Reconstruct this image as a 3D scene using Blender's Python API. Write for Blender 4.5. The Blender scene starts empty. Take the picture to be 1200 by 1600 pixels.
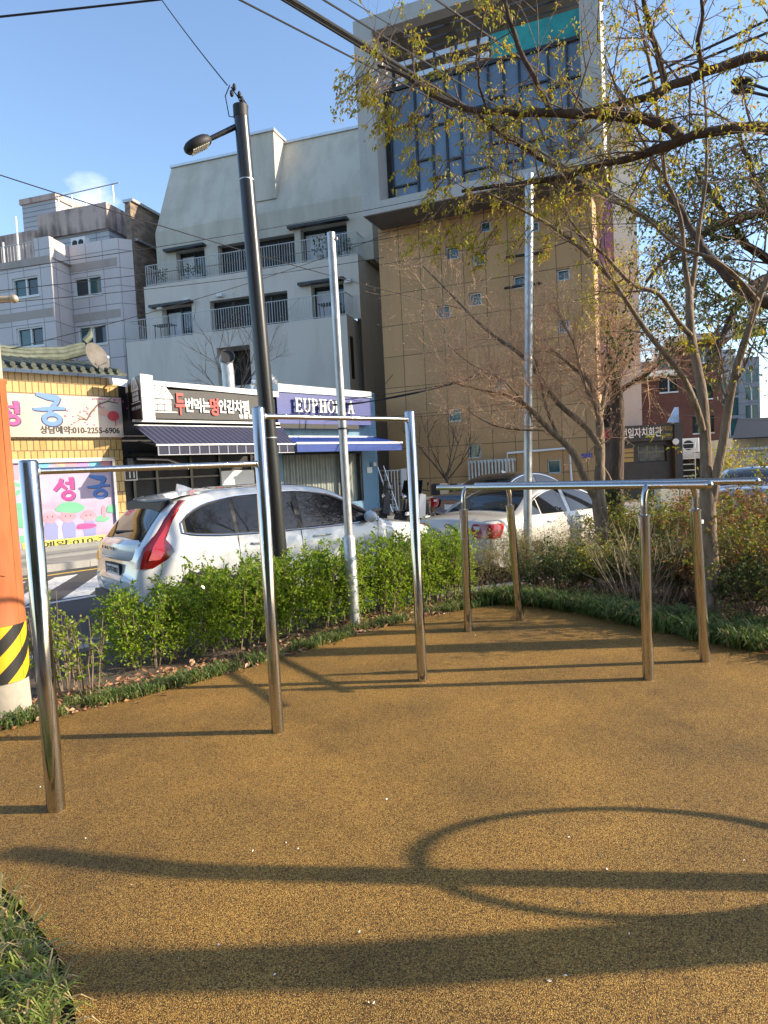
import bpy, math, random
from mathutils import Vector, Matrix
from mathutils import noise as mnoise
C = bpy.context.scene.collection
SC = bpy.context.scene
rad = math.radians

# ------------------------------------------------------------------ camera
PITCH, ROLL, FPX, CAMH = rad(3.4), rad(2.9), 1080.0, 1.6      # read from the leaning posts of the photograph
_cp, _sp, _cr, _sr = math.cos(PITCH), math.sin(PITCH), math.cos(ROLL), math.sin(ROLL)
_pit = Matrix(((1, 0, 0), (0, _sp, _cp), (0, _cp, -_sp)))
_rol = Matrix(((_cr, -_sr, 0), (_sr, _cr, 0), (0, 0, 1)))
RCAM = _rol @ _pit                                             # world -> (right, up, forward)
cam = bpy.data.objects.new('camera', bpy.data.cameras.new('camera'))
C.objects.link(cam)
_r, _u, _f = RCAM[0], RCAM[1], RCAM[2]
cam.matrix_world = Matrix(((_r[0], _u[0], -_f[0], 0), (_r[1], _u[1], -_f[1], 0), (_r[2], _u[2], -_f[2], CAMH), (0, 0, 0, 1)))
cam.data.sensor_fit = 'VERTICAL'
cam.data.sensor_height = 36
cam.data.lens = 36 * FPX / 1600
cam.data.clip_start = 0.05
cam.data.clip_end = 2000
SC.camera = cam

# ------------------------------------------------------------------ sky, sun, exposure
SUN_EL, SUN_SLOPE = rad(25.5), -0.065
sun_dir = Vector((math.cos(SUN_EL), SUN_SLOPE * math.cos(SUN_EL), math.sin(SUN_EL))).normalized()
world = bpy.data.worlds.new('World')
SC.world = world
world.use_nodes = True
nt = world.node_tree
nt.nodes.clear()
wo = nt.nodes.new('ShaderNodeOutputWorld')
bg = nt.nodes.new('ShaderNodeBackground')
sky = nt.nodes.new('ShaderNodeTexSky')
sky.sky_type = 'NISHITA'
sky.sun_disc = False
sky.sun_elevation = SUN_EL
sky.sun_rotation = math.atan2(sun_dir.x, sun_dir.y)
sky.air_density = 1.0
sky.dust_density = 0.6
sky.ozone_density = 3.2
# a few thin clouds low in the sky, built in sky directions
tc = nt.nodes.new('ShaderNodeTexCoord')
mp = nt.nodes.new('ShaderNodeMapping')
mp.inputs['Scale'].default_value = (1.0, 1.0, 2.2)
ns = nt.nodes.new('ShaderNodeTexNoise')
ns.inputs['Scale'].default_value = 9.0
ns.inputs['Detail'].default_value = 7.0
ns.inputs['Roughness'].default_value = 0.55
vd = nt.nodes.new('ShaderNodeVectorMath'); vd.operation = 'DISTANCE'
vd.inputs[1].default_value = Vector((-0.335, 0.87, 0.325)).normalized()
rg = nt.nodes.new('ShaderNodeMapRange')
rg.inputs[1].default_value = 0.0; rg.inputs[2].default_value = 0.085
rg.inputs[3].default_value = 1.0; rg.inputs[4].default_value = 0.0
mul = nt.nodes.new('ShaderNodeMath'); mul.operation = 'MULTIPLY'
cr = nt.nodes.new('ShaderNodeMapRange')
cr.inputs[1].default_value = 0.22; cr.inputs[2].default_value = 0.62
mx = nt.nodes.new('ShaderNodeMixRGB')
mx.inputs[2].default_value = (8.0, 8.2, 8.6, 1)
L = nt.links.new
L(tc.outputs['Generated'], mp.inputs['Vector']); L(mp.outputs['Vector'], ns.inputs['Vector'])
L(tc.outputs['Generated'], vd.inputs[0]); L(vd.outputs['Value'], rg.inputs[0])
L(ns.outputs['Fac'], mul.inputs[0]); L(rg.outputs[0], mul.inputs[1])
L(mul.outputs[0], cr.inputs[0]); L(cr.outputs[0], mx.inputs[0])
L(sky.outputs[0], mx.inputs[1]); L(mx.outputs[0], bg.inputs['Color'])
bg.inputs['Strength'].default_value = 0.11
L(bg.outputs[0], wo.inputs['Surface'])

sl = bpy.data.lights.new('sun', 'SUN')
sl.energy = 3.0
sl.angle = rad(0.65)
sl.color = (1.0, 0.88, 0.70)
so = bpy.data.objects.new('sun', sl)
so.rotation_mode = 'QUATERNION'
so.rotation_quaternion = sun_dir.to_track_quat('Z', 'Y')
so.location = (30, -2, 20)
C.objects.link(so)
SC.view_settings.view_transform = 'Standard'
SC.view_settings.look = 'None'
SC.view_settings.exposure = 1.61
SC.view_settings.gamma = 1.0
SC.view_settings.use_curve_mapping = False
SC.view_settings.use_white_balance = True            # the phone's warm white balance
SC.view_settings.white_balance_temperature = 6900
SC.view_settings.white_balance_tint = 10
SC.cycles.max_bounces = 6
SC.cycles.transparent_max_bounces = 8


# ------------------------------------------------------------------ measuring helpers
def ray(x, y):
    return RCAM.transposed() @ Vector(((x - 600) / FPX, (800 - y) / FPX, 1))


def P(x, y, Y):                       # the point seen at (x, y) in the photo that stands Y metres ahead
    d = ray(x, y)
    return Vector((0, 0, CAMH)) + d * (Y / d.y)


def G(x, y, z=0.0):                   # the ground point (height z) seen at (x, y)
    d = ray(x, y)
    return Vector((0, 0, CAMH)) + d * ((z - CAMH) / d.z)


class Facade:                         # a vertical plane: s runs along it, d goes into the building, z up
    def __init__(self, ox, oy, deg):
        self.o = Vector((ox, oy, 0)); self.a = rad(deg)
        self.u = Vector((math.cos(self.a), math.sin(self.a), 0))
        self.n = Vector((-math.sin(self.a), math.cos(self.a), 0))

    def px(self, x, y, d=0.0):
        r = ray(x, y)
        o = Vector((0, 0, CAMH))
        t = ((self.o + self.n * d - o).dot(self.n)) / r.dot(self.n)
        p = o + r * t
        return (p - self.o).dot(self.u), p.z

    def s(self, x, y, d=0.0):
        return self.px(x, y, d)[0]

    def z(self, x, y, d=0.0):
        return self.px(x, y, d)[1]

    def rect(self, x0, y0, x1, y1, d=0.0):          # opening whose middle lines pass the given pixels
        ym, xm = (y0 + y1) / 2, (x0 + x1) / 2
        return self.s(x0, ym, d), self.s(x1, ym, d), self.z(xm, y1, d), self.z(xm, y0, d)

    def w(self, s, d, z):
        p = self.o + self.u * s + self.n * d
        return Vector((p.x, p.y, z))


# ------------------------------------------------------------------ mesh helpers
class MB:
    def __init__(self):
        self.v = []; self.f = []; self.m = []; self.mi = 0; self.T = None

    def add(self, vs, fs):
        b = len(self.v)
        if self.T is not None:
            vs = [self.T @ Vector(p) for p in vs]
        self.v.extend([tuple(p) for p in vs])
        for f in fs:
            self.f.append(tuple(i + b for i in f)); self.m.append(self.mi)

    def box(self, x0, x1, y0, y1, z0, z1):
        self.add([(x0, y0, z0), (x1, y0, z0), (x1, y1, z0), (x0, y1, z0), (x0, y0, z1), (x1, y0, z1), (x1, y1, z1), (x0, y1, z1)],
                 [(0, 3, 2, 1), (4, 5, 6, 7), (0, 1, 5, 4), (1, 2, 6, 5), (2, 3, 7, 6), (3, 0, 4, 7)])
        return self

    def hexa(self, lo, hi):           # two quads of four points
        self.add(list(lo) + list(hi), [(0, 3, 2, 1), (4, 5, 6, 7), (0, 1, 5, 4), (1, 2, 6, 5), (2, 3, 7, 6), (3, 0, 4, 7)])
        return self

    def bbox(self, x0, x1, y0, y1, z0, z1, r=0.02):   # box with chamfered upright edges and top
        pts = [(x0 + r, y0), (x1 - r, y0), (x1, y0 + r), (x1, y1 - r), (x1 - r, y1), (x0 + r, y1), (x0, y1 - r), (x0, y0 + r)]
        cx, cy = (x0 + x1) / 2, (y0 + y1) / 2
        def ins(p): return (p[0] + (r if p[0] < cx else -r) * .7, p[1] + (r if p[1] < cy else -r) * .7)
        lo = [(p[0], p[1], z0) for p in pts]; mi_ = [(p[0], p[1], z1 - r) for p in pts]; hi = [(*ins(p), z1) for p in pts]
        n = 8
        self.add(lo + mi_ + hi, [tuple(range(n - 1, -1, -1)), tuple(range(2 * n, 3 * n))] +
                 [(i, (i + 1) % n, n + (i + 1) % n, n + i) for i in range(n)] +
                 [(n + i, n + (i + 1) % n, 2 * n + (i + 1) % n, 2 * n + i) for i in range(n)])
        return self

    def tube(self, pts, r, n=8, cap=True):
        pts = [Vector(p) for p in pts]
        k = len(pts)
        rs = [r] * k if isinstance(r, (int, float)) else list(r)
        t = [(pts[min(i + 1, k - 1)] - pts[max(i - 1, 0)]).normalized() for i in range(k)]
        a = Vector((0, 0, 1)) if abs(t[0].z) < .9 else Vector((1, 0, 0))
        x = t[0].cross(a).normalized()
        vs = []
        for i in range(k):
            x = (x - t[i] * x.dot(t[i]))
            x = x.normalized() if x.length > 1e-6 else t[i].orthogonal().normalized()
            y = t[i].cross(x)
            for j in range(n):
                q = 2 * math.pi * j / n
                vs.append(pts[i] + (x * math.cos(q) + y * math.sin(q)) * rs[i])
        fs = [(i * n + j, i * n + (j + 1) % n, (i + 1) * n + (j + 1) % n, (i + 1) * n + j) for i in range(k - 1) for j in range(n)]
        if cap:
            fs += [tuple(range(n - 1, -1, -1)), tuple(range((k - 1) * n, k * n))]
        self.add(vs, fs)
        return self

    def prism(self, poly, y0, y1):    # polygon in (x, z), thickness along y; y0 is the face towards the viewer
        n = len(poly)
        ar = sum(poly[i][0] * poly[(i + 1) % n][1] - poly[(i + 1) % n][0] * poly[i][1] for i in range(n))
        if ar < 0:
            poly = poly[::-1]
        self.add([(p[0], y0, p[1]) for p in poly] + [(p[0], y1, p[1]) for p in poly],
                 [tuple(range(n)), tuple(range(2 * n - 1, n - 1, -1))] +
                 [(i, n + i, n + (i + 1) % n, (i + 1) % n) for i in range(n)])
        return self

    def slab(self, poly, z0, z1):     # polygon in (x, y), thickness along z
        n = len(poly)
        ar = sum(poly[i][0] * poly[(i + 1) % n][1] - poly[(i + 1) % n][0] * poly[i][1] for i in range(n))
        if ar < 0:
            poly = poly[::-1]
        self.add([(p[0], p[1], z0) for p in poly] + [(p[0], p[1], z1) for p in poly],
                 [tuple(range(n - 1, -1, -1)), tuple(range(n, 2 * n))] +
                 [(i, (i + 1) % n, n + (i + 1) % n, n + i) for i in range(n)])
        return self

    def lathe(self, prof, n=24, c=(0, 0, 0), axis='z'):
        vs = []
        for r, h in prof:
            for j in range(n):
                q = 2 * math.pi * j / n
                if axis == 'z': vs.append((c[0] + r * math.cos(q), c[1] + r * math.sin(q), c[2] + h))
                elif axis == 'y': vs.append((c[0] + r * math.cos(q), c[1] + h, c[2] - r * math.sin(q)))
                else: vs.append((c[0] + h, c[1] + r * math.cos(q), c[2] + r * math.sin(q)))
        k = len(prof)
        fs = [(i * n + j, i * n + (j + 1) % n, (i + 1) * n + (j + 1) % n, (i + 1) * n + j) for i in range(k - 1) for j in range(n)]
        fs += [tuple(range(n - 1, -1, -1)), tuple(range((k - 1) * n, k * n))]
        self.add(vs, fs)
        return self

    def ball(self, c, rx, ry=None, rz=None, n=12, m=8):
        ry = ry or rx; rz = rz or rx
        vs = [(c[0], c[1], c[2] - rz)]
        for i in range(1, m):
            a = -math.pi / 2 + math.pi * i / m
            for j in range(n):
                q = 2 * math.pi * j / n
                vs.append((c[0] + rx * math.cos(a) * math.cos(q), c[1] + ry * math.cos(a) * math.sin(q), c[2] + rz * math.sin(a)))
        vs.append((c[0], c[1], c[2] + rz))
        t = len(vs) - 1
        fs = [(0, 1 + (j + 1) % n, 1 + j) for j in range(n)]
        for i in range(m - 2):
            fs += [(1 + i * n + j, 1 + i * n + (j + 1) % n, 1 + (i + 1) * n + (j + 1) % n, 1 + (i + 1) * n + j) for j in range(n)]
        fs += [(1 + (m - 2) * n + j, 1 + (m - 2) * n + (j + 1) % n, t) for j in range(n)]
        self.add(vs, fs)
        return self

    def wall(self, s0, s1, z0, z1, holes, y=0.0, depth=0.25):   # a wall face in the plane y with openings and their reveals
        xs = sorted({s0, s1, *[h[0] for h in holes], *[h[1] for h in holes]})
        zs = sorted({z0, z1, *[h[2] for h in holes], *[h[3] for h in holes]})
        xs = [x for x in xs if s0 <= x <= s1]; zs = [z for z in zs if z0 <= z <= z1]
        for i in range(len(xs) - 1):
            for j in range(len(zs) - 1):
                cx, cz = (xs[i] + xs[i + 1]) / 2, (zs[j] + zs[j + 1]) / 2
                if any(h[0] < cx < h[1] and h[2] < cz < h[3] for h in holes):
                    continue
                self.add([(xs[i], y, zs[j]), (xs[i + 1], y, zs[j]), (xs[i + 1], y, zs[j + 1]), (xs[i], y, zs[j + 1])], [(0, 1, 2, 3)])
        for a, b, c_, d_ in holes:
            q = [(a, c_), (b, c_), (b, d_), (a, d_)]
            for k in range(4):
                p0, p1 = q[k], q[(k + 1) % 4]
                self.add([(p0[0], y, p0[1]), (p0[0], y + depth, p0[1]), (p1[0], y + depth, p1[1]), (p1[0], y, p1[1])], [(0, 1, 2, 3)])
        return self

    def text(self, body, x, z, h, y=0.0, thick=0.01, bold=0.0, squash=1.0, align='CENTER', width=None):
        cu = bpy.data.curves.new('lettering', 'FONT')
        cu.body = body; cu.size = 1.0; cu.align_x = align; cu.offset = bold; cu.resolution_u = 3
        o = bpy.data.objects.new('lettering', cu); C.objects.link(o)
        dg = bpy.context.evaluated_depsgraph_get()
        me = bpy.data.meshes.new_from_object(o.evaluated_get(dg))
        vs = [v.co.copy() for v in me.vertices]
        fs = [tuple(p.vertices) for p in me.polygons]
        bpy.data.objects.remove(o); bpy.data.curves.remove(cu)
        if not vs: return self
        ys = [v.y for v in vs]; lo, hi = min(ys), max(ys)
        xs_ = [v.x for v in vs]; xl, xh = min(xs_), max(xs_)
        k = h / (hi - lo)
        kx = k * squash if width is None else width / (xh - xl)
        xm = {'CENTER': (xl + xh) / 2, 'LEFT': xl, 'RIGHT': xh}[align]
        f2 = []
        nb = len(vs)
        out = [(x + (v.x - xm) * kx, y, z + (v.y - lo) * k) for v in vs]
        edge = {}
        for f in fs:
            f2.append(f)
            for i in range(len(f)):
                a, b = f[i], f[(i + 1) % len(f)]
                edge[(a, b)] = edge.get((a, b), 0) + 1
        if thick > 0:
            out += [(p[0], p[1] + thick, p[2]) for p in out]
            for (a, b) in edge:
                if (b, a) not in edge:
                    f2.append((a, a + nb, b + nb, b))
        bpy.data.meshes.remove(me)
        self.add(out, f2)
        return self

    def build(self, name, mats, parent=None, smooth=False, loc=None, rotz=0.0, ang=40):
        me = bpy.data.meshes.new(name)
        me.from_pydata(self.v, [], self.f)
        if not isinstance(mats, (list, tuple)): mats = [mats]
        for m in mats: me.materials.append(m)
        if len(mats) > 1: me.polygons.foreach_set('material_index', self.m)
        if smooth:
            me.polygons.foreach_set('use_smooth', [True] * len(me.polygons))
            me.set_sharp_from_angle(angle=rad(ang))
        me.update()
        o = bpy.data.objects.new(name, me)
        C.objects.link(o)
        if parent is not None: o.parent = parent
        if loc is not None: o.location = loc
        if rotz: o.rotation_euler = (0, 0, rotz)
        return o


def tag(o, label, cat, group=None, kind=None):
    if label: o['label'] = label
    if cat: o['category'] = cat
    if group: o['group'] = group
    if kind: o['kind'] = kind
    return o


def thing(name, label, cat, loc=(0, 0, 0), rotz=0.0, group=None):
    o = bpy.data.objects.new(name, None)
    o.empty_display_size = 0.2
    C.objects.link(o)
    o.location = loc; o.rotation_euler = (0, 0, rotz)
    return tag(o, label, cat, group)


def fthing(name, label, cat, F, group=None):
    return thing(name, label, cat, (F.o.x, F.o.y, 0), F.a, group)


def copy_tree(o, parent=None):
    c = o.copy(); C.objects.link(c)
    if parent is not None: c.parent = parent
    for ch in list(o.children): copy_tree(ch, c)
    return c


def setting(name, mb, mats, **k):
    o = mb.build(name, mats, **k); o['kind'] = 'structure'
    return o


# ------------------------------------------------------------------ materials
def newmat(name):
    m = bpy.data.materials.new(name); m.use_nodes = True
    n = m.node_tree
    return m, n, n.nodes['Principled BSDF'], n.nodes['Material Output']


def mat(name, col, rough=0.6, metal=0.0, var=0.0, scale=4.0, stretch=(1, 1, 1), bump=0.0, bscale=60.0, spec=0.5, coat=0.0, detail=6.0, rvar=0.0):
    m, n, b, _ = newmat(name)
    b.inputs['Base Color'].default_value = (*col, 1)
    b.inputs['Roughness'].default_value = rough
    b.inputs['Metallic'].default_value = metal
    b.inputs['Specular IOR Level'].default_value = spec
    if coat: b.inputs['Coat Weight'].default_value = coat; b.inputs['Coat Roughness'].default_value = 0.04
    if var or bump or rvar:
        t = n.nodes.new('ShaderNodeTexCoord')
        mpn = n.nodes.new('ShaderNodeMapping'); mpn.inputs['Scale'].default_value = stretch
        n.links.new(t.outputs['Object'], mpn.inputs['Vector'])
        nz = n.nodes.new('ShaderNodeTexNoise'); nz.inputs['Scale'].default_value = scale; nz.inputs['Detail'].default_value = detail
        nz.inputs['Roughness'].default_value = 0.6
        n.links.new(mpn.outputs[0], nz.inputs['Vector'])
        if var:
            r = n.nodes.new('ShaderNodeValToRGB')
            r.color_ramp.elements[0].position = 0.3; r.color_ramp.elements[1].position = 0.7
            r.color_ramp.elements[0].color = (*[c * (1 - var) for c in col], 1)
            r.color_ramp.elements[1].color = (*[min(1, c * (1 + var)) for c in col], 1)
            n.links.new(nz.outputs['Fac'], r.inputs[0]); n.links.new(r.outputs[0], b.inputs['Base Color'])
        if rvar:
            rr = n.nodes.new('ShaderNodeMapRange')
            rr.inputs[1].default_value = 0.3; rr.inputs[2].default_value = 0.7
            rr.inputs[3].default_value = max(0.02, rough - rvar); rr.inputs[4].default_value = rough + rvar
            n.links.new(nz.outputs['Fac'], rr.inputs[0]); n.links.new(rr.outputs[0], b.inputs['Roughness'])
        if bump:
            n2 = n.nodes.new('ShaderNodeTexNoise'); n2.inputs['Scale'].default_value = bscale; n2.inputs['Detail'].default_value = 4
            n.links.new(mpn.outputs[0], n2.inputs['Vector'])
            bp = n.nodes.new('ShaderNodeBump'); bp.inputs['Strength'].default_value = bump; bp.inputs['Distance'].default_value = 0.02
            n.links.new(n2.outputs['Fac'], bp.inputs['Height']); n.links.new(bp.outputs[0], b.inputs['Normal'])
    return m


def gridmat(name, c1, c2, mortar, w, h, ms=0.02, offset=0.0, rough=0.6, dirt=0.15, dscale=0.6, bump=0.4, spec=0.4, streak=1.0):
    """cladding panels, tiles or bricks laid on walls: s = x + y along the wall, z up"""
    m, n, b, _ = newmat(name)
    t = n.nodes.new('ShaderNodeTexCoord')
    sx = n.nodes.new('ShaderNodeSeparateXYZ'); n.links.new(t.outputs['Object'], sx.inputs[0])
    ad = n.nodes.new('ShaderNodeMath'); ad.operation = 'ADD'
    n.links.new(sx.outputs[0], ad.inputs[0]); n.links.new(sx.outputs[1], ad.inputs[1])
    cb = n.nodes.new('ShaderNodeCombineXYZ')
    n.links.new(ad.outputs[0], cb.inputs[0]); n.links.new(sx.outputs[2], cb.inputs[1])
    br = n.nodes.new('ShaderNodeTexBrick')
    br.offset = offset; br.inputs['Scale'].default_value = 1.0
    br.inputs['Color1'].default_value = (*c1, 1); br.inputs['Color2'].default_value = (*c2, 1); br.inputs['Mortar'].default_value = (*mortar, 1)
    br.inputs['Brick Width'].default_value = w; br.inputs['Row Height'].default_value = h
    br.inputs['Mortar Size'].default_value = ms; br.inputs['Mortar Smooth'].default_value = 0.1
    n.links.new(cb.outputs[0], br.inputs['Vector'])
    mpn = n.nodes.new('ShaderNodeMapping'); mpn.inputs['Scale'].default_value = (1, 1, 1 / streak)
    n.links.new(t.outputs['Object'], mpn.inputs['Vector'])
    nz = n.nodes.new('ShaderNodeTexNoise'); nz.inputs['Scale'].default_value = dscale; nz.inputs['Detail'].default_value = 8
    nz.inputs['Roughness'].default_value = 0.65
    n.links.new(mpn.outputs[0], nz.inputs['Vector'])
    rg_ = n.nodes.new('ShaderNodeMapRange'); rg_.inputs[1].default_value = 0.3; rg_.inputs[2].default_value = 0.7
    rg_.inputs[3].default_value = 1 - dirt; rg_.inputs[4].default_value = 1 + dirt
    n.links.new(nz.outputs['Fac'], rg_.inputs[0])
    mm = n.nodes.new('ShaderNodeMixRGB'); mm.blend_type = 'MULTIPLY'; mm.inputs[0].default_value = 1
    n.links.new(br.outputs['Color'], mm.inputs[1]); n.links.new(rg_.outputs[0], mm.inputs[2])
    n.links.new(mm.outputs[0], b.inputs['Base Color'])
    b.inputs['Roughness'].default_value = rough; b.inputs['Specular IOR Level'].default_value = spec
    if bump:
        bp = n.nodes.new('ShaderNodeBump'); bp.inputs['Strength'].default_value = bump; bp.inputs['Distance'].default_value = 0.015
        bp.invert = True
        n.links.new(br.outputs['Fac'], bp.inputs['Height']); n.links.new(bp.outputs[0], b.inputs['Normal'])
    return m


def stained(name, base, stain, amount=0.6, scale=1.2, streak=7.0, rough=0.85, lo=0.48, hi=0.68, spots=0.06):
    """plaster or concrete with run-down stains"""
    m, n, b, _ = newmat(name)
    t = n.nodes.new('ShaderNodeTexCoord')
    mp1 = n.nodes.new('ShaderNodeMapping'); mp1.inputs['Scale'].default_value = (1, 1, 1 / streak)
    n.links.new(t.outputs['Object'], mp1.inputs['Vector'])
    n1 = n.nodes.new('ShaderNodeTexNoise'); n1.inputs['Scale'].default_value = scale * 2; n1.inputs['Detail'].default_value = 8; n1.inputs['Roughness'].default_value = 0.62
    n.links.new(mp1.outputs[0], n1.inputs['Vector'])
    n2 = n.nodes.new('ShaderNodeTexNoise'); n2.inputs['Scale'].default_value = scale * .45; n2.inputs['Detail'].default_value = 9; n2.inputs['Roughness'].default_value = 0.6
    n.links.new(t.outputs['Object'], n2.inputs['Vector'])
    av = n.nodes.new('ShaderNodeMath'); av.operation = 'ADD'
    n.links.new(n1.outputs['Fac'], av.inputs[0]); n.links.new(n2.outputs['Fac'], av.inputs[1])
    hv = n.nodes.new('ShaderNodeMath'); hv.operation = 'MULTIPLY'; hv.inputs[1].default_value = 0.5
    n.links.new(av.outputs[0], hv.inputs[0])
    mr = n.nodes.new('ShaderNodeMapRange'); mr.inputs[1].default_value = lo; mr.inputs[2].default_value = hi; mr.inputs[4].default_value = amount
    n.links.new(hv.outputs[0], mr.inputs[0])
    mm = n.nodes.new('ShaderNodeMixRGB'); mm.inputs[1].default_value = (*base, 1); mm.inputs[2].default_value = (*stain, 1)
    n.links.new(mr.outputs[0], mm.inputs[0])
    n3 = n.nodes.new('ShaderNodeTexNoise'); n3.inputs['Scale'].default_value = 25; n3.inputs['Detail'].default_value = 5
    n.links.new(t.outputs['Object'], n3.inputs['Vector'])
    m3 = n.nodes.new('ShaderNodeMapRange'); m3.inputs[1].default_value = .3; m3.inputs[2].default_value = .7; m3.inputs[3].default_value = 1 - spots; m3.inputs[4].default_value = 1 + spots
    n.links.new(n3.outputs['Fac'], m3.inputs[0])
    mu = n.nodes.new('ShaderNodeMixRGB'); mu.blend_type = 'MULTIPLY'; mu.inputs[0].default_value = 1
    n.links.new(mm.outputs[0], mu.inputs[1]); n.links.new(m3.outputs[0], mu.inputs[2])
    n.links.new(mu.outputs[0], b.inputs['Base Color'])
    b.inputs['Roughness'].default_value = rough; b.inputs['Specular IOR Level'].default_value = 0.3
    return m


def leafmat(name, cols, trans=0.4, rough=0.5):
    """leaves: one shade per leaf, with light passing through"""
    m, n, b, out = newmat(name)
    ge = n.nodes.new('ShaderNodeNewGeometry')
    r = n.nodes.new('ShaderNodeValToRGB'); r.color_ramp.interpolation = 'LINEAR'
    e = r.color_ramp.elements
    while len(e) < len(cols): e.new(0.5)
    for i, c in enumerate(cols):
        e[i].position = i / max(1, len(cols) - 1); e[i].color = (*c, 1)
    n.links.new(ge.outputs['Random Per Island'], r.inputs[0])
    n.links.new(r.outputs[0], b.inputs['Base Color'])
    b.inputs['Roughness'].default_value = rough; b.inputs['Specular IOR Level'].default_value = 0.35
    tr = n.nodes.new('ShaderNodeBsdfTranslucent'); n.links.new(r.outputs[0], tr.inputs['Color'])
    ms = n.nodes.new('ShaderNodeMixShader'); ms.inputs[0].default_value = trans
    n.links.new(b.outputs[0], ms.inputs[1]); n.links.new(tr.outputs[0], ms.inputs[2]); n.links.new(ms.outputs[0], out.inputs['Surface'])
    return m


def barkmat(name, c1, c2, scale=14):
    return mat(name, tuple((a + b_) / 2 for a, b_ in zip(c1, c2)), 0.9, var=0.45, scale=scale, stretch=(1, 1, .25), bump=0.9, bscale=scale * 2.5, spec=0.2)


def glassmat(name, col=(0.02, 0.03, 0.035), rough=0.03, spec=0.8):
    return mat(name, col, rough, spec=spec)


MT = {}
MT['steel'] = mat('brushed stainless steel', (0.50, 0.485, 0.465), 0.10, metal=1.0, rvar=0.05, scale=40, stretch=(1, 1, .02), bump=0.10, bscale=45)
MT['darkpole'] = mat('dark painted steel', (0.045, 0.045, 0.045), 0.33, metal=0.6, var=.3, scale=6, stretch=(1, 1, .1))
MT['galv'] = mat('galvanised steel', (0.46, 0.47, 0.47), 0.42, metal=0.7, var=.25, scale=12, stretch=(1, 1, .4), bump=.15, bscale=30)
MT['black'] = mat('matt black', (0.012, 0.012, 0.013), 0.6)
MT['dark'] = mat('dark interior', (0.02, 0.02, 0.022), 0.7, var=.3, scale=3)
MT['rubber'] = mat('black rubber', (0.018, 0.018, 0.018), 0.7)
MT['white'] = mat('white paint', (0.72, 0.72, 0.70), 0.5, var=.06, scale=3)
MT['glass'] = glassmat('window glass')
MT['glassteal'] = mat('teal window glass', (0.02, 0.09, 0.09), 0.05, spec=.8, var=.3, scale=.8)
MT['alu'] = mat('aluminium', (0.62, 0.62, 0.62), 0.35, metal=0.8, var=.1)
MT['concrete'] = stained('grey concrete', (0.36, 0.35, 0.33), (0.18, 0.17, 0.15), .5, 1.5, 3)
MT['paper'] = mat('pale paper', (0.7, 0.69, 0.66), 0.7)
# ------------------------------------------------------------------ ground, road, park
ROADZ = -0.20


def asphalt():
    m, n, b, _ = newmat('worn asphalt')
    t = n.nodes.new('ShaderNodeTexCoord')
    a = n.nodes.new('ShaderNodeTexNoise'); a.inputs['Scale'].default_value = 90; a.inputs['Detail'].default_value = 6
    c = n.nodes.new('ShaderNodeTexNoise'); c.inputs['Scale'].default_value = .7; c.inputs['Detail'].default_value = 7
    for k in (a, c): n.links.new(t.outputs['Object'], k.inputs['Vector'])
    r1 = n.nodes.new('ShaderNodeValToRGB'); r1.color_ramp.elements[0].color = (.035, .035, .036, 1); r1.color_ramp.elements[1].color = (.11, .105, .10, 1)
    r1.color_ramp.elements[0].position = .35; r1.color_ramp.elements[1].position = .7
    n.links.new(a.outputs['Fac'], r1.inputs[0])
    r2 = n.nodes.new('ShaderNodeMapRange'); r2.inputs[1].default_value = .3; r2.inputs[2].default_value = .7; r2.inputs[3].default_value = .75; r2.inputs[4].default_value = 1.3
    n.links.new(c.outputs['Fac'], r2.inputs[0])
    mm = n.nodes.new('ShaderNodeMixRGB'); mm.blend_type = 'MULTIPLY'; mm.inputs[0].default_value = 1
    n.links.new(r1.outputs[0], mm.inputs[1]); n.links.new(r2.outputs[0], mm.inputs[2]); n.links.new(mm.outputs[0], b.inputs['Base Color'])
    b.inputs['Roughness'].default_value = .85
    bp = n.nodes.new('ShaderNodeBump'); bp.inputs['Strength'].default_value = .5; bp.inputs['Distance'].default_value = .01
    n.links.new(a.outputs['Fac'], bp.inputs['Height']); n.links.new(bp.outputs[0], b.inputs['Normal'])
    return m


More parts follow.
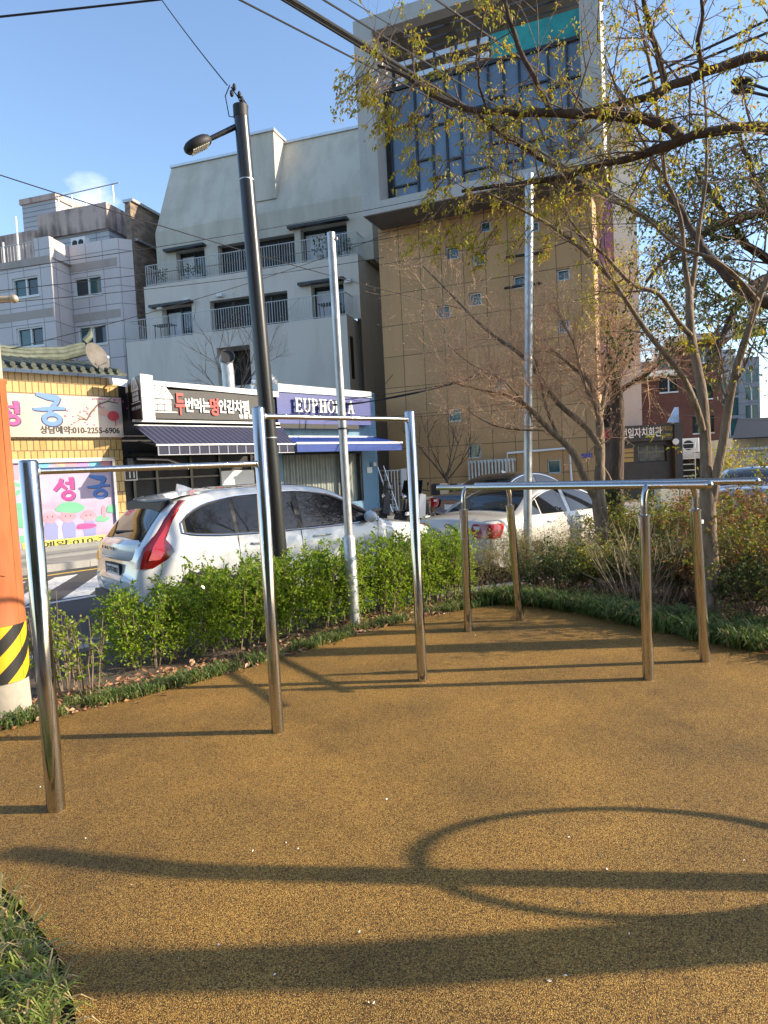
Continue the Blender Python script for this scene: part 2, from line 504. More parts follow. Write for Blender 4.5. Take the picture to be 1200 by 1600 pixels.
def rubbermat():
    """poured rubber granules: ochre crumbs with dark ones between, greyer where it is worn"""
    m, n, b, _ = newmat('ochre rubber granules')
    t = n.nodes.new('ShaderNodeTexCoord')
    v = n.nodes.new('ShaderNodeTexVoronoi'); v.inputs['Scale'].default_value = 250; v.inputs['Randomness'].default_value = 1
    n.links.new(t.outputs['Object'], v.inputs['Vector'])
    sp = n.nodes.new('ShaderNodeSeparateColor'); n.links.new(v.outputs['Color'], sp.inputs[0])
    r = n.nodes.new('ShaderNodeValToRGB'); e = r.color_ramp.elements
    for p, c in ((0.0, (.075, .036, .012)), (.18, (.19, .095, .022)), (.42, (.41, .208, .042)), (.72, (.54, .288, .058)), (1.0, (.70, .45, .13))):
        if p in (0.0, 1.0): q = e[0] if p == 0 else e[-1]
        else: q = e.new(p)
        q.color = (*c, 1)
    n.links.new(sp.outputs[0], r.inputs[0])
    w = n.nodes.new('ShaderNodeTexNoise'); w.inputs['Scale'].default_value = .85; w.inputs['Detail'].default_value = 9; w.inputs['Roughness'].default_value = .6
    n.links.new(t.outputs['Object'], w.inputs['Vector'])
    wr = n.nodes.new('ShaderNodeMapRange'); wr.inputs[1].default_value = .40; wr.inputs[2].default_value = .66; wr.inputs[4].default_value = .85
    n.links.new(w.outputs['Fac'], wr.inputs[0])
    mm = n.nodes.new('ShaderNodeMixRGB'); mm.blend_type = 'MULTIPLY'; mm.inputs[2].default_value = (.50, .53, .64, 1)
    n.links.new(wr.outputs[0], mm.inputs[0]); n.links.new(r.outputs[0], mm.inputs[1])
    # damp and dirty spots
    w2 = n.nodes.new('ShaderNodeTexNoise'); w2.inputs['Scale'].default_value = 3.1; w2.inputs['Detail'].default_value = 10; w2.inputs['Roughness'].default_value = .7
    n.links.new(t.outputs['Object'], w2.inputs['Vector'])
    wr2 = n.nodes.new('ShaderNodeMapRange'); wr2.inputs[1].default_value = .55; wr2.inputs[2].default_value = .74; wr2.inputs[4].default_value = .55
    n.links.new(w2.outputs['Fac'], wr2.inputs[0])
    md = n.nodes.new('ShaderNodeMixRGB'); md.blend_type = 'MULTIPLY'; md.inputs[2].default_value = (.42, .38, .38, 1)
    n.links.new(wr2.outputs[0], md.inputs[0]); n.links.new(mm.outputs[0], md.inputs[1]); mm = md
    # gaps between the crumbs
    gp = n.nodes.new('ShaderNodeMapRange'); gp.inputs[1].default_value = .25; gp.inputs[2].default_value = .62; gp.inputs[3].default_value = 1; gp.inputs[4].default_value = .45
    n.links.new(v.outputs['Distance'], gp.inputs[0])
    m2 = n.nodes.new('ShaderNodeMixRGB'); m2.blend_type = 'MULTIPLY'; m2.inputs[0].default_value = 1
    n.links.new(mm.outputs[0], m2.inputs[1]); n.links.new(gp.outputs[0], m2.inputs[2])
    n.links.new(m2.outputs[0], b.inputs['Base Color'])
    b.inputs['Roughness'].default_value = .75; b.inputs['Specular IOR Level'].default_value = .3
    bp = n.nodes.new('ShaderNodeBump'); bp.invert = True; bp.inputs['Strength'].default_value = .9; bp.inputs['Distance'].default_value = .004
    n.links.new(v.outputs['Distance'], bp.inputs['Height']); n.links.new(bp.outputs[0], b.inputs['Normal'])
    return m


MT['asphalt'] = asphalt()
MT['mat'] = rubbermat()
MT['soil'] = mat('dry garden soil', (.085, .060, .040), .95, var=.55, scale=9, bump=.9, bscale=40)
MT['kerb'] = stained('kerb stone', (.33, .32, .30), (.14, .13, .12), .6, 2.0, 2)
MT['paving'] = gridmat('paving blocks', (.26, .25, .24), (.20, .195, .19), (.09, .085, .08), .3, .3, .006, .5, .8, .2, 1.2)

setting('road', MB().slab([(-600, -600), (600, -600), (600, 1200), (-600, 1200)], ROADZ - 1, ROADZ), MT['asphalt'])
PARK = [(-30, -1), (-9, .6), (-3.45, 6.35), (-1.5, 8.05), (.5, 8.55), (1.9, 9.25), (5, 11.3), (9, 13.3), (30, 17), (30, -30), (-30, -30)]
setting('garden_soil', MB().slab(PARK, ROADZ - .5, -.03), MT['soil'])
mb = MB()
for i in range(8):
    a, b = Vector((*PARK[i], 0)), Vector((*PARK[i + 1], 0))
    L_ = (b - a).length; d = (b - a) / L_; n_ = Vector((-d.y, d.x, 0))
    k = max(1, int(L_ / 1.0))
    for j in range(k):
        p, q = a + d * (L_ * j / k + .004), a + d * (L_ * (j + 1) / k - .004)
        c = [p + n_ * .0, q + n_ * .0, q + n_ * .15, p + n_ * .15]
        mb.hexa([(v.x, v.y, ROADZ - .3) for v in c], [(v.x, v.y, .012 + random.uniform(-.004, .004)) for v in c])
setting('kerb', mb, MT['kerb'])
# rubber mat: its wavy edge follows the planting
edge = [(-260, 1195), (-120, 1172), (0, 1143), (60, 1128), (130, 1110), (210, 1091), (300, 1068), (400, 1041), (480, 1016), (560, 990), (640, 969), (700, 957), (745, 949), (790, 944), (830, 946), (900, 957), (985, 975), (1060, 994), (1130, 1008), (1200, 1019), (1320, 1040), (1500, 1075)]
pts = [G(x, y) for x, y in edge]
EDGE = []
for i in range(len(pts) - 1):
    for k in range(4):
        p = pts[i].lerp(pts[i + 1], k / 4)
        EDGE.append((p.x + random.uniform(-.015, .015), p.y + random.uniform(-.02, .02)))
EDGE.append((pts[-1].x, pts[-1].y))
lawn = [G(x, y) for x, y in [(-60, 1355), (-20, 1368), (20, 1400), (55, 1440), (90, 1490), (110, 1540), (120, 1600), (118, 1680), (100, 1800)]]
LAWN = [(p.x, p.y) for p in lawn]
poly = EDGE + [(EDGE[-1][0] + 2, 2), (8, -8), (-1.0, -8)] + LAWN[::-1] + [(EDGE[0][0] - 1.2, 2.9)]
setting('rubber_mat', MB().slab(poly, -.05, 0), MT['mat'])

# across the street: pavement along the shops, painted marks
FS = Facade(-7.03, 18.5, 47.0)                       # front of the row of shops
mb = MB(); mb.box(-14, 16, -2.25, 6, ROADZ - .4, -.05)
o = setting('pavement', mb, MT['paving'], loc=(FS.o.x, FS.o.y, 0), rotz=FS.a)
mb = MB()
for j in range(30): mb.box(-14 + j + .005, -13 + j - .005, -2.42, -2.256, ROADZ - .4, -.045)
setting('far_kerb', mb, MT['kerb'], loc=(FS.o.x, FS.o.y, 0), rotz=FS.a)
MT['roadwhite'] = mat('road paint', (.62, .61, .58), .7, var=.35, scale=14)
MT['roadyellow'] = mat('yellow road paint', (.55, .36, .06), .7, var=.3, scale=14)
mb = MB()
mb.box(-14, 16, -3.05, -2.93, ROADZ + .001, ROADZ + .005)
setting('yellow_line', mb, MT['roadyellow'], loc=(FS.o.x, FS.o.y, 0), rotz=FS.a)
mb = MB()
for k in range(7):
    x0 = -5.2 + k * 1.0
    mb.slab([(x0, -3.5), (x0 + .45, -3.5), (x0 - 1.6, -6.4), (x0 - 2.05, -6.4)], ROADZ + .001, ROADZ + .005)
mb.box(-9, 6, -6.65, -6.5, ROADZ + .001, ROADZ + .005)
setting('road_markings', mb, MT['roadwhite'], loc=(FS.o.x, FS.o.y, 0), rotz=FS.a)

# ------------------------------------------------------------------ pull-up bars (two bars of different height sharing the middle post)
B1, B2, B3 = G(88, 1264), G(434, 1143), G(660, 1063)
t = thing('pull_up_bars', 'shiny steel pull-up bars, a low and a high bar between three upright posts', 'pull-up bar', B2)
mb_posts = []
HS = (1.74, 2.03, 2.035)
for bpt, h, rr in ((B1, HS[0], .044), (B2, HS[1], .039), (B3, HS[2], .038)):
    q = bpt - B2
    p = MB().lathe([(rr, -.04), (rr, .006), (rr, h - .012), (rr - .004, h - .004), (rr - .012, h)], 32, (q.x, q.y, 0)).build('post', MT['steel'], t, True)
    MB().tube([(q.x, q.y, h * .93), (q.x, q.y, h * .93 + .001)], rr + .0015, 32, False)
for a, b, z in ((B1, B2, 1.683), (B2, B3, 1.972)):
    a2, b2 = a - B2, b - B2
    o = MB().tube([(a2.x, a2.y, z), (b2.x, b2.y, z)], .0165, 20).build('crossbar', MT['steel'], t, True)
    dd_ = (b2 - a2).normalized(); wl = MB()
    for e_, sg_ in ((a2, 1), (b2, -1)):
        c_ = e_ + dd_ * sg_ * .040; c_ = Vector((c_.x, c_.y, z)); wl.tube([c_ - dd_ * .006, c_ + dd_ * sg_ * .004, c_ + dd_ * sg_ * .008], [.022, .021, .0168], 18)
    wl.build('weld_bead', MT['galv'], o, True)

# ------------------------------------------------------------------ parallel bars
PA, PB, PC, PD = G(732, 986), G(813, 969), G(1013, 1061), G(1102, 1033)
dv = (PA - PC).normalized(); nv = Vector((dv.y, -dv.x, 0))
mid = (PA + PB + PC + PD) / 4
t = thing('parallel_bars', 'steel parallel dip bars on four posts at the edge of the rubber mat', 'parallel bars', mid)
ZB = 1.40


def barline(p0, p1, off, e0, e1):
    a = p0 + nv * off - dv * e0; b = p1 + nv * off + dv * e1
    a = Vector((a.x, a.y, ZB)) - mid; b = Vector((b.x, b.y, ZB)) - mid
    o = MB().tube([a, b], .0255, 24).build('handrail', MT['steel'], t, True)
    for e, s in ((a, -1), (b, 1)):
        MB().ball(e, .029, n=16, m=10).build('end_cap', MT['steel'], o, True)


barline(PC, PA, .055, .47, .45)
barline(PD, PB, -.13, .50, .45)
for q, sgn, off in ((PA, 1, .055), (PC, 1, .055), (PB, -1, .13), (PD, -1, .13)):
    base = q - mid
    lean = nv * sgn * (off - .05)
    top = base + lean + Vector((0, 0, 1.19))
    o = MB().tube([base + Vector((0, 0, -.03)), base, top], [.0405, .0405, .0405], 28).build('post', MT['steel'], t, True)
    MB().tube([top - Vector((0, 0, .012)), top, top + Vector((0, 0, .006))], [.046, .046, .030], 28).build('collar', MT['steel'], o, True)
    pp = [top, top + Vector((0, 0, .06)) + lean * .02]
    tgt = base + nv * sgn * off + Vector((0, 0, ZB))
    for k in range(1, 9):
        a_ = k / 8 * math.pi / 2
        pp.append(Vector((0, 0, top.z + .06 + (ZB - .005 - top.z - .06) * math.sin(a_))) + Vector((top.x, top.y, 0)).lerp(Vector((tgt.x, tgt.y, 0)), 1 - math.cos(a_)))
    MB().tube(pp, .0235, 20).build('bent_support', MT['steel'], o, True)
o = MB().tube([PD - mid + nv * -.055 + Vector((0, 0, 1.08)), PD - mid + nv * -.056 + Vector((0, 0, 1.105))], .0416, 28).build('sticker', MT['paper'], t, True)

def polyline0(pts, n):
    f = [pchip0([(p[2], p[k]) for p in pts]) for k in (0, 1)]
    z0, z1 = pts[0][2], pts[-1][2]
    return [(f[0](z0 + (z1 - z0) * i / n), f[1](z0 + (z1 - z0) * i / n), z0 + (z1 - z0) * i / n) for i in range(n + 1)]


def pchip0(pts):
    def f(x):
        for (a, b), (c, d) in zip(pts, pts[1:]):
            if x <= c: return b + (d - b) * (x - a) / (c - a)
        return pts[-1][1]
    return f


# ------------------------------------------------------------------ exercise wheel machine beside the mat, to the right of the view
t = thing('exercise_hoop_machine', 'steel post carrying a large round hoop beside the rubber mat', 'exercise machine', (3.25, 2.45, 0))
MB().tube(polyline0([(0, -.15, -.03), (0, -.09, .9), (0, -.016, 1.58), (0, .03, 1.96), (0, .20, 2.38)], 24), .06, 20).build('post', MT['steel'], t, True)
mb = MB()
mb.tube([(-.0, .10 + .39 * math.cos(q / 40 * 2 * math.pi), 1.13 + .39 * math.sin(q / 40 * 2 * math.pi)) for q in range(41)], .023, 12, False)
mb.build('hoop', MT['steel'], t, True)

# ------------------------------------------------------------------ concrete utility pole with orange sleeve (left edge)
oc = Vector((-2.845, 4.95, 0)); orr = .195


def stripes():
    m, n, b, _ = newmat('yellow and black warning stripes')
    t_ = n.nodes.new('ShaderNodeTexCoord'); s = n.nodes.new('ShaderNodeSeparateXYZ'); n.links.new(t_.outputs['Object'], s.inputs[0])
    a = n.nodes.new('ShaderNodeMath'); a.operation = 'ARCTAN2'; n.links.new(s.outputs[1], a.inputs[0]); n.links.new(s.outputs[0], a.inputs[1])
    k = n.nodes.new('ShaderNodeMath'); k.operation = 'MULTIPLY_ADD'; k.inputs[1].default_value = -orr * .9
    n.links.new(a.outputs[0], k.inputs[0]); n.links.new(s.outputs[2], k.inputs[2])
    f = n.nodes.new('ShaderNodeMath'); f.operation = 'MULTIPLY_ADD'; f.inputs[1].default_value = 4.4; f.inputs[2].default_value = 3.32; n.links.new(k.outputs[0], f.inputs[0])
    g = n.nodes.new('ShaderNodeMath'); g.operation = 'FRACT'; n.links.new(f.outputs[0], g.inputs[0])
    h = n.nodes.new('ShaderNodeMath'); h.operation = 'GREATER_THAN'; h.inputs[1].default_value = .5; n.links.new(g.outputs[0], h.inputs[0])
    x = n.nodes.new('ShaderNodeMixRGB'); x.inputs[1].default_value = (.02, .02, .02, 1); x.inputs[2].default_value = (.78, .42, .02, 1)
    n.links.new(h.outputs[0], x.inputs[0]); n.links.new(x.outputs[0], b.inputs['Base Color']); b.inputs['Roughness'].default_value = .45
    return m


t = thing('utility_pole', 'concrete utility pole wrapped in an orange sleeve with yellow and black stripes', 'utility pole', oc)
zo0 = P(46, 972, 4.95).z; zo1 = P(3, 592, 4.95).z; zs0 = P(48, 1058, 4.95).z
MT['poleconcrete'] = stained('pale pole concrete', (.40, .36, .30), (.2, .18, .15), .5, 2, 5)
MT['orange'] = mat('orange plastic sheet', (.46, .138, .054), .45, var=.22, scale=7, stretch=(1, 1, .22), bump=.25, bscale=7, rvar=.12)
MB().lathe([(orr - .004, -.05), (orr - .012, zs0 + .02), (orr - .02, 2.5), (orr - .075, 9.5), (.02, 9.52)], 36).build('concrete_pole', MT['poleconcrete'], t, True)
MB().lathe([(orr - .006, zs0), (orr + .001, zs0 + .001), (orr, zo0), (orr - .006, zo0 + .001)], 48).build('striped_band', stripes(), t, True)
sl_ = MB().lathe([(orr - .012, zo0), (orr + .002, zo0 + .002), (orr - .004, zo1 - .03), (orr + .004, zo1 - .02), (orr + .004, zo1), (orr - .03, zo1 + .001)], 48).build('orange_sleeve', MT['orange'], t, True)
MB().tube([(orr * .85, -.12, zo0 + .36), (orr * .6, -orr * .83, zo0 + .375), (0, -orr - .006, zo0 + .36), (-orr * .7, -orr * .73, zo0 + .3)], .004, 6).build('cable_tie', MT['orange'], sl_, True)
mb = MB()
for a_ in (-1.15, -.2): mb.tube([(math.cos(a_) * (orr + .001), math.sin(a_) * (orr + .001), zs0 + .01), (math.cos(a_) * (orr - .002), math.sin(a_) * (orr - .002), zo1 - .04)], .0016, 5)
mb.build('seam', MT['dark'], sl_)
mb = MB().tube([P(-60, 470, 4.95) - oc, P(20, 467, 4.95) - oc], .022, 10)
mb.ball(P(22, 467, 4.95) - oc, .03)
mb.build('bracket_arm', mat('galvanised bracket', (.42, .36, .27), .5, metal=.4), t, True)

# ------------------------------------------------------------------ black street lamp behind the hedge
LY = 7.8
lb, lt = P(437, 880, LY), P(375.5, 166, LY)
k0 = (0 - lb.z) / (lt.z - lb.z); foot = lb.lerp(lt, k0)
t = thing('street_lamp', 'tall dark grey street lamp post leaning slightly, lamp head on a short arm', 'street lamp', foot)
mb = MB()
pp = [foot.lerp(lt, i / 12) - foot for i in range(13)]
mb.tube(pp, [.098 - .021 * i / 12 for i in range(13)], 28)
o = mb.build('lamp_post', MT['darkpole'], t, True)
for f_ in (.36, .86):
    c = foot.lerp(lt, f_) - foot; r_ = .098 - .021 * f_
    MB().tube([c - Vector((0, 0, .006)), c + Vector((0, 0, .006))], r_ + .0025, 28).build('joint_ring', MT['galv'], o, True)
mb = MB(); c = lt - foot
mb.tube([c - Vector((0, 0, .12)), c + Vector((0, 0, .004))], .081, 28)
mb.build('pole_cap', MT['black'], o, True)
a0, a1 = P(368, 198, LY) - foot, P(326, 218, LY - .12) - foot
arm = MB().tube([a0, a1], [.03, .026], 14).build('lamp_arm', MT['darkpole'], t, True)
hc = P(309, 226, LY - .17) - foot
dirv = (a1 - a0).normalized()
sd = Vector((0, 0, 1)).cross(dirv).normalized(); up = dirv.cross(sd)
mb = MB()
mb.T = Matrix((( dirv.x, sd.x, up.x, hc.x), (dirv.y, sd.y, up.y, hc.y), (dirv.z, sd.z, up.z, hc.z), (0, 0, 0, 1)))
ring = []
for prof_z, k in ((.062, .45), (.055, .75), (.03, .97), (-.005, 1.02), (-.03, .96), (-.045, .86)):
    ring.append((prof_z, k))
vs = []; n = 24
for z_, k in ring:
    for j in range(n):
        q = 2 * math.pi * j / n
        vs.append((math.cos(q) * .165 * k, math.sin(q) * .115 * k, z_))
fs = [(i * n + j, i * n + (j + 1) % n, (i + 1) * n + (j + 1) % n, (i + 1) * n + j) for i in range(len(ring) - 1) for j in range(n)]
mb.add(vs, fs + [tuple(range(n - 1, -1, -1)), tuple(range((len(ring) - 1) * n, len(ring) * n))])
head = mb.build('lamp_head', MT['black'], t, True)
mb2 = MB(); mb2.T = mb.T
for ix in range(-4, 4):
    for iy in range(-3, 3):
        mb2.box(ix * .026 + .003, ix * .026 + .022, iy * .026 + .003, iy * .026 + .022, -.056, -.0455)
mb2.build('lamp_lens', mat('led lens', (.55, .52, .42), .2), head)
mb = MB()
for k, (dx, dy) in enumerate(((-10, -12), (-6, -22), (2, -10), (6, -2))):
    mb.ball(P(372 + dx, 158 + dy, LY) - foot, .022, .022, .04, 8, 6)
mb.tube([P(359, 133, LY) - foot, P(352, 150, LY) - foot, P(358, 182, LY) - foot, P(366, 183, LY) - foot], .006, 6)
mb.tube([P(361, 136, LY) - foot, P(372, 152, LY) - foot, P(378, 166, LY) - foot], .007, 6)
mb.tube([P(378, 152, LY) - foot, P(387, 166, LY) - foot, P(386, 182, LY) - foot], .008, 6)
mb.build('cable_clamp', MT['black'], t, True)

# ------------------------------------------------------------------ two galvanised poles
def galv_pole(label, bx, by, tx, ty, Y, r, sleeve, extra=None):
    b0, t0 = P(bx, by, Y), P(tx, ty, Y)
    foot = b0.lerp(t0, (0 - b0.z) / (t0.z - b0.z))
    t = thing('galvanised_pole', label, 'metal pole', foot)
    top = t0 - foot
    o = MB().tube([(0, 0, -.05), top, top + Vector((0, 0, .008))], [r, r * .97, r * .6], 22).build('pole', MT['galv'], t, True)
    if sleeve:
        MB().tube([(0, 0, -.03), top * (sleeve / top.z), top * ((sleeve + .03) / top.z)], [r * 1.48, r * 1.45, r * 1.02], 22).build('sleeve', MT['galv'], t, True)
        c = top * .505
        MB().tube([c, c + Vector((0, 0, .02))], r * 1.06, 20).build('clamp_band', MT['black'], o, True)
        a = P(tx + 2, ty + 9, Y) - foot
        MB().tube([a, a + Vector((.055, -.02, -.006))], .017, 10).build('stub', MT['galv'], o, True)
    return t


galv_pole('grey galvanised pole rising from the hedge in front of the white estate car', 553, 970, 517, 364, 7.25, .044, P(545, 840, 7.25).z)
galv_pole('tall galvanised pole standing between the cream saloon and the budding tree', 824, 870, 827, 272, 9.75, .059, None)
# ================================================================== buildings
# ------------------------------------------------------------------ grey rendered building with terraces
FG = Facade(-1.62, 33.0, -18.0)
MT['render'] = stained('pale grey render', (.66, .60, .525), (.42, .38, .33), .45, .8, 5, .8)
MT['oldrender'] = stained('weathered grey concrete', (.58, .535, .445), (.27, .255, .21), .55, .7, 6, .85, .42, .64, .05)
MT['railing'] = mat('white railing paint', (.55, .55, .54), .45)
t = fthing('grey_terraced_building', 'pale grey concrete building with slanted top storey and two railed terraces', 'building', FG)
zl = FG.z(541, 492, -1.0)            # lower terrace floor
zu = FG.z(560, 397, 0.0)             # upper terrace floor
zc = FG.z(383, 338, 1.0)             # crease of the slanted storey
zt_ = FG.z(500, 212, 2.6)
sl0 = FG.s(199, 560, -1.0); sl1 = FG.s(545, 560, -1.0)
su0 = FG.s(226, 470, 0.0); su1 = FG.s(561, 440, 0.0)
st0 = FG.s(245, 400, 1.0); st1 = FG.s(582, 360, 1.0)
niche = FG.rect(340, 541, 392, 603, -1.0)
mb = MB()
mb.wall(sl0, sl1, -.3, zl, [niche], -1.0, 1.2)
mb.add([(sl1, -1, -.3), (sl1, 9, -.3), (sl1, 9, zl), (sl1, -1, zl)], [(0, 1, 2, 3)])
mb.add([(sl0, -1, -.3), (sl0, 9, -.3), (sl0, 9, zl), (sl0, -1, zl)], [(3, 2, 1, 0)])
mb.add([(sl0, -1, zl), (sl1, -1, zl), (sl1, 9, zl), (sl0, 9, zl)], [(0, 1, 2, 3)])
mb.build('lower_wall', MT['render'], t)
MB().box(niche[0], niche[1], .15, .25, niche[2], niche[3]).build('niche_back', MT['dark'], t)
w1 = FG.rect(254, 478, 301, 530, 0.0); w2 = FG.rect(329, 462, 451, 528, 0.0); w3 = FG.rect(487, 443, 538, 496, 0.0)
hole = [(a, b, zl + .06, d) for a, b, c, d in (w1, w2, w3)]
mb = MB()
mb.wall(su0, su1, zl + .002, zu, hole, 0.0, .6)
mb.add([(su1, 0, -.3), (su1, 9, -.3), (su1, 9, zu), (su1, 0, zu)], [(0, 1, 2, 3)])
mb.add([(su0, 0, zl + .002), (su0, 9, zl + .002), (su0, 9, zu), (su0, 0, zu)], [(3, 2, 1, 0)])
mb.add([(su0, 0, zu), (su1, 0, zu), (su1, 9, zu), (su0, 9, zu)], [(0, 1, 2, 3)])
mb.build('middle_wall', MT['render'], t)
x1 = FG.rect(276, 390, 321, 440, 1.0); x2 = FG.rect(341, 374, 462, 432, 1.0); x3 = FG.rect(470, 352, 543, 402, 1.0)
hole3 = [(a, b, zu + .06, d) for a, b, c, d in (x1, x2, x3)]
mb = MB()
mb.wall(st0, st1, zu + .002, zc, hole3, 1.0, .6)
mb.add([(st1, 1, zu + .002), (st1, 9, zu + .002), (st1, 9, zc), (st1, 1, zc)], [(0, 1, 2, 3)])
mb.add([(st0, 1, zu + .002), (st0, 9, zu + .002), (st0, 9, zc), (st0, 1, zc)], [(3, 2, 1, 0)])
# slanted storey
a, b = st0 + .02, st1
ta = FG.s(268, 263, 2.6); tb = st1
A = [(a, 1.0, zc), (b, 1.0, zc), (b, 9, zc), (a, 9, zc)]
Bq = [(ta, 2.6, zt_ - .05), (tb, 2.6, zt_ - .05), (tb, 8, zt_ - .05), (ta, 8, zt_ - .05)]
mb.hexa(A, Bq)
mb.build('upper_wall', MT['oldrender'], t)
MB().box(su1 - 2, su1 + 3.2, 5.2, 8.9, -.3, zc + 1.2).build('rear_wing', MT['oldrender'], t)
# dormer with its sunlit right side
d0, d1 = FG.s(392, 300, 1.3), FG.s(432, 300, 1.3)
dz = FG.z(430, 203, 1.3)
mb = MB(); mb.hexa([(d0, 1.2, zc + .7), (d1, 1.2, zc + .7), (d1, 5, zc + .7), (d0, 5, zc + .7)], [(d0, 1.35, dz), (d1, 1.35, dz), (d1, 5, dz), (d0, 5, dz)])
dm = mb.build('dormer', MT['oldrender'], t)
MB().box(d0 - .08, d1 + .08, 1.25, 5.1, dz, dz + .12).build('coping', MT['alu'], dm)
MB().box(ta - .05, tb, 2.5, 8.05, zt_ - .05, zt_ + .08).build('roof_coping', MT['alu'], t)


def terrace_windows(holes, y, floor):
    for i, (a, b, c, d) in enumerate(holes):
        wide = (b - a) > 2.6
        fr = MB()
        yy = y + .42
        fr.box(a, b, yy + .06, yy + .1, c, d)
        w = fr.build('window', MT['dark'] if wide else MT['glass'], t)
        f2 = MB(); n = 4 if wide else 2
        for k in range(n + 1):
            xx = a + (b - a) * k / n
            f2.box(max(a, xx - .035), min(b, xx + .035), yy, yy + .05, c, d)
        f2.box(a, b, yy - .003, yy + .048, d - .07, d); f2.box(a, b, yy - .003, yy + .048, c, c + .05)
        f2.build('frame', MT['darkpole'], w)
        if not wide:
            cu = MB()
            x_ = a + .08
            cu.box(x_, x_ + (b - a) * .42, yy + .052, yy + .058, c + .1, d - .2)
            cu.build('curtain', mat('pale curtain', (.55, .57, .6), .8, var=.2, scale=9, stretch=(1, 1, .05)), w)
            cp = MB().box(a - .55, b + .12, y - .35, y + .02, d + .02, d + .14)
            cp.build('canopy', MT['darkpole'], t)


terrace_windows(hole, 0.0, zl)
terrace_windows(hole3, 1.0, zu)


def railing(pts, z, h=1.05, step=.135, name='railing'):
    mb = MB()
    for i in range(len(pts) - 1):
        a, b = Vector((*pts[i], 0)), Vector((*pts[i + 1], 0))
        L_ = (b - a).length; n = max(2, int(L_ / step))
        for zz in (z + .06, z + h): mb.tube([(a.x, a.y, zz), (b.x, b.y, zz)], .022, 5)
        for k in range(n + 1):
            p = a.lerp(b, k / n)
            mb.tube([(p.x, p.y, z + .06), (p.x, p.y, z + h)], .019 if k % 10 == 0 else .0135, 4)
    return mb


railing([(sl0 + .05, 4.0), (sl0 + .05, -.95), (sl1 - .05, -.95), (sl1 - .05, .0)], zl).build('railing', MT['railing'], t)
railing([(su0 + .15, 4.0), (su0 + .15, .05), (su1 - .05, .05), (su1 - .05, 1.0)], zu).build('railing', MT['railing'], t)
for (px_, py_, d_, zz) in ((345, 462, -.02, 0), (292, 470, -.02, 0), (545, 440, -.02, 0), (252, 482, -.02, 0)):
    s_, z_ = FG.px(px_, py_, d_)
    mb = MB(); mb.bbox(s_ - .16, s_ + .16, -.22, 0, z_ - .08, z_ + .08, .02)
    mb.build('wall_lamp', MT['white'], t)
sr, zr = FG.px(556, 540, -.3)
MB().box(sl1 - .002, sl1 + .004, -.72, -.32, FG.z(556, 592, -.5), FG.z(556, 525, -.5)).build('slot_window', MT['dark'], t)

# things on the terraces
for (px_, py_, d_, z0, kind) in ((258, 515, -.5, zl, 'table'), (398, 495, -.5, zl, 'table'), (516, 482, -.4, zl, 'table')):
    s_ = FG.s(px_, py_, d_)
    w_ = FG.w(s_, d_, z0)
    tt = thing('patio_table', {258: 'dark patio table at the left end of the lower terrace', 398: 'dark patio table in the middle of the lower terrace', 516: 'small dark patio table at the right end of the lower terrace'}[px_], 'table', w_, FG.a, 'patio tables on the lower terrace')
    MB().box(-.5, .5, -.3, .3, .70, .74).build('tabletop', MT['darkpole'], tt)
    for lx in (-.42, .42):
        for ly in (-.24, .24): MB().tube([(lx, ly, 0), (lx, ly, .7)], .02, 6).build('leg', MT['darkpole'], tt)

MT['potplant'] = mat('dark green plant', (.05, .085, .03), .7, var=.5, scale=12)
for i, (px_, py_, d_, z0, lb_) in enumerate(((252, 435, .35, zu, 'bushy potted plant at the left end of the upper terrace'), (290, 432, .35, zu, 'low potted plant below the left window of the upper terrace'), (310, 428, .35, zu, 'second low potted plant below the left window of the upper terrace'), (500, 395, .35, zu, 'tall potted plant left of the right window of the upper terrace'), (540, 392, .35, zu, 'potted plant at the right end of the upper terrace'))):
    w_ = FG.w(FG.s(px_, py_, d_), d_, z0)
    tt = thing('potted_plant', lb_, 'plant', w_, FG.a, 'potted plants on the upper terrace')
    MB().lathe([(.14, 0), (.19, .3), (.17, .3)], 12).build('pot', MT['aptband'] if 'aptband' in MT else MT['concrete'], tt)
    mb = MB(); rr_ = random.Random(i)
    for k in range(90):
        a = rr_.uniform(0, 6.28); q_ = rr_.random() ** .5 * .36; hh = .3 + rr_.random() * (.95 if 'tall' in lb_ else .5)
        c_ = Vector((math.cos(a) * q_, math.sin(a) * q_, hh)); e1 = Vector((rr_.uniform(-.1, .1), rr_.uniform(-.1, .1), rr_.uniform(-.05, .12))); e2 = Vector((rr_.uniform(-.06, .06), rr_.uniform(-.06, .06), .05))
        mb.add([c_, c_ + e1, c_ + e1 + e2, c_ + e2], [(0, 1, 2, 3)])
    mb.build('foliage', MT['potplant'], tt)

# ------------------------------------------------------------------ tall building: tan panels below, glazed box in a concrete frame above
FT = Facade(.30, 28.0, -23.0)
MT['tan'] = gridmat('tan cladding panels', (.48, .275, .118), (.42, .236, .098), (.11, .07, .033), .86, 1.22, .013, 0, .55, .16, .5, .5, .4, 4)
MT['frameconc'] = stained('grey stone frame', (.44, .425, .40), (.27, .26, .24), .45, .9, 4, .7)
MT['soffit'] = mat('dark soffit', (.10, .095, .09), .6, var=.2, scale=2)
MT['boxglass'] = mat('blue grey curtain glass', (.12, .175, .25), .12, spec=.7, var=.25, scale=.5)
t = fthing('tan_glass_building', 'tall building with tan panel walls below a glazed box in a grey frame', 'building', FT)
dT = -1.7                                                    # the box stands this far proud
sT1 = FT.s(931, 520); zB = FT.z(567, 338, dT)
sF0 = FT.s(562, 250, dT); sF1 = FT.s(944, 240, dT)
zTop = FT.z(552, 34, dT)
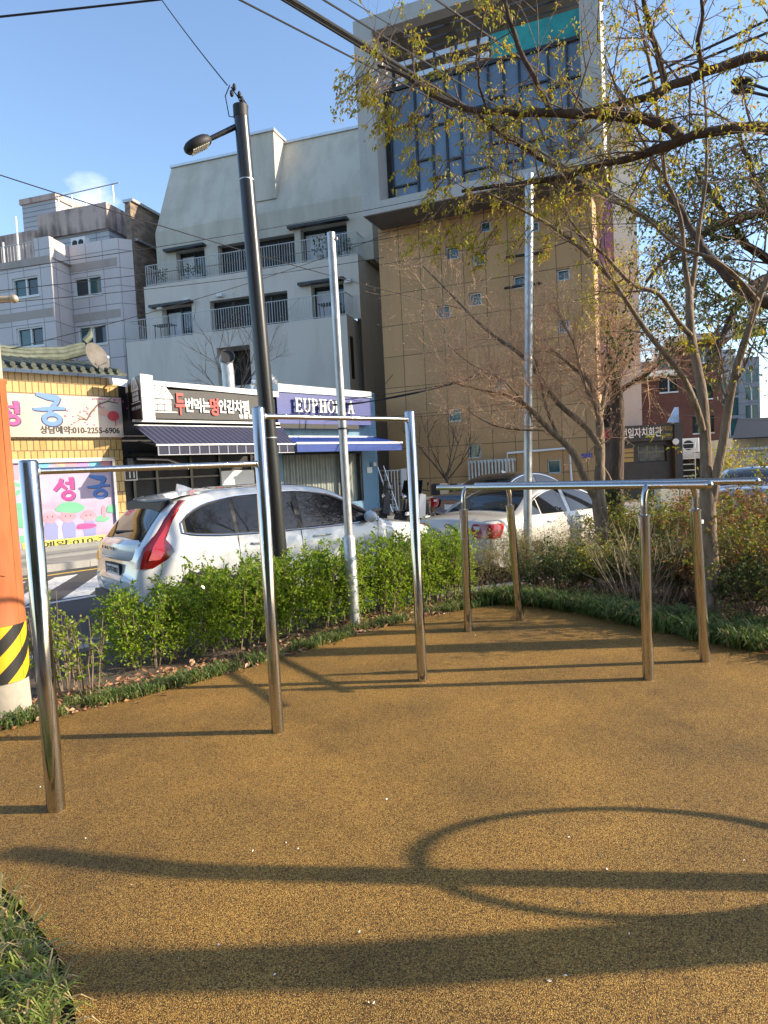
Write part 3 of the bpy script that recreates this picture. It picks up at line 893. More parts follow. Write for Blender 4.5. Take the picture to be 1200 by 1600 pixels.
small = [(696, 384, 717, 405), (738, 392, 760, 414), (733, 457, 752, 478), (683, 477, 703, 497), (802, 430, 822, 450), (872, 500, 890, 520), (700, 638, 720, 659), (731, 694, 752, 716), (855, 718, 876, 740), (750, 345, 766, 362), (822, 346, 842, 362), (770, 590, 790, 608), (870, 420, 890, 438)]
hs = []
for a in small:
    q = FT.rect(*a); hs.append(q)
mb = MB(); mb.wall(0, sT1, -.3, zB + .3, hs, 0.0, .22)
mb.add([(sT1, 0, -.3), (sT1, 1.4, -.3), (sT1, 1.4, zB), (sT1, 0, zB)], [(0, 1, 2, 3)])
mb.add([(sT1, 1.4, -.3), (sT1 - 2.6, 20, -.3), (sT1 - 2.6, 20, zB), (sT1, 1.4, zB)], [(0, 1, 2, 3)])
mb.add([(0, 0, -.3), (0, 20, -.3), (0, 20, zB), (0, 0, zB)], [(3, 2, 1, 0)])
mb.build('tan_wall', MT['tan'], t)
for a, b, c, d in hs:
    w = MB().box(a, b, .19, .21, c, d).build('window', MT['glassteal'], t)
    f = MB(); f.box(a, a + .05, .1, .19, c, d); f.box(b - .05, b, .1, .19, c, d); f.box(a + .05, b - .05, .1, .19, d - .05, d); f.box(a + .05, b - .05, .1, .19, c, c + .05)
    f.build('frame', MT['galv'], w)
# box
pier = FT.s(590, 250, dT) - sF0
pr = sF1 - FT.s(912, 240, dT)
zG0 = FT.z(600, 312, dT); zG1 = FT.z(610, 148, dT + 1.0)
DEP = 21  # unseen depth, stretched back to keep sun off the alley wall
mb = MB()
mb.box(sF0, sF0 + pier, dT, DEP, zB, zTop)
mb.hexa([(sF1 - pr, dT, zB), (sF1, dT, zB), (sF1, dT + 1.3, zB), (sF1 - pr, dT + 1.3, zB)], [(sF1 - pr, dT, zTop), (sF1, dT, zTop), (sF1, dT + 1.3, zTop), (sF1 - pr, dT + 1.3, zTop)])
mb.hexa([(sF1 - pr - 1.2, dT + 1.3, zB), (sF1 - .05, dT + 1.3, zB), (sF1 - 2.8, DEP, zB), (sF1 - pr - 3, DEP, zB)], [(sF1 - pr - 1.2, dT + 1.3, zG1 - .1), (sF1 - .05, dT + 1.3, zG1 - .1), (sF1 - 2.8, DEP, zG1 - .1), (sF1 - pr - 3, DEP, zG1 - .1)])
mb.box(sF0 + pier, sF1 - pr, dT + .002, 0.0, zB + .002, zG0)
mb.box(sF0 + pier, sF1 - pr, dT + .002, dT + .5, zTop - .55, zTop - .003)
fr = mb.build('concrete_frame', MT['frameconc'], t)
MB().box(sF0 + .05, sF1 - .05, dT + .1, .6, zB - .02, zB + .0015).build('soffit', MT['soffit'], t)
# curtain wall
gs0, gs1 = sF0 + pier, sF1 - pr
gy = dT + .9
cw = MB().box(gs0 + .25, gs1, gy, gy + .1, zG0, zG1).build('curtain_wall', MT['boxglass'], t)
ml = MB()
xs = [gs0 + .25]
pat = [1.0, .62, .55, .55, 1.05, .55, .55, 1.0, .62, .55, .55]
i = 0
while xs[-1] < gs1 - .4:
    xs.append(xs[-1] + pat[i % len(pat)]); i += 1
for x in xs: ml.box(x - .035, x + .035, gy - .09, gy - .002, zG0, zG1)
hz = zG1 - zG0
for k in range(len(xs) - 1):
    for f_ in ((.17, .68), (.35, .72), (.17, .62), (.3, .75))[k % 4]:
        z_ = zG0 + hz * f_
        ml.box(xs[k] + .036, min(gs1, xs[k + 1] - .036), gy - .08, gy - .003, z_ - .03, z_ + .03)
ml.box(gs0 + .25, gs1, gy - .1, gy + .12, zG1, zG1 + .12)
ml.build('mullions', MT['darkpole'], t)
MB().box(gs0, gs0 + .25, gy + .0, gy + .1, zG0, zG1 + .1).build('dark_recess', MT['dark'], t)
# open roof terrace: rail, louvred canopy, teal screen
rl = MB()
tl = FT.s(765, 75, gy)
for z_ in (.42, .95): rl.box(gs0, tl - .05, gy + .05, gy + .12, zG1 + z_ - .09, zG1 + z_ + .09)
rl.build('terrace_railing', MT['alu'], t)
rl = MB()
for k in range(5):
    x = gs0 + (tl - gs0) * (k + .5) / 5
    rl.box(x - .04, x + .04, gy - .0, gy + .2, zG1 + .12, zG1 + 1.1)
rl.build('railing_posts', MT['darkpole'], t)
lv = MB()
n = 15
for k in range(n):
    y_ = dT + .55 + k * .5
    e_ = gs1 - .12 * (y_ - dT - .5)
    lv.box(gs0, e_, y_, y_ + .37, zTop - .5, zTop - .42)
for k in range(4):
    x = gs0 + (gs1 - gs0) * (k + .4) / 4
    lv.box(x - .12, x + .12, dT + .5, DEP - 1, zTop - .40, zTop - .15)
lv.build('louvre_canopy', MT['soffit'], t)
MT['tealpanel'] = mat('turquoise glass screen', (.02, .32, .31), .15, var=.25, scale=1.5)
tp = MB(); a, b = FT.s(767, 70, gy), FT.s(908, 60, gy)
tp.box(a, gs1 - .02, gy + .02, gy + .08, zG1 + .13, zG1 + 1.05)
tp.build('turquoise_screen', MT['tealpanel'], t)
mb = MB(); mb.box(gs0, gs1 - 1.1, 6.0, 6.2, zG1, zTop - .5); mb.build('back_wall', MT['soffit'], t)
MB().box(sF0 + pier, sF1 - pr - 2.9, gy + .3, DEP - .01, zG1 - .3, zG1 - .12).build('terrace_floor', MT['frameconc'], t)
# service pipe, louvre screen and small blue plate on the tan wall
pz = MB()
q = [FT.w(*([FT.s(x, y, -.1)] + [-.1, FT.z(x, y, -.1)])) for x, y in ((792, 742), (793, 708), (890, 700), (894, 765))]
pl = [Vector((FT.s(x, y, -.1), -.1, FT.z(x, y, -.1))) for x, y in ((792, 742), (793, 708), (890, 700), (894, 765))]
pz.tube(pl, .045, 8); pz.build('service_pipe', MT['white'], t, True)
a0, a1, c0, c1 = FT.rect(732, 718, 806, 752, -.3)
lv = MB()
k = a0
while k < a1: lv.box(k, k + .06, -.34, -.28, -.2, c1); k += .13
lv.box(a0, a1, -.28, -.24, c1 - .1, c1 + .003)
lv.build('louvre_screen', MT['galv'], t)
a0, a1, c0, c1 = FT.rect(909, 708, 925, 715, -.02)
MB().box(a0, a1, -.03, -.003, c0, c1).build('blue_plate', mat('blue enamel', (.03, .05, .3), .4), t)
# projecting light fixtures seen by the pole
for x, y in ((815, 400), (812, 448)):
    s_, z_ = FT.px(x, y, -.4)
    MB().tube([(s_ - .5, -.7, z_ - .05), (s_ + .7, -.0, z_ + .12)], .05, 8).build('wall_spotlight', MT['black'], t)

# ------------------------------------------------------------------ grey apartment block (left)
FA = Facade(-14.05, 37.0, -17.0)
MT['apt'] = gridmat('lavender grey stone cladding', (.60, .545, .53), (.56, .505, .50), (.26, .24, .235), 1.05, .92, .022, 0, .5, .10, .5, .4, .45, 2)
MT['aptband'] = stained('pinkish grey band', (.43, .37, .33), (.28, .23, .20), .5, 1, 3)
MT['stainedpink'] = stained('stained pinkish parapet', (.50, .39, .34), (.13, .10, .09), .85, 1.3, 10, .9, .46, .60)
MT['siding'] = gridmat('grey metal siding', (.42, .43, .45), (.40, .41, .43), (.18, .19, .2), 40, .28, .025, 0, .5, .1)
MT['brickmix'] = gridmat('brown stone brick', (.32, .22, .15), (.17, .12, .09), (.20, .17, .14), .42, .16, .02, .5, .9, .35, 1.5, .6)
t = fthing('grey_apartment_block', 'grey stone clad apartment block with stained parapet and brick side wall', 'building', FA)
hA = FA.z(178, 372, 0)                                        # top of the cladding
C0 = FA.s(110, 450, 0)
fl = FA.z(150, 513, 0), FA.z(145, 435, 0)
wC = [FA.rect(115, 432, 159, 462, 0), FA.rect(122, 508, 167, 539, 0)]
ch = FA.s(186, 450, 0)
mb = MB(); mb.wall(C0, ch, -.3, hA, wC, 0.0, .3)
mb.add([(ch, 0, -.3), (ch + .55, .6, -.3), (ch + .55, .6, hA), (ch, 0, hA)], [(0, 1, 2, 3)])
# left bay, nearer
dA = -1.6
A1 = FA.s(80, 420, dA)
hL = FA.z(40, 408, dA)
wA = [FA.rect(19, 433, 60, 464, dA), FA.rect(26, 511, 68, 542, dA)]
mb.wall(A1 - 9, A1, -.3, hL, wA, dA, .3)
mb.add([(A1, dA, -.3), (C0, 0, -.3), (C0, 0, hA), (A1, dA, hL + 1.05)], [(0, 1, 2, 3)])
ap = A1 - .95
mb.box(ap, A1, dA + .001, dA + .3, hL, hL + 1.05)
mb.add([(A1 - 9, dA, hL), (A1, dA, hL), (A1, 6, hL), (A1 - 9, 6, hL)], [(0, 1, 2, 3)])
mb.add([(C0, 0, hA), (ch + .55, 0.6, hA), (ch + .55, 8, hA), (C0, 8, hA)], [(0, 1, 2, 3)])
mb.build('clad_wall', MT['apt'], t)
bb = MB()
for zb in (FA.z(150, 420, 0), FA.z(150, 500, 0)):
    bb.box(C0 + .03, ch - .02, -.02, .001, zb, zb + .42)
    bb.box(A1 - 9, A1 - .02, dA - .02, dA + .001, zb + .05, zb + .47)
bb.build('stone_band', MT['aptband'], t)
for q, d_ in [(w, 0) for w in wC] + [(w, dA) for w in wA]:
    a, b, c, d = q
    w = MB().box(a, b, d_ + .2, d_ + .24, c, d).build('window', MT['glass'], t)
    gt = MB().box(a + .08, (a + b) / 2, d_ + .18, d_ + .199, c + .06, d - .06) if d_ == dA or q is wC[1] else MB().box((a + b) / 2, b - .08, d_ + .18, d_ + .199, c + .06, d - .06)
    gt.build('pane', MT['glassteal'], w)
    f = MB(); e = .075
    f.box(a, a + e, d_ + .06, d_ + .18, c, d); f.box(b - e, b, d_ + .06, d_ + .18, c, d); f.box(a + e, b - e, d_ + .06, d_ + .18, d - e, d); f.box(a + e, b - e, d_ + .06, d_ + .18, c, c + e)
    f.box((a + b) / 2 - .045, (a + b) / 2 + .045, d_ + .1, d_ + .2, c + e, d - e)
    f.build('frame', MT['white'], w)
    MB().box(a - .05, b + .05, d_ - .06, d_ + .1, c - .08, c - .002).build('sill', MT['white'], w)
# recessed top floor: siding and stained parapet
pz0 = FA.z(130, 362, 1.2); pz1 = FA.z(130, 322, 1.2)
e0, e1 = FA.s(60, 340, 1.2), FA.s(164, 330, 1.2)
mb = MB(); mb.box(e0, e1, 1.4, 8, hA, pz0); mb.build('top_floor_siding', MT['siding'], t)
mb = MB(); mb.box(e0 - .1, e1 + .1, 1.2, 8.1, pz0, pz1)
mb.box(e0 - 7, e0 - .1, .9, 7, pz0 - 1.2, pz1 - .9)
mb.build('parapet', MT['stainedpink'], t)
mb = MB(); mb.box(e0 - 7, e0 - .1, 1.0, 6.9, hL, pz0 - 1.2); mb.build('set_back_wall', MT['brickmix'], t)
q0, q1 = FA.s(35, 330, 3), FA.s(87, 320, 3)
mb = MB(); mb.box(q0, q1, 3, 6, pz1 - 1.0, FA.z(60, 316, 3)); hb = mb.build('stair_house', MT['siding'], t)
MB().box(q0 - .1, q1 + .1, 2.9, 6.1, FA.z(60, 316, 3), FA.z(60, 316, 3) + .32).build('stair_house_roof', MT['stainedpink'], hb)
# brick side wall
bs = ch + .57
zt2 = FA.z(187, 316, .6)
mb = MB()
mb.hexa([(bs - .6, 1.0, -.3), (bs, .62, -.3), (bs, 15, -.3), (bs - .6, 15, -.3)], [(bs - .6, 1.0, zt2), (bs, .62, zt2), (bs, 15, zt2), (bs - .6, 15, zt2)])
mb.build('brick_side_wall', MT['brickmix'], t)
MB().box(bs - .5, bs + .12, .7, 15, zt2, zt2 + .15).build('coping', MT['galv'], t)
MB().box(bs, bs + .18, .8, 15, FA.z(192, 377, .9) - .12, FA.z(192, 377, .9)).build('ledge', MT['galv'], t)
s_, z_ = FA.px(127, 372, .9)
ac = MB().box(s_ - .45, s_ + .45, .6, 1.0, hA, hA + .62).build('outdoor_unit', MT['white'], t)
for k in (-.2, .2): MB().lathe([(.17, 0), (.17, .01)], 16, (s_ + k, .588, hA + .32), 'y').build('fan_grille', MT['black'], ac)
railing([(A1 - 9, dA + .1), (ap, dA + .1)], hL - .05, 1.0, .2).build('railing', MT['railing'], t)
rl = MB()
zr_ = pz1
for k in range(5):
    x = e0 + 1.2 + k * .9
    rl.tube([(x, 1.5, zr_), (x, 1.5, zr_ + .95)], .025, 5)
rl.tube([(e0 + .7, 1.5, zr_ + .9), (e0 + 5.2, 1.5, zr_ + 1.0)], .03, 5)
rl.build('roof_rail', MT['galv'], t)
for k, x in enumerate((5, 28)):
    s_, z_ = FA.px(x, 383, dA + .6)
    MB().tube([(s_, dA + .6, hL), (s_, dA + .6, hL + (2.6 if k else 1.4))], .05, 6).build('vent_pipe', MT['white'], t)

# ------------------------------------------------------------------ white building with purple banner, right of the tall one
FW = Facade(9.0, 31.0, -14.0)
MT['pale'] = stained('pale grey render wall', (.50, .495, .48), (.33, .33, .32), .35, .8, 4)
t = fthing('pale_grey_building', 'plain pale grey building with a purple banner, next to the tan one', 'building', FW)
wa, wb, wc = FW.s(963, 500), FW.s(999, 500), FW.s(905, 500)
zW = FW.z(985, 178)
mb = MB(); mb.box(wa, wb, 0, 11, -.3, zW); mb.box(wc, wa, .9, 11, -.3, zW + 3); mb.build('wall', MT['pale'], t)
MB().box(FW.s(945, 250, .85), wa - .02, .8, .899, -.2, zW - 1).build('brown_strip', mat('brown panel', (.09, .06, .045), .6), t)
mb = MB(); a, b = FW.s(912, 450, .7), FW.s(962, 450, .7)
mb.box(a, b, .72, .79, FW.z(945, 590, .7), FW.z(945, 305, .7))
mb.build('purple_banner', mat('purple banner cloth', (.50, .27, .52), .6, var=.3, scale=1.1), t)
mb = MB(); mb.box(FW.s(930, 620), wa - .02, .45, .85, -.2, FW.z(950, 632)); mb.build('porch', MT['dark'], t)
# low dark shop front beside it
FR = Facade(12.0, 30.0, -4.0)
MT['shopdark'] = mat('dark bronze cladding', (.045, .037, .032), .4, var=.25, scale=3)
t = fthing('dark_shop_front', 'low dark bronze shop front with white Korean lettering on its fascia', 'shop', FR)
ra, rb = FR.s(940, 700), FR.s(1062, 700)
zf0, zf1 = FR.z(1000, 690), FR.z(1000, 665)
mb = MB()
win = FR.rect(997, 696, 1042, 722)
door = FR.rect(992, 727, 1045, 757)
mb.wall(ra, rb, -.2, zf0, [win], 0, .2)
mb.box(ra, rb, -.25, 6, zf0, zf1)
mb.box(FR.s(1050, 700), rb, -.35, -.001, -.2, FR.z(1056, 660))
mb.build('front', MT['shopdark'], t)
w = MB().box(win[0], win[1], .16, .2, win[2], win[3]).build('window', MT['glass'], t)
mb = MB(); mb.mi = 0
random.seed(5)
for k in range(4):
    for j in range(2):
        x0 = win[0] + .1 + k * .38; z0 = win[2] + .06 + j * .42
        mb.box(x0, x0 + .3, .148, .155, z0, z0 + .34)
mb.build('posters', mat('faded posters', (.13, .135, .12), .6, var=.6, scale=7), w)
lt_ = MB(); a, b = FR.s(974, 680, -.3), FR.s(1031, 678, -.3)
lt_.text('전일자치회관', (a + b) / 2, FR.z(1003, 683.5, -.27), .42, -.275, .02, .012, width=(b - a) * 1.12)
lt_.build('lettering', mat('white letters', (.8, .8, .78), .5), t)
lg = MB(); cx, cz = FR.px(953, 679, -.27)
for k in range(14):
    q0, q1 = rad(40 + k * 22), rad(40 + (k + 1) * 22)
    if k in (0,): continue
    lg.prism([(cx + r_ * math.cos(q), cz + r_ * .8 * math.sin(q)) for r_, q in ((.19, q0), (.24, q0), (.24, q1), (.19, q1))], -.28, -.251)
lg.box(cx - .1, cx + .2, -.28, -.251, cz - .04, cz + .01)
lg.build('emblem', mat('red sign paint', (.45, .04, .05), .5), t)
yl = MB(); a, b = FR.s(1034, 675, -.3), FR.s(1051, 675, -.3)
yl.text('문화교실', (a + b) / 2, FR.z(1042, 673, -.27), .2, -.275, .01, .01, width=b - a)
yl.text('배드민턴', (a + b) / 2, FR.z(1042, 684, -.27), .2, -.275, .01, .01, width=b - a)
yl.build('small_lettering', mat('ochre letters', (.42, .27, .06), .5), t)
mp_ = MB()
for k in range(3):
    a, b, c, d = FR.rect(970, 701 + k * 7.5, 990, 707 + k * 7.5, -.03)
    mp_.box(a, b, -.035, -.003, c, d)
mp_.build('ochre_notice', mat('ochre notice', (.40, .28, .10), .6), t)
tp = MB()
cxx, czz = FR.px(1056, 690, -.4)
tp.lathe([(.13, 0), (.13, .06)], 20, (cxx, -.42, czz), 'y'); tp.build('clock', MT['white'], t, True)
a, b, c = FR.px(1043, 660, -.36), FR.px(1061, 660, -.36), FR.px(1059, 636, -.36)
mb = MB(); mb.prism([a, b, (b[0], c[1]), (b[0] - .15, c[1])], -.36, -.3); mb.build('blue_gable_sign', mat('blue and white sign', (.25, .40, .62), .4, var=.5, scale=1.6), t)
# red-brown brick building
FB = Facade(16.0, 44.0, -17.0)
MT['redbrick'] = gridmat('dark red brick', (.115, .045, .036), (.095, .037, .03), (.07, .04, .035), .3, .1, .012, .5, .8, .2, 1.0, .3)
t = fthing('brick_building', 'dark red brick building with flat roof beyond the dark shop front', 'building', FB)
ba, bb_, bm = FB.s(1000, 620), FB.s(1129, 620), FB.s(1056, 560)
zb1, zb2 = FB.z(1105, 532), FB.z(1020, 590)
bw = [FB.rect(1087, 542, 1112, 566), FB.rect(1080, 600, 1114, 623), FB.rect(1030, 588, 1060, 612), FB.rect(1082, 650, 1116, 676)]
mb = MB(); mb.wall(bm, bb_, -.3, zb1, [bw[0], bw[1], bw[3]], 0, .25)
mb.wall(ba, bm, -.3, zb2, [bw[2]], 0.002, .25)
mb.add([(bb_, 0, -.3), (bb_, 9, -.3), (bb_, 9, zb1), (bb_, 0, zb1)], [(0, 1, 2, 3)])
mb.build('brick_wall', MT['redbrick'], t)
for a, b, c, d in bw:
    w = MB().box(a, b, .2, .24, c, d).build('window', MT['glass'], t)
    f = MB(); f.box((a + b) / 2 - .04, (a + b) / 2 + .04, .12, .2, c, d); f.box(a, b, -.05, .1, c - .09, c - .002); f.build('frame', MT['alu'], w)
mb = MB(); mb.box(bm - .5, bb_ + .6, -.7, 9, zb1, zb1 + .35); mb.build('roof_slab', MT['concrete'], t)
mb = MB(); mb.box(ba, bm, -.9, 0, zb2, zb2 + .3); mb.build('pale_canopy', MT['white'], t)
mb = MB(); mb.box(ba, bm - .01, .3, 8, zb2 + .3, FB.z(1030, 562)); mb.build('upper_storey', mat('slate siding', (.10, .11, .13), .6, var=.15, scale=2), t)
# ground-floor clutter: outdoor unit, steps
s_, z_ = FB.px(1083, 697, -2)
tt = thing('outdoor_unit', 'white air conditioner outdoor unit above an awning of the brick building', 'air conditioner', FB.w(s_, -.6, z_ - .35), FB.a)
MB().bbox(-.5, .5, -.2, .2, 0, .85, .03).build('casing', MT['white'], tt)
MB().lathe([(.3, 0), (.3, .02), (.05, .03)], 20, (-.12, -.222, .43), 'y').build('fan_grille', MT['dark'], tt)
mb = MB(); a, b = FB.s(1064, 715, -1), FB.s(1104, 715, -1)
mb.box(a, b, -.9, -.0, z_ - .75, z_ - .4); mb.build('shop_awning', MT['white'], t)
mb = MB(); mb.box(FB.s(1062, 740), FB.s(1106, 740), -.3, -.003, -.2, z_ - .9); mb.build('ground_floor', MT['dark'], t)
# white metal stair beside the dark shop front
s0, z0 = FB.px(1072, 738, -2)
tt = thing('metal_stair', 'white metal stair with open treads beside the dark shop front', 'stair', FB.w(s0, -2, -.2), FB.a)
for k in range(6): MB().box(-.5, .5, -.1 + k * .12, .12 + k * .12, .35 * k + .2, .35 * k + .25).build('tread', MT['white'], tt)
mb = MB()
for x in (-.52, .52): mb.tube([(x, 0, 0), (x, 0, 2.6)], .03, 6)
for k in range(4): mb.tube([(-.52, 0, 1.6 + k * .3), (.52, 0, 1.6 + k * .3)], .02, 5)
mb.build('handrail', MT['white'], tt)
# far grey office
FF = Facade(33, 62, -20.0)
MT['farclad'] = gridmat('pale grey far cladding', (.30, .30, .32), (.27, .275, .29), (.16, .16, .17), 1.5, 1.0, .03, 0, .5, .1)
t = fthing('far_grey_building', 'distant grey building with four rows of windows at the right edge', 'building', FF)
fa, fb = FF.s(1126, 650), FF.s(1188, 650)
zf = FF.z(1150, 560)
fw = [FF.rect(1165, 577 + 28 * k, 1184, 597 + 28 * k) for k in range(4)] + [FF.rect(1128, 590 + 32 * k, 1154, 617 + 32 * k) for k in range(3)]
mb = MB(); mb.wall(fa, fb, -.3, zf, fw, 0, .2); mb.box(fa, fb, .3, 10, -.3, zf - .01)
mb.add([(fb, 0, -.3), (fb, 10, -.3), (fb, 10, zf), (fb, 0, zf)], [(0, 1, 2, 3)])
mb.build('clad_wall', MT['farclad'], t)
for a, b, c, d in fw:
    w = MB().box(a, b, .1, .14, c, d).build('window', MT['glassteal'], t)
    MB().box((a + b) / 2 - .05, (a + b) / 2 + .05, .06, .1, c, d).build('frame', MT['alu'], w)
mb = MB(); mb.box(FF.s(1128, 560), FF.s(1152, 560), 1, 6, zf, zf + 1.0); mb.build('roof_room', MT['pale'], t)
# cream shed at the right edge
FC = Facade(19.5, 36, -12.0)
t = fthing('cream_shed', 'low cream sheet metal building with a black awning', 'building', FC)
ca, cb_ = FC.s(1146, 720), FC.s(1290, 700)
zc0 = FC.z(1175, 683)
mb = MB(); mb.box(ca, cb_, 0, 6, -.3, zc0); mb.build('wall', gridmat('cream sheet metal', (.50, .46, .38), (.47, .43, .35), (.3, .28, .23), .9, 8, .02, 0, .6, .12), t)
mb = MB(); mb.box(ca - .3, cb_, -.35, -.002, FC.z(1175, 703), FC.z(1175, 699)); mb.build('ledge', MT['galv'], t)
mb = MB(); mb.hexa([(ca - .4, -1.4, zc0 - .1), (cb_, -1.4, zc0 - .1), (cb_, 2, zc0 + 1.0), (ca + .8, 2, zc0 + 1.0)], [(ca - .4, -1.4, zc0 - .04), (cb_, -1.4, zc0 - .04), (cb_, 2, zc0 + 1.06), (ca + .8, 2, zc0 + 1.06)])
mb.build('black_awning', MT['black'], t)
# ================================================================== the row of small shops (facade frame FS, s = 0 at the right end of the yellow one)
MT['yellowtile'] = gridmat('yellow glazed tiles', (.56, .37, .14), (.44, .28, .085), (.17, .10, .05), .15, .28, .012, .5, .35, .22, 1.2, .6)
MT['rooftile'] = mat('grey green roof tiles', (.075, .088, .07), .75, var=.35, scale=4)
MT['stepconc'] = stained('grey concrete step', (.25, .25, .24), (.10, .10, .10), .6, 1.5, 2)
MT['navy'] = mat('navy awning cloth', (.028, .030, .085), .7, var=.2, scale=3)
MT['navystripe'] = None
Z0 = .15
t = fthing('yellow_tiled_shop', 'single storey shop clad in yellow tiles under a grey green tiled roof', 'shop', FS)
yL = -6.2
zt0 = FS.z(100, 586)
poster = FS.rect(14, 716, 187, 855)
poster = (FS.s(14, 790), FS.s(184, 790), FS.z(100, 861), FS.z(110, 716))
yR = FS.s(191, 700)
mb = MB(); mb.wall(yL, yR, Z0, zt0, [poster], 0, .15)
mb.add([(yR, 0, Z0), (yR, 4, Z0), (yR, 4, zt0), (yR, 0, zt0)], [(0, 1, 2, 3)])
mb.build('tiled_wall', MT['yellowtile'], t)
mb = MB(); mb.box(yL, yR, -.06, 1, Z0 - .3, Z0); mb.build('base', MT['stepconc'], t)
mb = MB(); mb.box(yL, yR + .1, -1.0, -.062, -.1, Z0 - .12); mb.build('front_step', MT['stepconc'], t)
# framed poster window
a, b, c, d = poster
f = MB(); e = .07
f.box(a, b, -.02, .14, d - .09, d - .002); f.box(b - e, b, -.02, .14, c, d - .09); f.box(a, a + e, -.02, .14, c, d - .09); f.box(a + e, b - e, -.02, .14, c, c + .05)
fr = f.build('window_frame', MT['alu'], t)
MT['posterpink'] = mat('pale lilac poster', (.40, .32, .44), .4, var=.16, scale=1.6, rvar=.1)
po = MB().box(a + e, b - e, .06, .1, c + .05, d - .09).build('poster', MT['posterpink'], t)


def pal(name, col): return mat(name, col, .5)


MT['magenta'] = pal('magenta print', (.42, .02, .20)); MT['blueprint'] = pal('blue print', (.04, .16, .48)); MT['bluelight'] = pal('light blue print', (.10, .22, .58))
MT['magentalight'] = pal('rose print', (.62, .05, .22)); MT['shadowprint'] = pal('dark print', (.035, .03, .09)); MT['greenprint'] = pal('green print', (.12, .42, .24)); MT['skinprint'] = pal('rose face print', (.58, .25, .32))
MT['robeprint'] = pal('slate robe print', (.20, .22, .42)); MT['yellowprint'] = pal('yellow print', (.68, .62, .10)); MT['blackprint'] = pal('black print', (.015, .015, .015)); MT['cyanprint'] = pal('cyan print', (.13, .42, .62)); MT['peachprint'] = pal('peach print', (.68, .36, .25)); MT['violetprint'] = pal('violet print', (.42, .22, .52))

# brush-lettered syllables drawn as strokes on a unit square
def stroke(mb, pts, w, y0, y1):
    """a brush stroke of varying width through pts [(x, z)]"""
    L_, R_ = [], []
    n = len(pts)
    for i in range(n):
        p0, p1 = pts[max(0, i - 1)], pts[min(n - 1, i + 1)]
        dx, dz = p1[0] - p0[0], p1[1] - p0[1]
        l = math.hypot(dx, dz) or 1
        ww = (w[i] if isinstance(w, (list, tuple)) else w) / 2
        L_.append((pts[i][0] - dz / l * ww, pts[i][1] + dx / l * ww)); R_.append((pts[i][0] + dz / l * ww, pts[i][1] - dx / l * ww))
    for i in range(n - 1):
        q = [L_[i], L_[i + 1], R_[i + 1], R_[i]]
        mb.prism(q, y0, y1)


def ring_stroke(mb, cx, cz, rx, rz, w, y0, y1, n=18):
    stroke(mb, [(cx + rx * math.cos(2 * math.pi * k / n + 1.2), cz + rz * math.sin(2 * math.pi * k / n + 1.2)) for k in range(n + 1)], w, y0, y1)


def syl_seong(x, z, k, y, th):
    mb = MB()
    S = lambda pts: [(x + p * k, z + q * k) for p, q in pts]
    stroke(mb, S([(.38, .97), (.30, .74), (.02, .44)]), [.16 * k, .20 * k, .15 * k], y, y + th)
    stroke(mb, S([(.30, .76), (.42, .62), (.56, .50)]), [.15 * k, .17 * k, .12 * k], y + .001, y + th)
    stroke(mb, S([(.52, .76), (.78, .76)]), .12 * k, y + .002, y + th)
    stroke(mb, S([(.80, 1.02), (.83, .75), (.82, .46)]), [.22 * k, .20 * k, .18 * k], y - .001, y + th)
    ring_stroke(mb, x + .62 * k, z + .20 * k, .24 * k, .17 * k, .15 * k, y - .002, y + th)
    return mb


def syl_gung(x, z, k, y, th):
    mb = MB()
    S = lambda pts: [(x + p * k, z + q * k) for p, q in pts]
    stroke(mb, S([(.12, .98), (.45, .90), (.80, .86)]), [.10 * k, .19 * k, .21 * k], y, y + th)
    stroke(mb, S([(.80, .92), (.74, .74), (.60, .58)]), [.18 * k, .15 * k, .12 * k], y + .001, y + th)
    stroke(mb, S([(.0, .50), (.3, .50), (.65, .55), (1.0, .54)]), [.07 * k, .13 * k, .13 * k, .09 * k], y - .001, y + th)
    stroke(mb, S([(.56, .55), (.50, .38)]), [.12 * k, .13 * k], y + .002, y + th)
    ring_stroke(mb, x + .56 * k, z + .19 * k, .25 * k, .16 * k, .14 * k, y - .002, y + th)
    return mb


def blob(mb, cx, cz, rx, rz, y0, y1, n=18, wob=0.0, ph=0.0):
    mb.prism([(cx + rx * (1 + wob * math.sin(3 * q + ph)) * math.cos(q), cz + rz * (1 + wob * math.sin(2 * q + ph)) * math.sin(q)) for q in [2 * math.pi * k / n for k in range(n)]], y0, y1)


yp = .058
for fn, (px0, py0, px1, py1), m_, sh in ((syl_seong, (84, 750, 119, 781), 'magenta', 1), (syl_gung, (136, 749, 171, 778), 'blueprint', 1)):
    s0, s1 = FS.s(px0, (py0 + py1) / 2, .06), FS.s(px1, (py0 + py1) / 2, .06)
    zb_ = FS.z((px0 + px1) / 2, py1, .06)
    k = s1 - s0
    fn(s0 + .025, zb_ - .02, k, yp - .001, .003).build('lettering_shadow', MT['shadowprint'], po)
    fn(s0, zb_, k, yp - .006, .003).build('lettering', MT[m_], po)
s_, z_ = FS.px(28, 770, .06)
mb = MB(); stroke(mb, [(s_ - .1, z_ + .22), (s_ + .2, z_ + .12), (s_ - .12, z_ - .05)], .13, yp - .006, yp - .003); stroke(mb, [(s_ + .22, z_ - .05), (s_ + .1, z_ - .3), (s_ - .15, z_ - .32)], .15, yp - .006, yp - .003)
mb.build('lettering', MT['greenprint'], po)
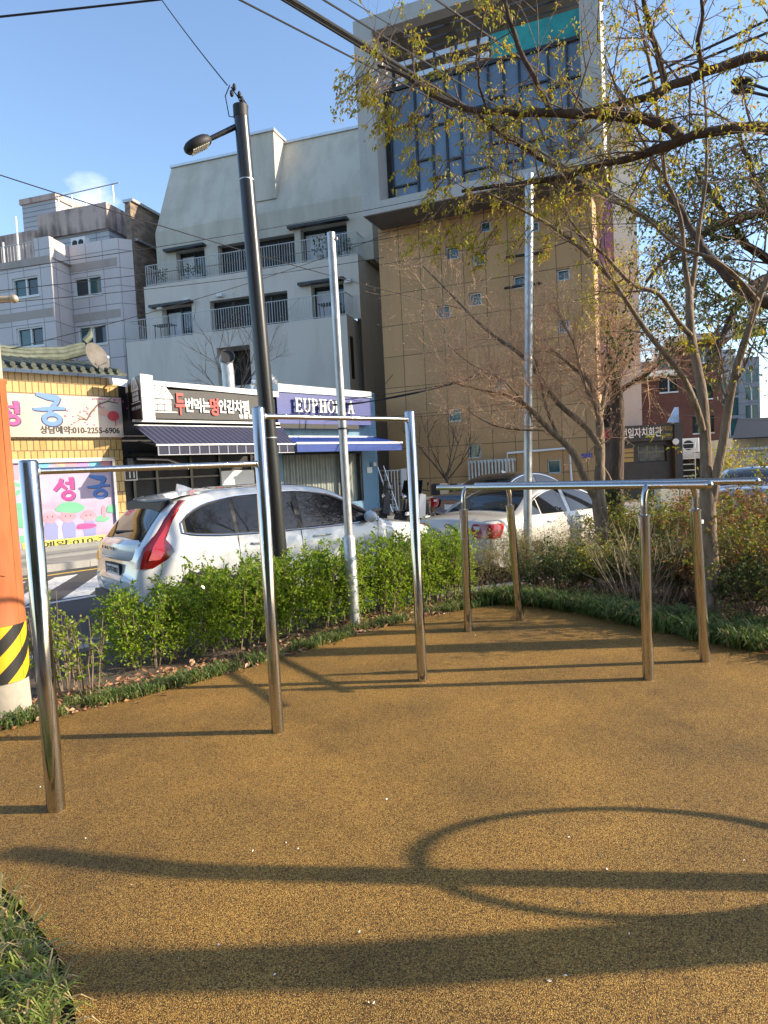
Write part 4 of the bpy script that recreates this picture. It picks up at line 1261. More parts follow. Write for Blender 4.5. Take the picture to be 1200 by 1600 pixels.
for i, (x, y, r_, m_) in enumerate(((27, 738, 9, 'skinprint'), (68, 724, 7, 'cyanprint'), (95, 721, 7, 'peachprint'), (112, 725, 7, 'skinprint'), (129, 727, 7, 'violetprint'), (148, 726, 7, 'cyanprint'), (165, 724, 7, 'skinprint'))):
    s_, z_ = FS.px(x, y, .06); mb = MB(); blob(mb, s_, z_, r_ * .021, r_ * .019, yp - .003, yp); mb.build('lantern_print', MT[m_], po)
# four little figures under lotus leaves, drawn flat on the poster
for i, x in enumerate((78, 106, 138)):
    s_, z_ = FS.px(x, 808 - i * 1.2, .06)
    b_ = MB(); b_.prism([(s_ - .13, z_ - .62), (s_ + .15, z_ - .62), (s_ + .18, z_ - .25), (s_ + .1, z_ - .1), (s_ - .1, z_ - .1), (s_ - .17, z_ - .25)], yp - .003, yp); b_.build('robe_print', MT['robeprint'], po)
    h = MB(); blob(h, s_, z_, .17, .155, yp - .006, yp - .002)
    for sg in (-1, 1): blob(h, s_ + sg * .17, z_ - .01, .045, .05, yp - .0055, yp - .002, 10)
    h.build('face_print', MT['skinprint'], po)
    e_ = MB()
    for sg in (-1, 1): blob(e_, s_ + sg * .06, z_ + .01, .014, .02, yp - .008, yp - .006, 8)
    e_.build('eyes_print', MT['blackprint'], po)
for x, y, rx, rz, m_ in ((110, 793, .36, .14, 'greenprint'), (178, 795, .22, .12, 'greenprint'), (160, 810, .18, .09, 'greenprint'), (162, 800, .06, .16, 'skinprint'), (134, 822, .26, .08, 'magentalight'), (34, 810, .2, .25, 'greenprint'), (40, 842, .3, .1, 'greenprint')):
    s_, z_ = FS.px(x, y, .06); mb = MB(); blob(mb, s_, z_, rx, rz, yp - .0095, yp - .008, 18, .12, x); mb.build('lotus_print', MT[m_], po)
a2, b2, c2, d2 = FS.s(70, 850, .06), FS.s(142, 846, .06), FS.z(110, 856, .06), FS.z(110, 841, .06)
MB().box(FS.s(35, 855, .06), FS.s(180, 845, .06), yp - .012, yp, c2, d2).build('yellow_strip', MT['yellowprint'], po)
mb = MB(); mb.text('예약:010-2255-6906', FS.s(66, 850, .06), c2 + .06, (d2 - c2) * .66, yp - .016, .003, .02, align='LEFT', width=2.95)
mb.build('phone_lettering', MT['blackprint'], po)
# sign board
MT['signsilver'] = mat('silver pink sign board', (.44, .36, .31), .38, metal=.15, var=.12, scale=1.0)
sg0, sg1 = yL + .3, FS.s(191, 650, -.12)
sz0, sz1 = FS.z(110, 683, -.12), FS.z(110, 618, -.12)
sb = MB().bbox(sg0, sg1, -.14, -.002, sz0, sz1, .015).build('sign_board', MT['signsilver'], t)
ys = -.146
for fn, (px0, py0, px1, py1), m_ in ((syl_seong, (-6, 626, 33, 663), 'magentalight'), (syl_gung, (52, 628, 102, 664), 'bluelight')):
    s0, s1 = FS.s(px0, (py0 + py1) / 2, ys), FS.s(px1, (py0 + py1) / 2, ys)
    zb_ = FS.z((px0 + px1) / 2, py1, ys); k = (s1 - s0)
    fn(s0 + .03, zb_ - .025, k, ys - .001, .004).build('lettering_shadow', MT['shadowprint'], sb)
    fn(s0, zb_, k, ys - .012, .008).build('lettering', MT[m_], sb)
mb = MB(); s0, s1 = FS.s(63, 672, ys), FS.s(187, 672, ys)
mb.text('상담예약:010-2255-6906', (s0 + s1) / 2, FS.z(125, 678, ys), .20, ys - .004, .006, .02, width=s1 - s0)
mb.build('phone_lettering', MT['blackprint'], sb)
br = MB()
L2 = [FS.px(x, y, ys) for x, y in ((122, 654), (136, 656), (142, 645), (152, 633), (168, 627), (184, 630))]
stroke(br, L2, [.02, .04, .045, .04, .035, .02], ys - .004, ys + .002)
for p_, q_ in (((136, 656), (120, 648)), ((142, 645), (150, 640)), ((152, 633), (160, 638)), ((168, 627), (175, 621)), ((126, 655), (118, 660))):
    stroke(br, [FS.px(*p_, ys), FS.px(*q_, ys)], [.02, .012], ys - .003, ys + .002)
pf = br; pf.mi = 1; random.seed(3)
for k in range(34):
    x, y = random.choice(L2); pf_x = x + random.uniform(-.35, .25); pf_z = y + random.uniform(-.16, .2)
    blob(pf, pf_x, min(max(pf_z, sz0 + .3), sz1 - .06), .022, .02, ys - .004, ys + .002, 6)
pf.build('branch_print', [mat('brown print', (.10, .055, .04), .5), MT['magentalight']], sb)
s_, z_ = FS.px(177, 650, ys); mb = MB(); blob(mb, s_, z_, .16, .13, ys - .005, ys + .002); mb.box(s_ + .04, s_ + .06, ys - .004, ys + .002, z_ - .26, z_ - .12); mb.build('lantern_print', mat('red print', (.55, .04, .05), .5), sb)
s_, z_ = FS.px(162, 644, ys); mb = MB(); blob(mb, s_, z_, .13, .09, ys - .0045, ys + .002); mb.build('lantern_print', MT['peachprint'], sb)
# tiled roof: slope, rows of tiles, ridge with upturned end
ez, rz_ = zt0 + .02, FS.z(90, 563, 1.6)
rf = MB()
rf.hexa([(yL, -.35, ez), (yR + .1, -.35, ez), (yR - .4, 1.9, rz_ - .1), (yL, 1.9, rz_ - .1)], [(yL, -.35, ez + .08), (yR + .1, -.35, ez + .08), (yR - .4, 1.9, rz_), (yL, 1.9, rz_)])
k = yL + .1
while k < yR:
    rf.tube([(k, -.42, ez + .10), (k, .7, (ez + rz_) / 2 + .06), (k, 1.85, rz_ + .02)], .065, 8)
    k += .235
rf.build('tiled_roof', MT['rooftile'], t, True)
rg_ = MB()
rp = [(yL, 1.75, rz_ + .12), (yL + 3, 1.75, rz_ + .05), (yR - 1.6, 1.75, rz_ + .02), (yR - .7, 1.6, rz_ + .1), (yR - .15, 1.45, rz_ + .28)]
for dz, r_ in ((0, .11), (.11, .10), (.21, .07)):
    rg_.tube([(p[0], p[1], p[2] + dz) for p in rp], r_, 8)
rg_.tube([(yR - .15, 1.45, rz_ + .55), (yR + .0, 1.4, rz_ + .72), (yR + .05, 1.4, rz_ + .95)], [.1, .09, .02], 8)
rg_.build('ridge', mat('pale green ridge tiles', (.12, .135, .10), .7, var=.35, scale=6), t, True)
# satellite dish
s_, z_ = FS.px(144, 573, .1)
dd = thing('satellite_dish', 'round grey satellite dish standing on the eaves of the tiled shop', 'satellite dish', FS.w(s_, -.1, zt0 + .08), FS.a + rad(22))
dd.scale = (.82, .82, .82)
mb = MB()
prof = [(.02, .0), (.2, .02), (.36, .07), (.46, .125), (.47, .12), (.36, .05), (.2, .0), (.02, -.02)]
mb.T = Matrix.Translation((0, 0, .48)) @ Matrix.Rotation(rad(-18), 4, 'X')
mb.lathe([(r_, -h) for r_, h in prof], 28, (0, 0, 0), 'y')
mb.build('dish', mat('weathered dish paint', (.13, .115, .10), .7, var=.25), dd, True)
MB().tube([(0, .12, 0), (0, .06, .48)], .03, 8).build('mast', MT['galv'], dd)
MB().tube([(0, 0, .2), (0, -.45, .3), (0, -.5, .42)], .012, 6).build('feed_arm', MT['galv'], dd)
MB().ball((0, -.5, .45), .05).build('feed_horn', MT['white'], dd)
# floodlight on the corner
s_, z_ = FS.px(184, 596, -.4)
dd = thing('flood_light', 'small white flood light at the top corner of the yellow wall', 'lamp', FS.w(s_, -.45, z_), FS.a)
MB().hexa([(-.2, -.1, -.1), (.16, -.12, -.16), (.16, .1, -.12), (-.2, .1, -.06)], [(-.22, -.1, .06), (.18, -.12, .03), (.18, .1, .06), (-.22, .1, .1)]).build('housing', MT['white'], dd)
MB().tube([(0, .1, 0), (.05, .45, .1)], .02, 6).build('bracket', MT['black'], dd)

# ------------------------------------------------------------------ kimchi stew restaurant
kL, kR = yR + .06, FS.s(425, 640, 0)
t = fthing('stew_restaurant', 'dark fronted restaurant with grey sign board, striped navy awning and pale roof edge', 'shop', FS)
zk1 = FS.z(330, 606, -.3); zk0 = FS.z(330, 656, -.3)
mb = MB(); mb.box(kL, kR, .35, 5, -.05, zk1 + .05)
mb.build('dark_wall', MT['dark'], t)
mb = MB()
q = lambda x, y, d: Vector((FS.s(x, y, d), d, FS.z(x, y, d)))
zA, zB_ = FS.z(243, 598, -.35), FS.z(398, 611, -.35)
mb.hexa([(FS.s(236, 600, -.35), -.38, zA - .07), (kR, -.38, zB_ - .15), (kR, .6, zB_ - .15), (FS.s(236, 600, -.35), .6, zA - .07)], [(FS.s(236, 600, -.35), -.38, zA + .05), (kR, -.38, zB_ + .02), (kR, .6, zB_ + .02), (FS.s(236, 600, -.35), .6, zA + .05)])
mb.build('roof_edge', MT['white'], t)
MT['signgrey'] = stained('dark grey sign board', (.060, .058, .056), (.03, .03, .03), .5, 2, 6, .5)
ks0 = FS.s(238, 630, -.32)
sb = MB().box(ks0, kR - .25, -.33, .3, zk0, zB_ - .1).build('sign_board', MT['signgrey'], t)
mb = MB(); mb.box(kR - .25, kR, -.2, .3, zk0, zB_ - .2); mb.build('dark_gap', MT['black'], t)
yk = -.336
s0, s1 = FS.s(274, 632, yk), FS.s(389, 640, yk)
txt = '두번먹는명인김치찜'
wd = (s1 - s0) / len(txt)
zt_k = FS.z(330, 645, yk)
w_ = MB(); r_ = MB()
for i, ch_ in enumerate(txt):
    red = ch_ in '두명'
    x = s0 + wd * (i + .5)
    (r_ if red else w_).text(ch_, x, zt_k - (.08 if red else 0), (.60 if i == 0 else .50 if red else .40), yk - .03, .028, .028, width=wd * (1.05 if red else .90))
w_.build('white_lettering', MT['white'], sb); r_.build('red_lettering', mat('red letters', (.62, .035, .03), .45), sb)
mb = MB(); mb.text('범물점', FS.s(384, 651, yk), FS.z(384, 654, yk), .13, yk - .01, .009, .02, width=.5); mb.build('small_lettering', MT['white'], sb)


def pavilion(mb, x, z, k, y0, y1):   # the white line drawing of a tiled pavilion
    P_ = lambda pts: [(x + a * k, z + b * k) for a, b in pts]
    mb.prism(P_([(-.55, .52), (-.35, .98), (.0, 1.02), (.18, .9), (.42, .56), (.5, .42), (-.5, .42)]), y0, y1)
    mb.prism(P_([(-.4, .0), (.4, .0), (.4, .38), (-.4, .38)]), y0, y1)
    mb.box(x - .6 * k, x + .62 * k, y0, y1, z - .08 * k, z - .04 * k)


def pavilion_lines(mb, x, z, k, y0, y1):
    for a, b in (((-.3, .52), (-.15, .92)), ((-.05, .5), (.1, .86)), ((.1, .5), (.2, .68)), ((.2, .68), (.32, .5)), ((-.4, .2), (.4, .2)), ((-.15, 0), (-.15, .38)), ((.12, 0), (.12, .38)), ((-.5, .40), (.5, .40))):
        stroke(mb, [(x + a[0] * k, z + a[1] * k), (x + b[0] * k, z + b[1] * k)], .02, y0, y1)


s_, z_ = FS.px(252, 641, yk)
mb = MB(); pavilion(mb, s_, z_, .78, yk - .012, yk + .004); pv = mb.build('pavilion_emblem', MT['white'], sb)
mb = MB(); pavilion_lines(mb, s_, z_, .78, yk - .016, yk - .0125); mb.build('emblem_lines', MT['signgrey'], pv)
# side box sign: brown panel facing along the street, with white ribbed front
xs0, xs1 = FS.s(195, 620, -.9), FS.s(238, 620, -.34)
zb0, zb1 = FS.z(215, 652, -.6), FS.z(215, 588, -.6)
MT['brownsign'] = mat('dark brown sign panel', (.035, .018, .014), .4)
dS = -1.05
bx = MB()
a_ = (FS.s(196, 622, 0) + .1, 0.0); b_ = (FS.s(221, 620, dS), dS); c_ = (FS.s(239, 620, dS + .12), dS + .12)
z1a, z1b = FS.z(196, 594, 0), FS.z(221, 586, dS); z0a, z0b = FS.z(196, 655, 0), FS.z(221, 655, dS)
bx.hexa([(a_[0], a_[1], z0a), (b_[0], b_[1], z0b), (c_[0], c_[1], z0b), (c_[0] - .05, .3, z0a)], [(a_[0], a_[1], z1a), (b_[0], b_[1], z1b), (c_[0], c_[1], z1b), (c_[0] - .05, .3, z1a)])
so_ = bx.build('side_sign', MT['brownsign'], t)
# flat white drawing on the brown face
U = Vector((b_[0] - a_[0], b_[1] - a_[1], 0)); Lu = U.length; U /= Lu; N = Vector((U.y, -U.x, 0))
Tm = Matrix(((U.x, -N.x, 0, a_[0] + N.x * .004), (U.y, -N.y, 0, a_[1] + N.y * .004), (0, 0, 1, 0), (0, 0, 0, 1)))
mb = MB(); mb.T = Tm; pavilion(mb, Lu * .55, z0a + .42, .62, -.006, 0); em = mb.build('pavilion_emblem', MT['white'], so_)
mb = MB(); mb.T = Tm; pavilion_lines(mb, Lu * .55, z0a + .42, .62, -.009, -.0065); mb.build('emblem_lines', MT['brownsign'], em)
mb = MB(); mb.T = Tm; mb.text('두번먹는 명인김치찜', Lu * .55, z0a + .2, .09, -.005, .004, .01, width=Lu * .7); mb.build('small_lettering', MT['white'], so_)
wp = MB()
V0, V1 = Vector((b_[0] - .0, b_[1] - .012, 0)), Vector((c_[0] + .02, c_[1] - .012, 0))
for k in range(4):
    p, q_ = V0.lerp(V1, k / 4 + .006), V0.lerp(V1, (k + 1) / 4 - .006)
    wp.hexa([(p.x, p.y, z0b - .02), (q_.x, q_.y, z0b - .02), (q_.x, q_.y + .05, z0b - .02), (p.x, p.y + .05, z0b - .02)], [(p.x, p.y, z1b + .03), (q_.x, q_.y, z1b + .03), (q_.x, q_.y + .05, z1b + .03), (p.x, p.y + .05, z1b + .03)])
wp.build('ribbed_panel', MT['white'], t)
for k in range(2):
    MB().box(ks0 - .6, kR, -.36 - .02 * k, -.3, zk0 - .1 - k * .14, zk0 - .04 - k * .14).build('pale_rail', MT['alu'] if k else MT['white'], t)


def awningmat(name, base, line, step, off=0.0):
    m, n, b, _ = newmat(name)
    tt = n.nodes.new('ShaderNodeTexCoord'); s = n.nodes.new('ShaderNodeSeparateXYZ'); n.links.new(tt.outputs['Object'], s.inputs[0])
    d = n.nodes.new('ShaderNodeMath'); d.operation = 'DIVIDE'; d.inputs[1].default_value = step; n.links.new(s.outputs[0], d.inputs[0])
    f = n.nodes.new('ShaderNodeMath'); f.operation = 'FRACT'; n.links.new(d.outputs[0], f.inputs[0])
    l = n.nodes.new('ShaderNodeMath'); l.operation = 'LESS_THAN'; l.inputs[1].default_value = .16; n.links.new(f.outputs[0], l.inputs[0])
    x = n.nodes.new('ShaderNodeMixRGB'); x.inputs[1].default_value = (*base, 1); x.inputs[2].default_value = (*line, 1)
    n.links.new(l.outputs[0], x.inputs[0]); n.links.new(x.outputs[0], b.inputs['Base Color']); b.inputs['Roughness'].default_value = .75
    return m


dA_ = -1.55
aw = MB()
za_t, za_f = FS.z(300, 665, -.35), FS.z(330, 694, dA_)
xa0, xa1 = FS.s(208, 664, -.35), kR + .1
xf0, xf1 = FS.s(245, 694, dA_), FS.s(459, 700, dA_)
aw.hexa([(xa0, -.34, za_t - .03), (xf0, dA_, za_f - .02), (xf1, dA_, za_f - .02), (xa1, -.34, za_t - .03)], [(xa0, -.34, za_t), (xf0, dA_, za_f), (xf1, dA_, za_f), (xa1, -.34, za_t)])
ao = aw.build('awning', awningmat('striped navy awning', (.012, .015, .048), (.085, .09, .14), .17), t)
aw = MB(); vz = za_f - .27
k = xf0
while k < xf1 - .02:
    e_ = min(k + .3, xf1)
    aw.hexa([(k, dA_ - .03, vz), (e_, dA_ - .015, vz), (e_, dA_ - .005, vz), (k, dA_ - .02, vz)], [(k, dA_ - .03, za_f - .04), (e_, dA_ - .015, za_f - .04), (e_, dA_ - .005, za_f - .04), (k, dA_ - .02, za_f - .04)])
    k += .3
aw.build('valance', awningmat('striped navy valance', (.010, .013, .04), (.20, .21, .26), .3), ao)
mb = MB(); mb.tube([(xf0 - .03, dA_ - .02, za_f - .02), (xf1 + .03, dA_ - .02, za_f - .02)], .03, 8); mb.tube([(xf0, dA_ - .025, vz), (xf1, dA_ - .025, vz)], .012, 6)
mb.build('front_bar', MT['alu'], ao)
for x in (xf0 + .5, xf1 - 1.0): MB().tube([(x, .3, za_t - .4), (x + .2, dA_ + .1, za_f - .1)], .025, 6).build('awning_arm', MT['alu'], ao)
# dark front: window frames, menu panel, number plate, boxes
fr = MB()
for x in (210, 246, 300, 345, 395): s_ = FS.s(x, 760, .3); fr.box(s_ - .04, s_ + .04, .27, .349, -.05, za_f - .1)
fr.box(kL, kR, .26, .349, FS.z(270, 745, .3) - .05, FS.z(270, 745, .3)); fr.box(kL, kR, .25, .349, FS.z(270, 712, .3), FS.z(270, 712, .3) + .09)
fr.build('window_frame', MT['darkpole'], t)
a, b, c, d = FS.rect(347, 735, 398, 800, .2); MB().box(a, b, .18, .26, c - .6, d).build('white_menu_panel', MT['white'], t)
a, b, c, d = FS.rect(193, 734, 213, 751, .1)
pl = MB().box(a, b, .05, .34, c, d).build('number_plate', MT['blackprint'], t)
mb = MB(); e = .025
mb.box(a, b, .045, .049, d - e, d); mb.box(a, b, .045, .049, c, c + e); mb.box(a, a + e, .045, .049, c + e, d - e); mb.box(b - e, b, .045, .049, c + e, d - e)
mb.text('11', (a + b) / 2 + .03, c + .07, .17, .044, .004, .02); mb.build('plate_lettering', MT['white'], pl)
a, b, c, d = FS.rect(197, 716, 206, 732, .1); MB().bbox(a, b, .0, .3, c, d, .02).build('meter_box', mat('grey box', (.12, .12, .12), .5), t)
s_ = FS.s(280, 716, -.1)
MB().tube([q(214, 717, -.1), q(262, 718, -.1), q(282, 725, -.1)], .035, 8).build('grey_pipe', MT['alu'], t, True)
# roof ducts
t2 = fthing('exhaust_duct', 'straight silver exhaust duct with a black mouth on the restaurant roof', 'duct', FS)
dd_ = 1.2
p0, p1, p2 = q(358, 612, dd_), q(356, 580, dd_), q(354, 566, dd_)
MB().tube([p0, p1, p2 + Vector((0, .02, .05))], .20, 20).build('pipe', MT['galv'], t2, True)
mo = p2 + Vector((0, 0, .1)); nn = Vector((-.40, -.88, .22)).normalized()
mth = MB().tube([mo - nn * .18, mo + nn * .30], .225, 22, False).build('mouth', MT['galv'], t2, True)
MB().tube([mo + nn * .20, mo + nn * .21], .215, 22).build('opening', MT['black'], mth)
t2 = fthing('flexible_duct', 'silver ribbed duct bent over like a hook on the restaurant roof', 'duct', FS)
base = q(430, 612, 1.0); pp, rr = [], []
for k in range(26):
    a_ = math.pi * k / 25
    pp.append(Vector((base.x - .40 + .40 * math.cos(a_), 1.0, base.z + .05 + .42 * math.sin(a_)))); rr.append(.20 if k % 2 else .17)
pp = [base + Vector((0, 0, -.9)), base] + pp + [pp[-1] - Vector((0, 0, .5))]; rr = [.19, .19] + rr + [.18]
MB().tube(pp, rr, 18).build('hose', mat('silver foil', (.62, .6, .56), .28, metal=.9), t2, True)

# ------------------------------------------------------------------ clothes shop with the purple sign
eL, eR = kR + .06, FS.s(594, 740, 0)
t = fthing('purple_sign_shop', 'pale blue shop with a purple sign, white serif letters and a bright blue awning', 'shop', FS)
MT['bluepaint'] = stained('pale blue paint', (.13, .25, .36), (.04, .09, .14), .6, 2.2, 6, .6)
MT['purple'] = mat('purple sign board', (.034, .050, .21), .45, var=.1, scale=2)
MT['royal'] = mat('royal blue awning cloth', (.004, .038, .23), .6, var=.15, scale=3)
zE = FS.z(520, 609, -.1)
win = (FS.s(443, 750, .1), FS.s(568, 760, .1), .55, FS.z(500, 706, .1))
mb = MB(); mb.wall(eL, eR, -.05, zE, [win], .1, .35)
mb.add([(eR, .1, -.05), (eR, 5, -.05), (eR, 5, zE), (eR, .1, zE)], [(0, 1, 2, 3)])
mb.build('blue_wall', MT['bluepaint'], t)
MB().box(eL, eR, .101, 5, zE, zE + .02).build('roof', MT['concrete'], t)
mb = MB(); zz0, zz1 = FS.z(430, 604, -.25), FS.z(581, 617, -.25)
mb.hexa([(eL, -.3, zz0 - .16), (FS.s(581, 620, -.3), -.3, zz1 - .12), (eR, .6, zz1 - .12), (eL, .6, zz0 - .16)], [(eL, -.3, zz0 + .1), (FS.s(581, 620, -.3), -.3, zz1 + .1), (eR, .6, zz1 + .1), (eL, .6, zz0 + .1)])
mb.build('roof_edge', mat('pale blue white trim', (.42, .47, .49), .5, var=.1), t)
a, b = FS.s(433, 640, -.25), FS.s(580, 640, -.25); c, d = FS.z(505, 663, -.25), FS.z(505, 617, -.25)
sb = MB().box(a, b, -.26, .099, c, d).build('sign_board', MT['purple'], t)
lt_ = MB()
l0, l1 = FS.s(462, 635, -.4), FS.s(553, 635, -.4)


def serif(mb, ch_, x, z, w, h, y0, y1):   # serif capitals from bars; b = stem, s = serif
    b_, s_ = w * .24, h * .09
    X = lambda a, b2, c2, d2: mb.box(x + a * w, x + b2 * w, y0, y1, z + c2 * h, z + d2 * h)
    sr_ = s_ / h
    def st(a): X(a, a + .24, sr_, 1 - sr_); X(a - .09, a + .33, 0, sr_); X(a - .09, a + .33, 1 - sr_, 1)
    def arc(cx, cz, rx, rz, a0, a1, n=12, t0=.22):
        for k in range(n):
            q0, q1 = rad(a0 + (a1 - a0) * k / n), rad(a0 + (a1 - a0) * (k + 1) / n)
            mb.prism([(x + (cx + (rx - t_) * math.cos(q_)) * w, z + (cz + (rz - t_ * .35) * math.sin(q_)) * h) for t_, q_ in ((0, q0), (0, q1), (t0, q1), (t0, q0))], y0, y1)
    if ch_ == 'E':
        st(.09); X(.33, .92, 0, sr_); X(.33, .92, 1 - sr_, 1); X(.33, .72, .46, .54); X(.83, .92, sr_, .25); X(.83, .92, .75, 1 - sr_); X(.64, .72, .36, .46); X(.64, .72, .54, .64)
    elif ch_ == 'U':
        X(.08, .3, .3, 1 - sr_); X(0, .4, 1 - sr_, 1); X(.78, .88, .3, 1 - sr_); X(.65, 1, 1 - sr_, 1); arc(.48, .3, .4, .3, 180, 360, 12, .16)
    elif ch_ == 'P':
        st(.09); arc(.42, .73, .5, .27, -90, 90, 12, .2); X(.33, .46, .92, 1); X(.33, .46, .46, .53)
    elif ch_ == 'H':
        st(.09); st(.68); X(.33, .68, .46, .54)
    elif ch_ == 'O':
        arc(.5, .5, .5, .5, 0, 360, 24, .2)
    elif ch_ == 'R':
        st(.09); arc(.42, .73, .46, .27, -90, 90, 12, .2); X(.33, .46, .92, 1); X(.33, .5, .46, .53)
        mb.prism([(x + .45 * w, z + .5 * h), (x + .68 * w, z + .5 * h), (x + 1.02 * w, z), (x + .76 * w, z)], y0, y1)
    elif ch_ == 'I':
        st(.38)
    elif ch_ == 'A':
        mb.prism([(x + .08 * w, z), (x + .18 * w, z), (x + .56 * w, z + h), (x + .46 * w, z + h)], y0, y1)
        mb.prism([(x + .7 * w, z), (x + .94 * w, z), (x + .6 * w, z + h), (x + .44 * w, z + h)], y0 - .001, y1)
        X(.26, .74, .3, .38); X(0, .32, 0, sr_); X(.62, 1.02, 0, sr_)


word = 'EUPHORIA'
wdt = [1, 1.05, .95, 1.1, 1.05, 1.05, .55, 1.05]
tot = sum(wdt) + .18 * (len(word) - 1); un = (l1 - l0) / tot; x = l0
hL_ = FS.z(507, 624, -.4) - FS.z(507, 645, -.4); zb_ = FS.z(507, 645, -.4)
for ch_, w_ in zip(word, wdt):
    serif(lt_, ch_, x, zb_, un * w_, hL_, -.40, -.33); x += un * (w_ + .18)
lt_.build('lettering', MT['white'], sb)
mb = MB()
for k in range(16): mb.box(l0 + un * k * .58 + .2, l0 + un * k * .58 + .22, -.33, -.26, zb_ + .1, zb_ + .13)
mb.build('letter_studs', MT['black'], sb)
mb = MB(); mb.text('dance & wear', (l0 + l1) / 2, FS.z(507, 661, -.25), .09, -.268, .006, .0, width=(l1 - l0) * .3)
mb = MB().box(a + .05, b - .7, -.27, -.1, c - .15, c - .005).build('shadow_gap', MT['black'], t)  # solid black bar; the shade below the sign is put into its colour
mb = MB().box(eL, FS.s(583, 680, -.1), -.12, .099, FS.z(500, 681, -.12) - .06, FS.z(500, 681, -.12)); mb.build('awning_rail', MT['white'], t)
dE = -1.35
x0, x1 = FS.s(441, 682, -.1), FS.s(590, 684, -.1); f0, f1 = FS.s(463, 691, dE), FS.s(627, 694, dE)
zt_e, zf_e = FS.z(500, 683, -.1), FS.z(545, 692, dE)
aw = MB(); aw.hexa([(x0, -.1, zt_e - .02), (f0, dE, zf_e - .02), (f1, dE, zf_e - .02), (x1, -.1, zt_e - .02)], [(x0, -.1, zt_e), (f0, dE, zf_e), (f1, dE, zf_e), (x1, -.1, zt_e)])
ao = aw.build('awning', MT['royal'], t)
MB().hexa([(f0, dE - .02, zf_e - .27), (f1, dE - .02, zf_e - .27), (f1, dE - .005, zf_e - .27), (f0, dE - .005, zf_e - .27)], [(f0, dE - .03, zf_e - .03), (f1, dE - .03, zf_e - .03), (f1, dE - .012, zf_e - .03), (f0, dE - .012, zf_e - .03)]).build('valance', MT['royal'], ao)
MB().box(f0 - .03, f1 + .03, dE - .05, dE + .01, zf_e - .03, zf_e + .03).build('front_bar', MT['white'], ao)
for x in (f0 + .5, f1 - .6): MB().tube([(x, .1, zt_e - .3), (x + .1, dE + .1, zf_e - .08)], .02, 6).build('awning_arm', MT['alu'], ao)
# windows with gathered curtains behind
gl = MB(); gl.box(win[0], win[1], .4, .43, win[2], win[3])
MT['curtain'] = mat('grey green curtain', (.25, .27, .245), .9, var=.15, scale=4)
wv = MB()
n = 150
vs = []
for i in range(n + 1):
    x = win[0] + (win[1] - win[0]) * i / n
    yy = .33 + .022 * math.sin(i * 1.15) + .014 * math.sin(i * .47 + 1)
    vs += [(x, yy, win[2]), (x, yy, win[3])]
wv.add(vs, [(2 * i, 2 * i + 2, 2 * i + 3, 2 * i + 1) for i in range(n)])
wv.build('curtain', MT['curtain'], t, True, ang=80)
gl.build('window_back', MT['dark'], t)
fr = MB(); s_ = FS.s(537, 750, .1)
fr.box(s_ - .07, s_ + .07, .05, .2, -.05, win[3]); fr.box(win[0], win[1], .12, .2, win[3] - .08, win[3]); fr.box(win[1] - .1, win[1], .12, .2, win[2], win[3])
fr.build('door_frame', MT['black'], t)
a, b, c, d = FS.rect(574, 730, 582, 739, .05); MB().box(a, b, .06, .099, c, d).build('notice', MT['paper'], t)
a, b, c, d = FS.rect(582, 722, 587, 728, .0); MB().bbox(a, b, -.05, .099, c, d, .02).build('meter_box', MT['alu'], t)
# aluminium ladder leaning in the alley
s_ = FS.s(597, 760, .6)
la, lb_ = FS.w(FS.s(620, 820, -.4), -.4, -.05), FS.w(FS.s(594, 728, .35), .35, FS.z(594, 728, .35))
tt = thing('ladder', 'aluminium ladder leaning beside the blue shop', 'ladder', la)
dv_ = lb_ - la; sdv = FS.u * .17
for sg in (-1, 1): MB().tube([sdv * sg, dv_ + sdv * sg], .03, 6).build('rail', MT['alu'], tt)
mb = MB()
for k in range(1, 10): mb.tube([dv_ * (k / 10) - sdv, dv_ * (k / 10) + sdv], .02, 6)
mb.build('rungs', MT['alu'], tt)
# white gate of the alley
ga, gb = P(603, 770, 27.0), P(632, 770, 27.0)
tt = thing('alley_gate', 'white barred gate in the dark alley beside the blue shop', 'gate', (ga.x, ga.y, -.05))
mb = MB(); L_ = (gb - ga).length; hg = P(615, 735, 27).z + .05
for k in range(7): mb.tube([(L_ * k / 6, 0, 0), (L_ * k / 6, 0, hg)], .022, 6)
for z_ in (.2, hg): mb.tube([(0, 0, z_), (L_, 0, z_)], .025, 6)
mb.build('bars', MT['white'], tt); MB().box(L_ - .1, L_ + .12, -.06, .06, 0, hg + .05).build('gate_post', MT['white'], tt)
# ================================================================== vehicles
def pchip(pts):
    xs = [p[0] for p in pts]; ys = [p[1] for p in pts]; n = len(xs)
    h = [xs[i + 1] - xs[i] for i in range(n - 1)]; dl = [(ys[i + 1] - ys[i]) / h[i] for i in range(n - 1)]
    m = [dl[0]] + [0 if dl[i - 1] * dl[i] <= 0 else 2 / (1 / dl[i - 1] + 1 / dl[i]) for i in range(1, n - 1)] + [dl[-1]]
    def f(x):
        if x <= xs[0]: return ys[0]
        if x >= xs[-1]: return ys[-1]
        i = max(k for k in range(n - 1) if xs[k] <= x)
        t = (x - xs[i]) / h[i]
        return (2 * t**3 - 3 * t**2 + 1) * ys[i] + (t**3 - 2 * t**2 + t) * h[i] * m[i] + (-2 * t**3 + 3 * t**2) * ys[i + 1] + (t**3 - t**2) * h[i] * m[i + 1]
    return f


def paint(name, col, metal=0.0):
    return mat(name, col, .28, metal=metal, coat=1.0, spec=.5, rvar=.03, scale=3)


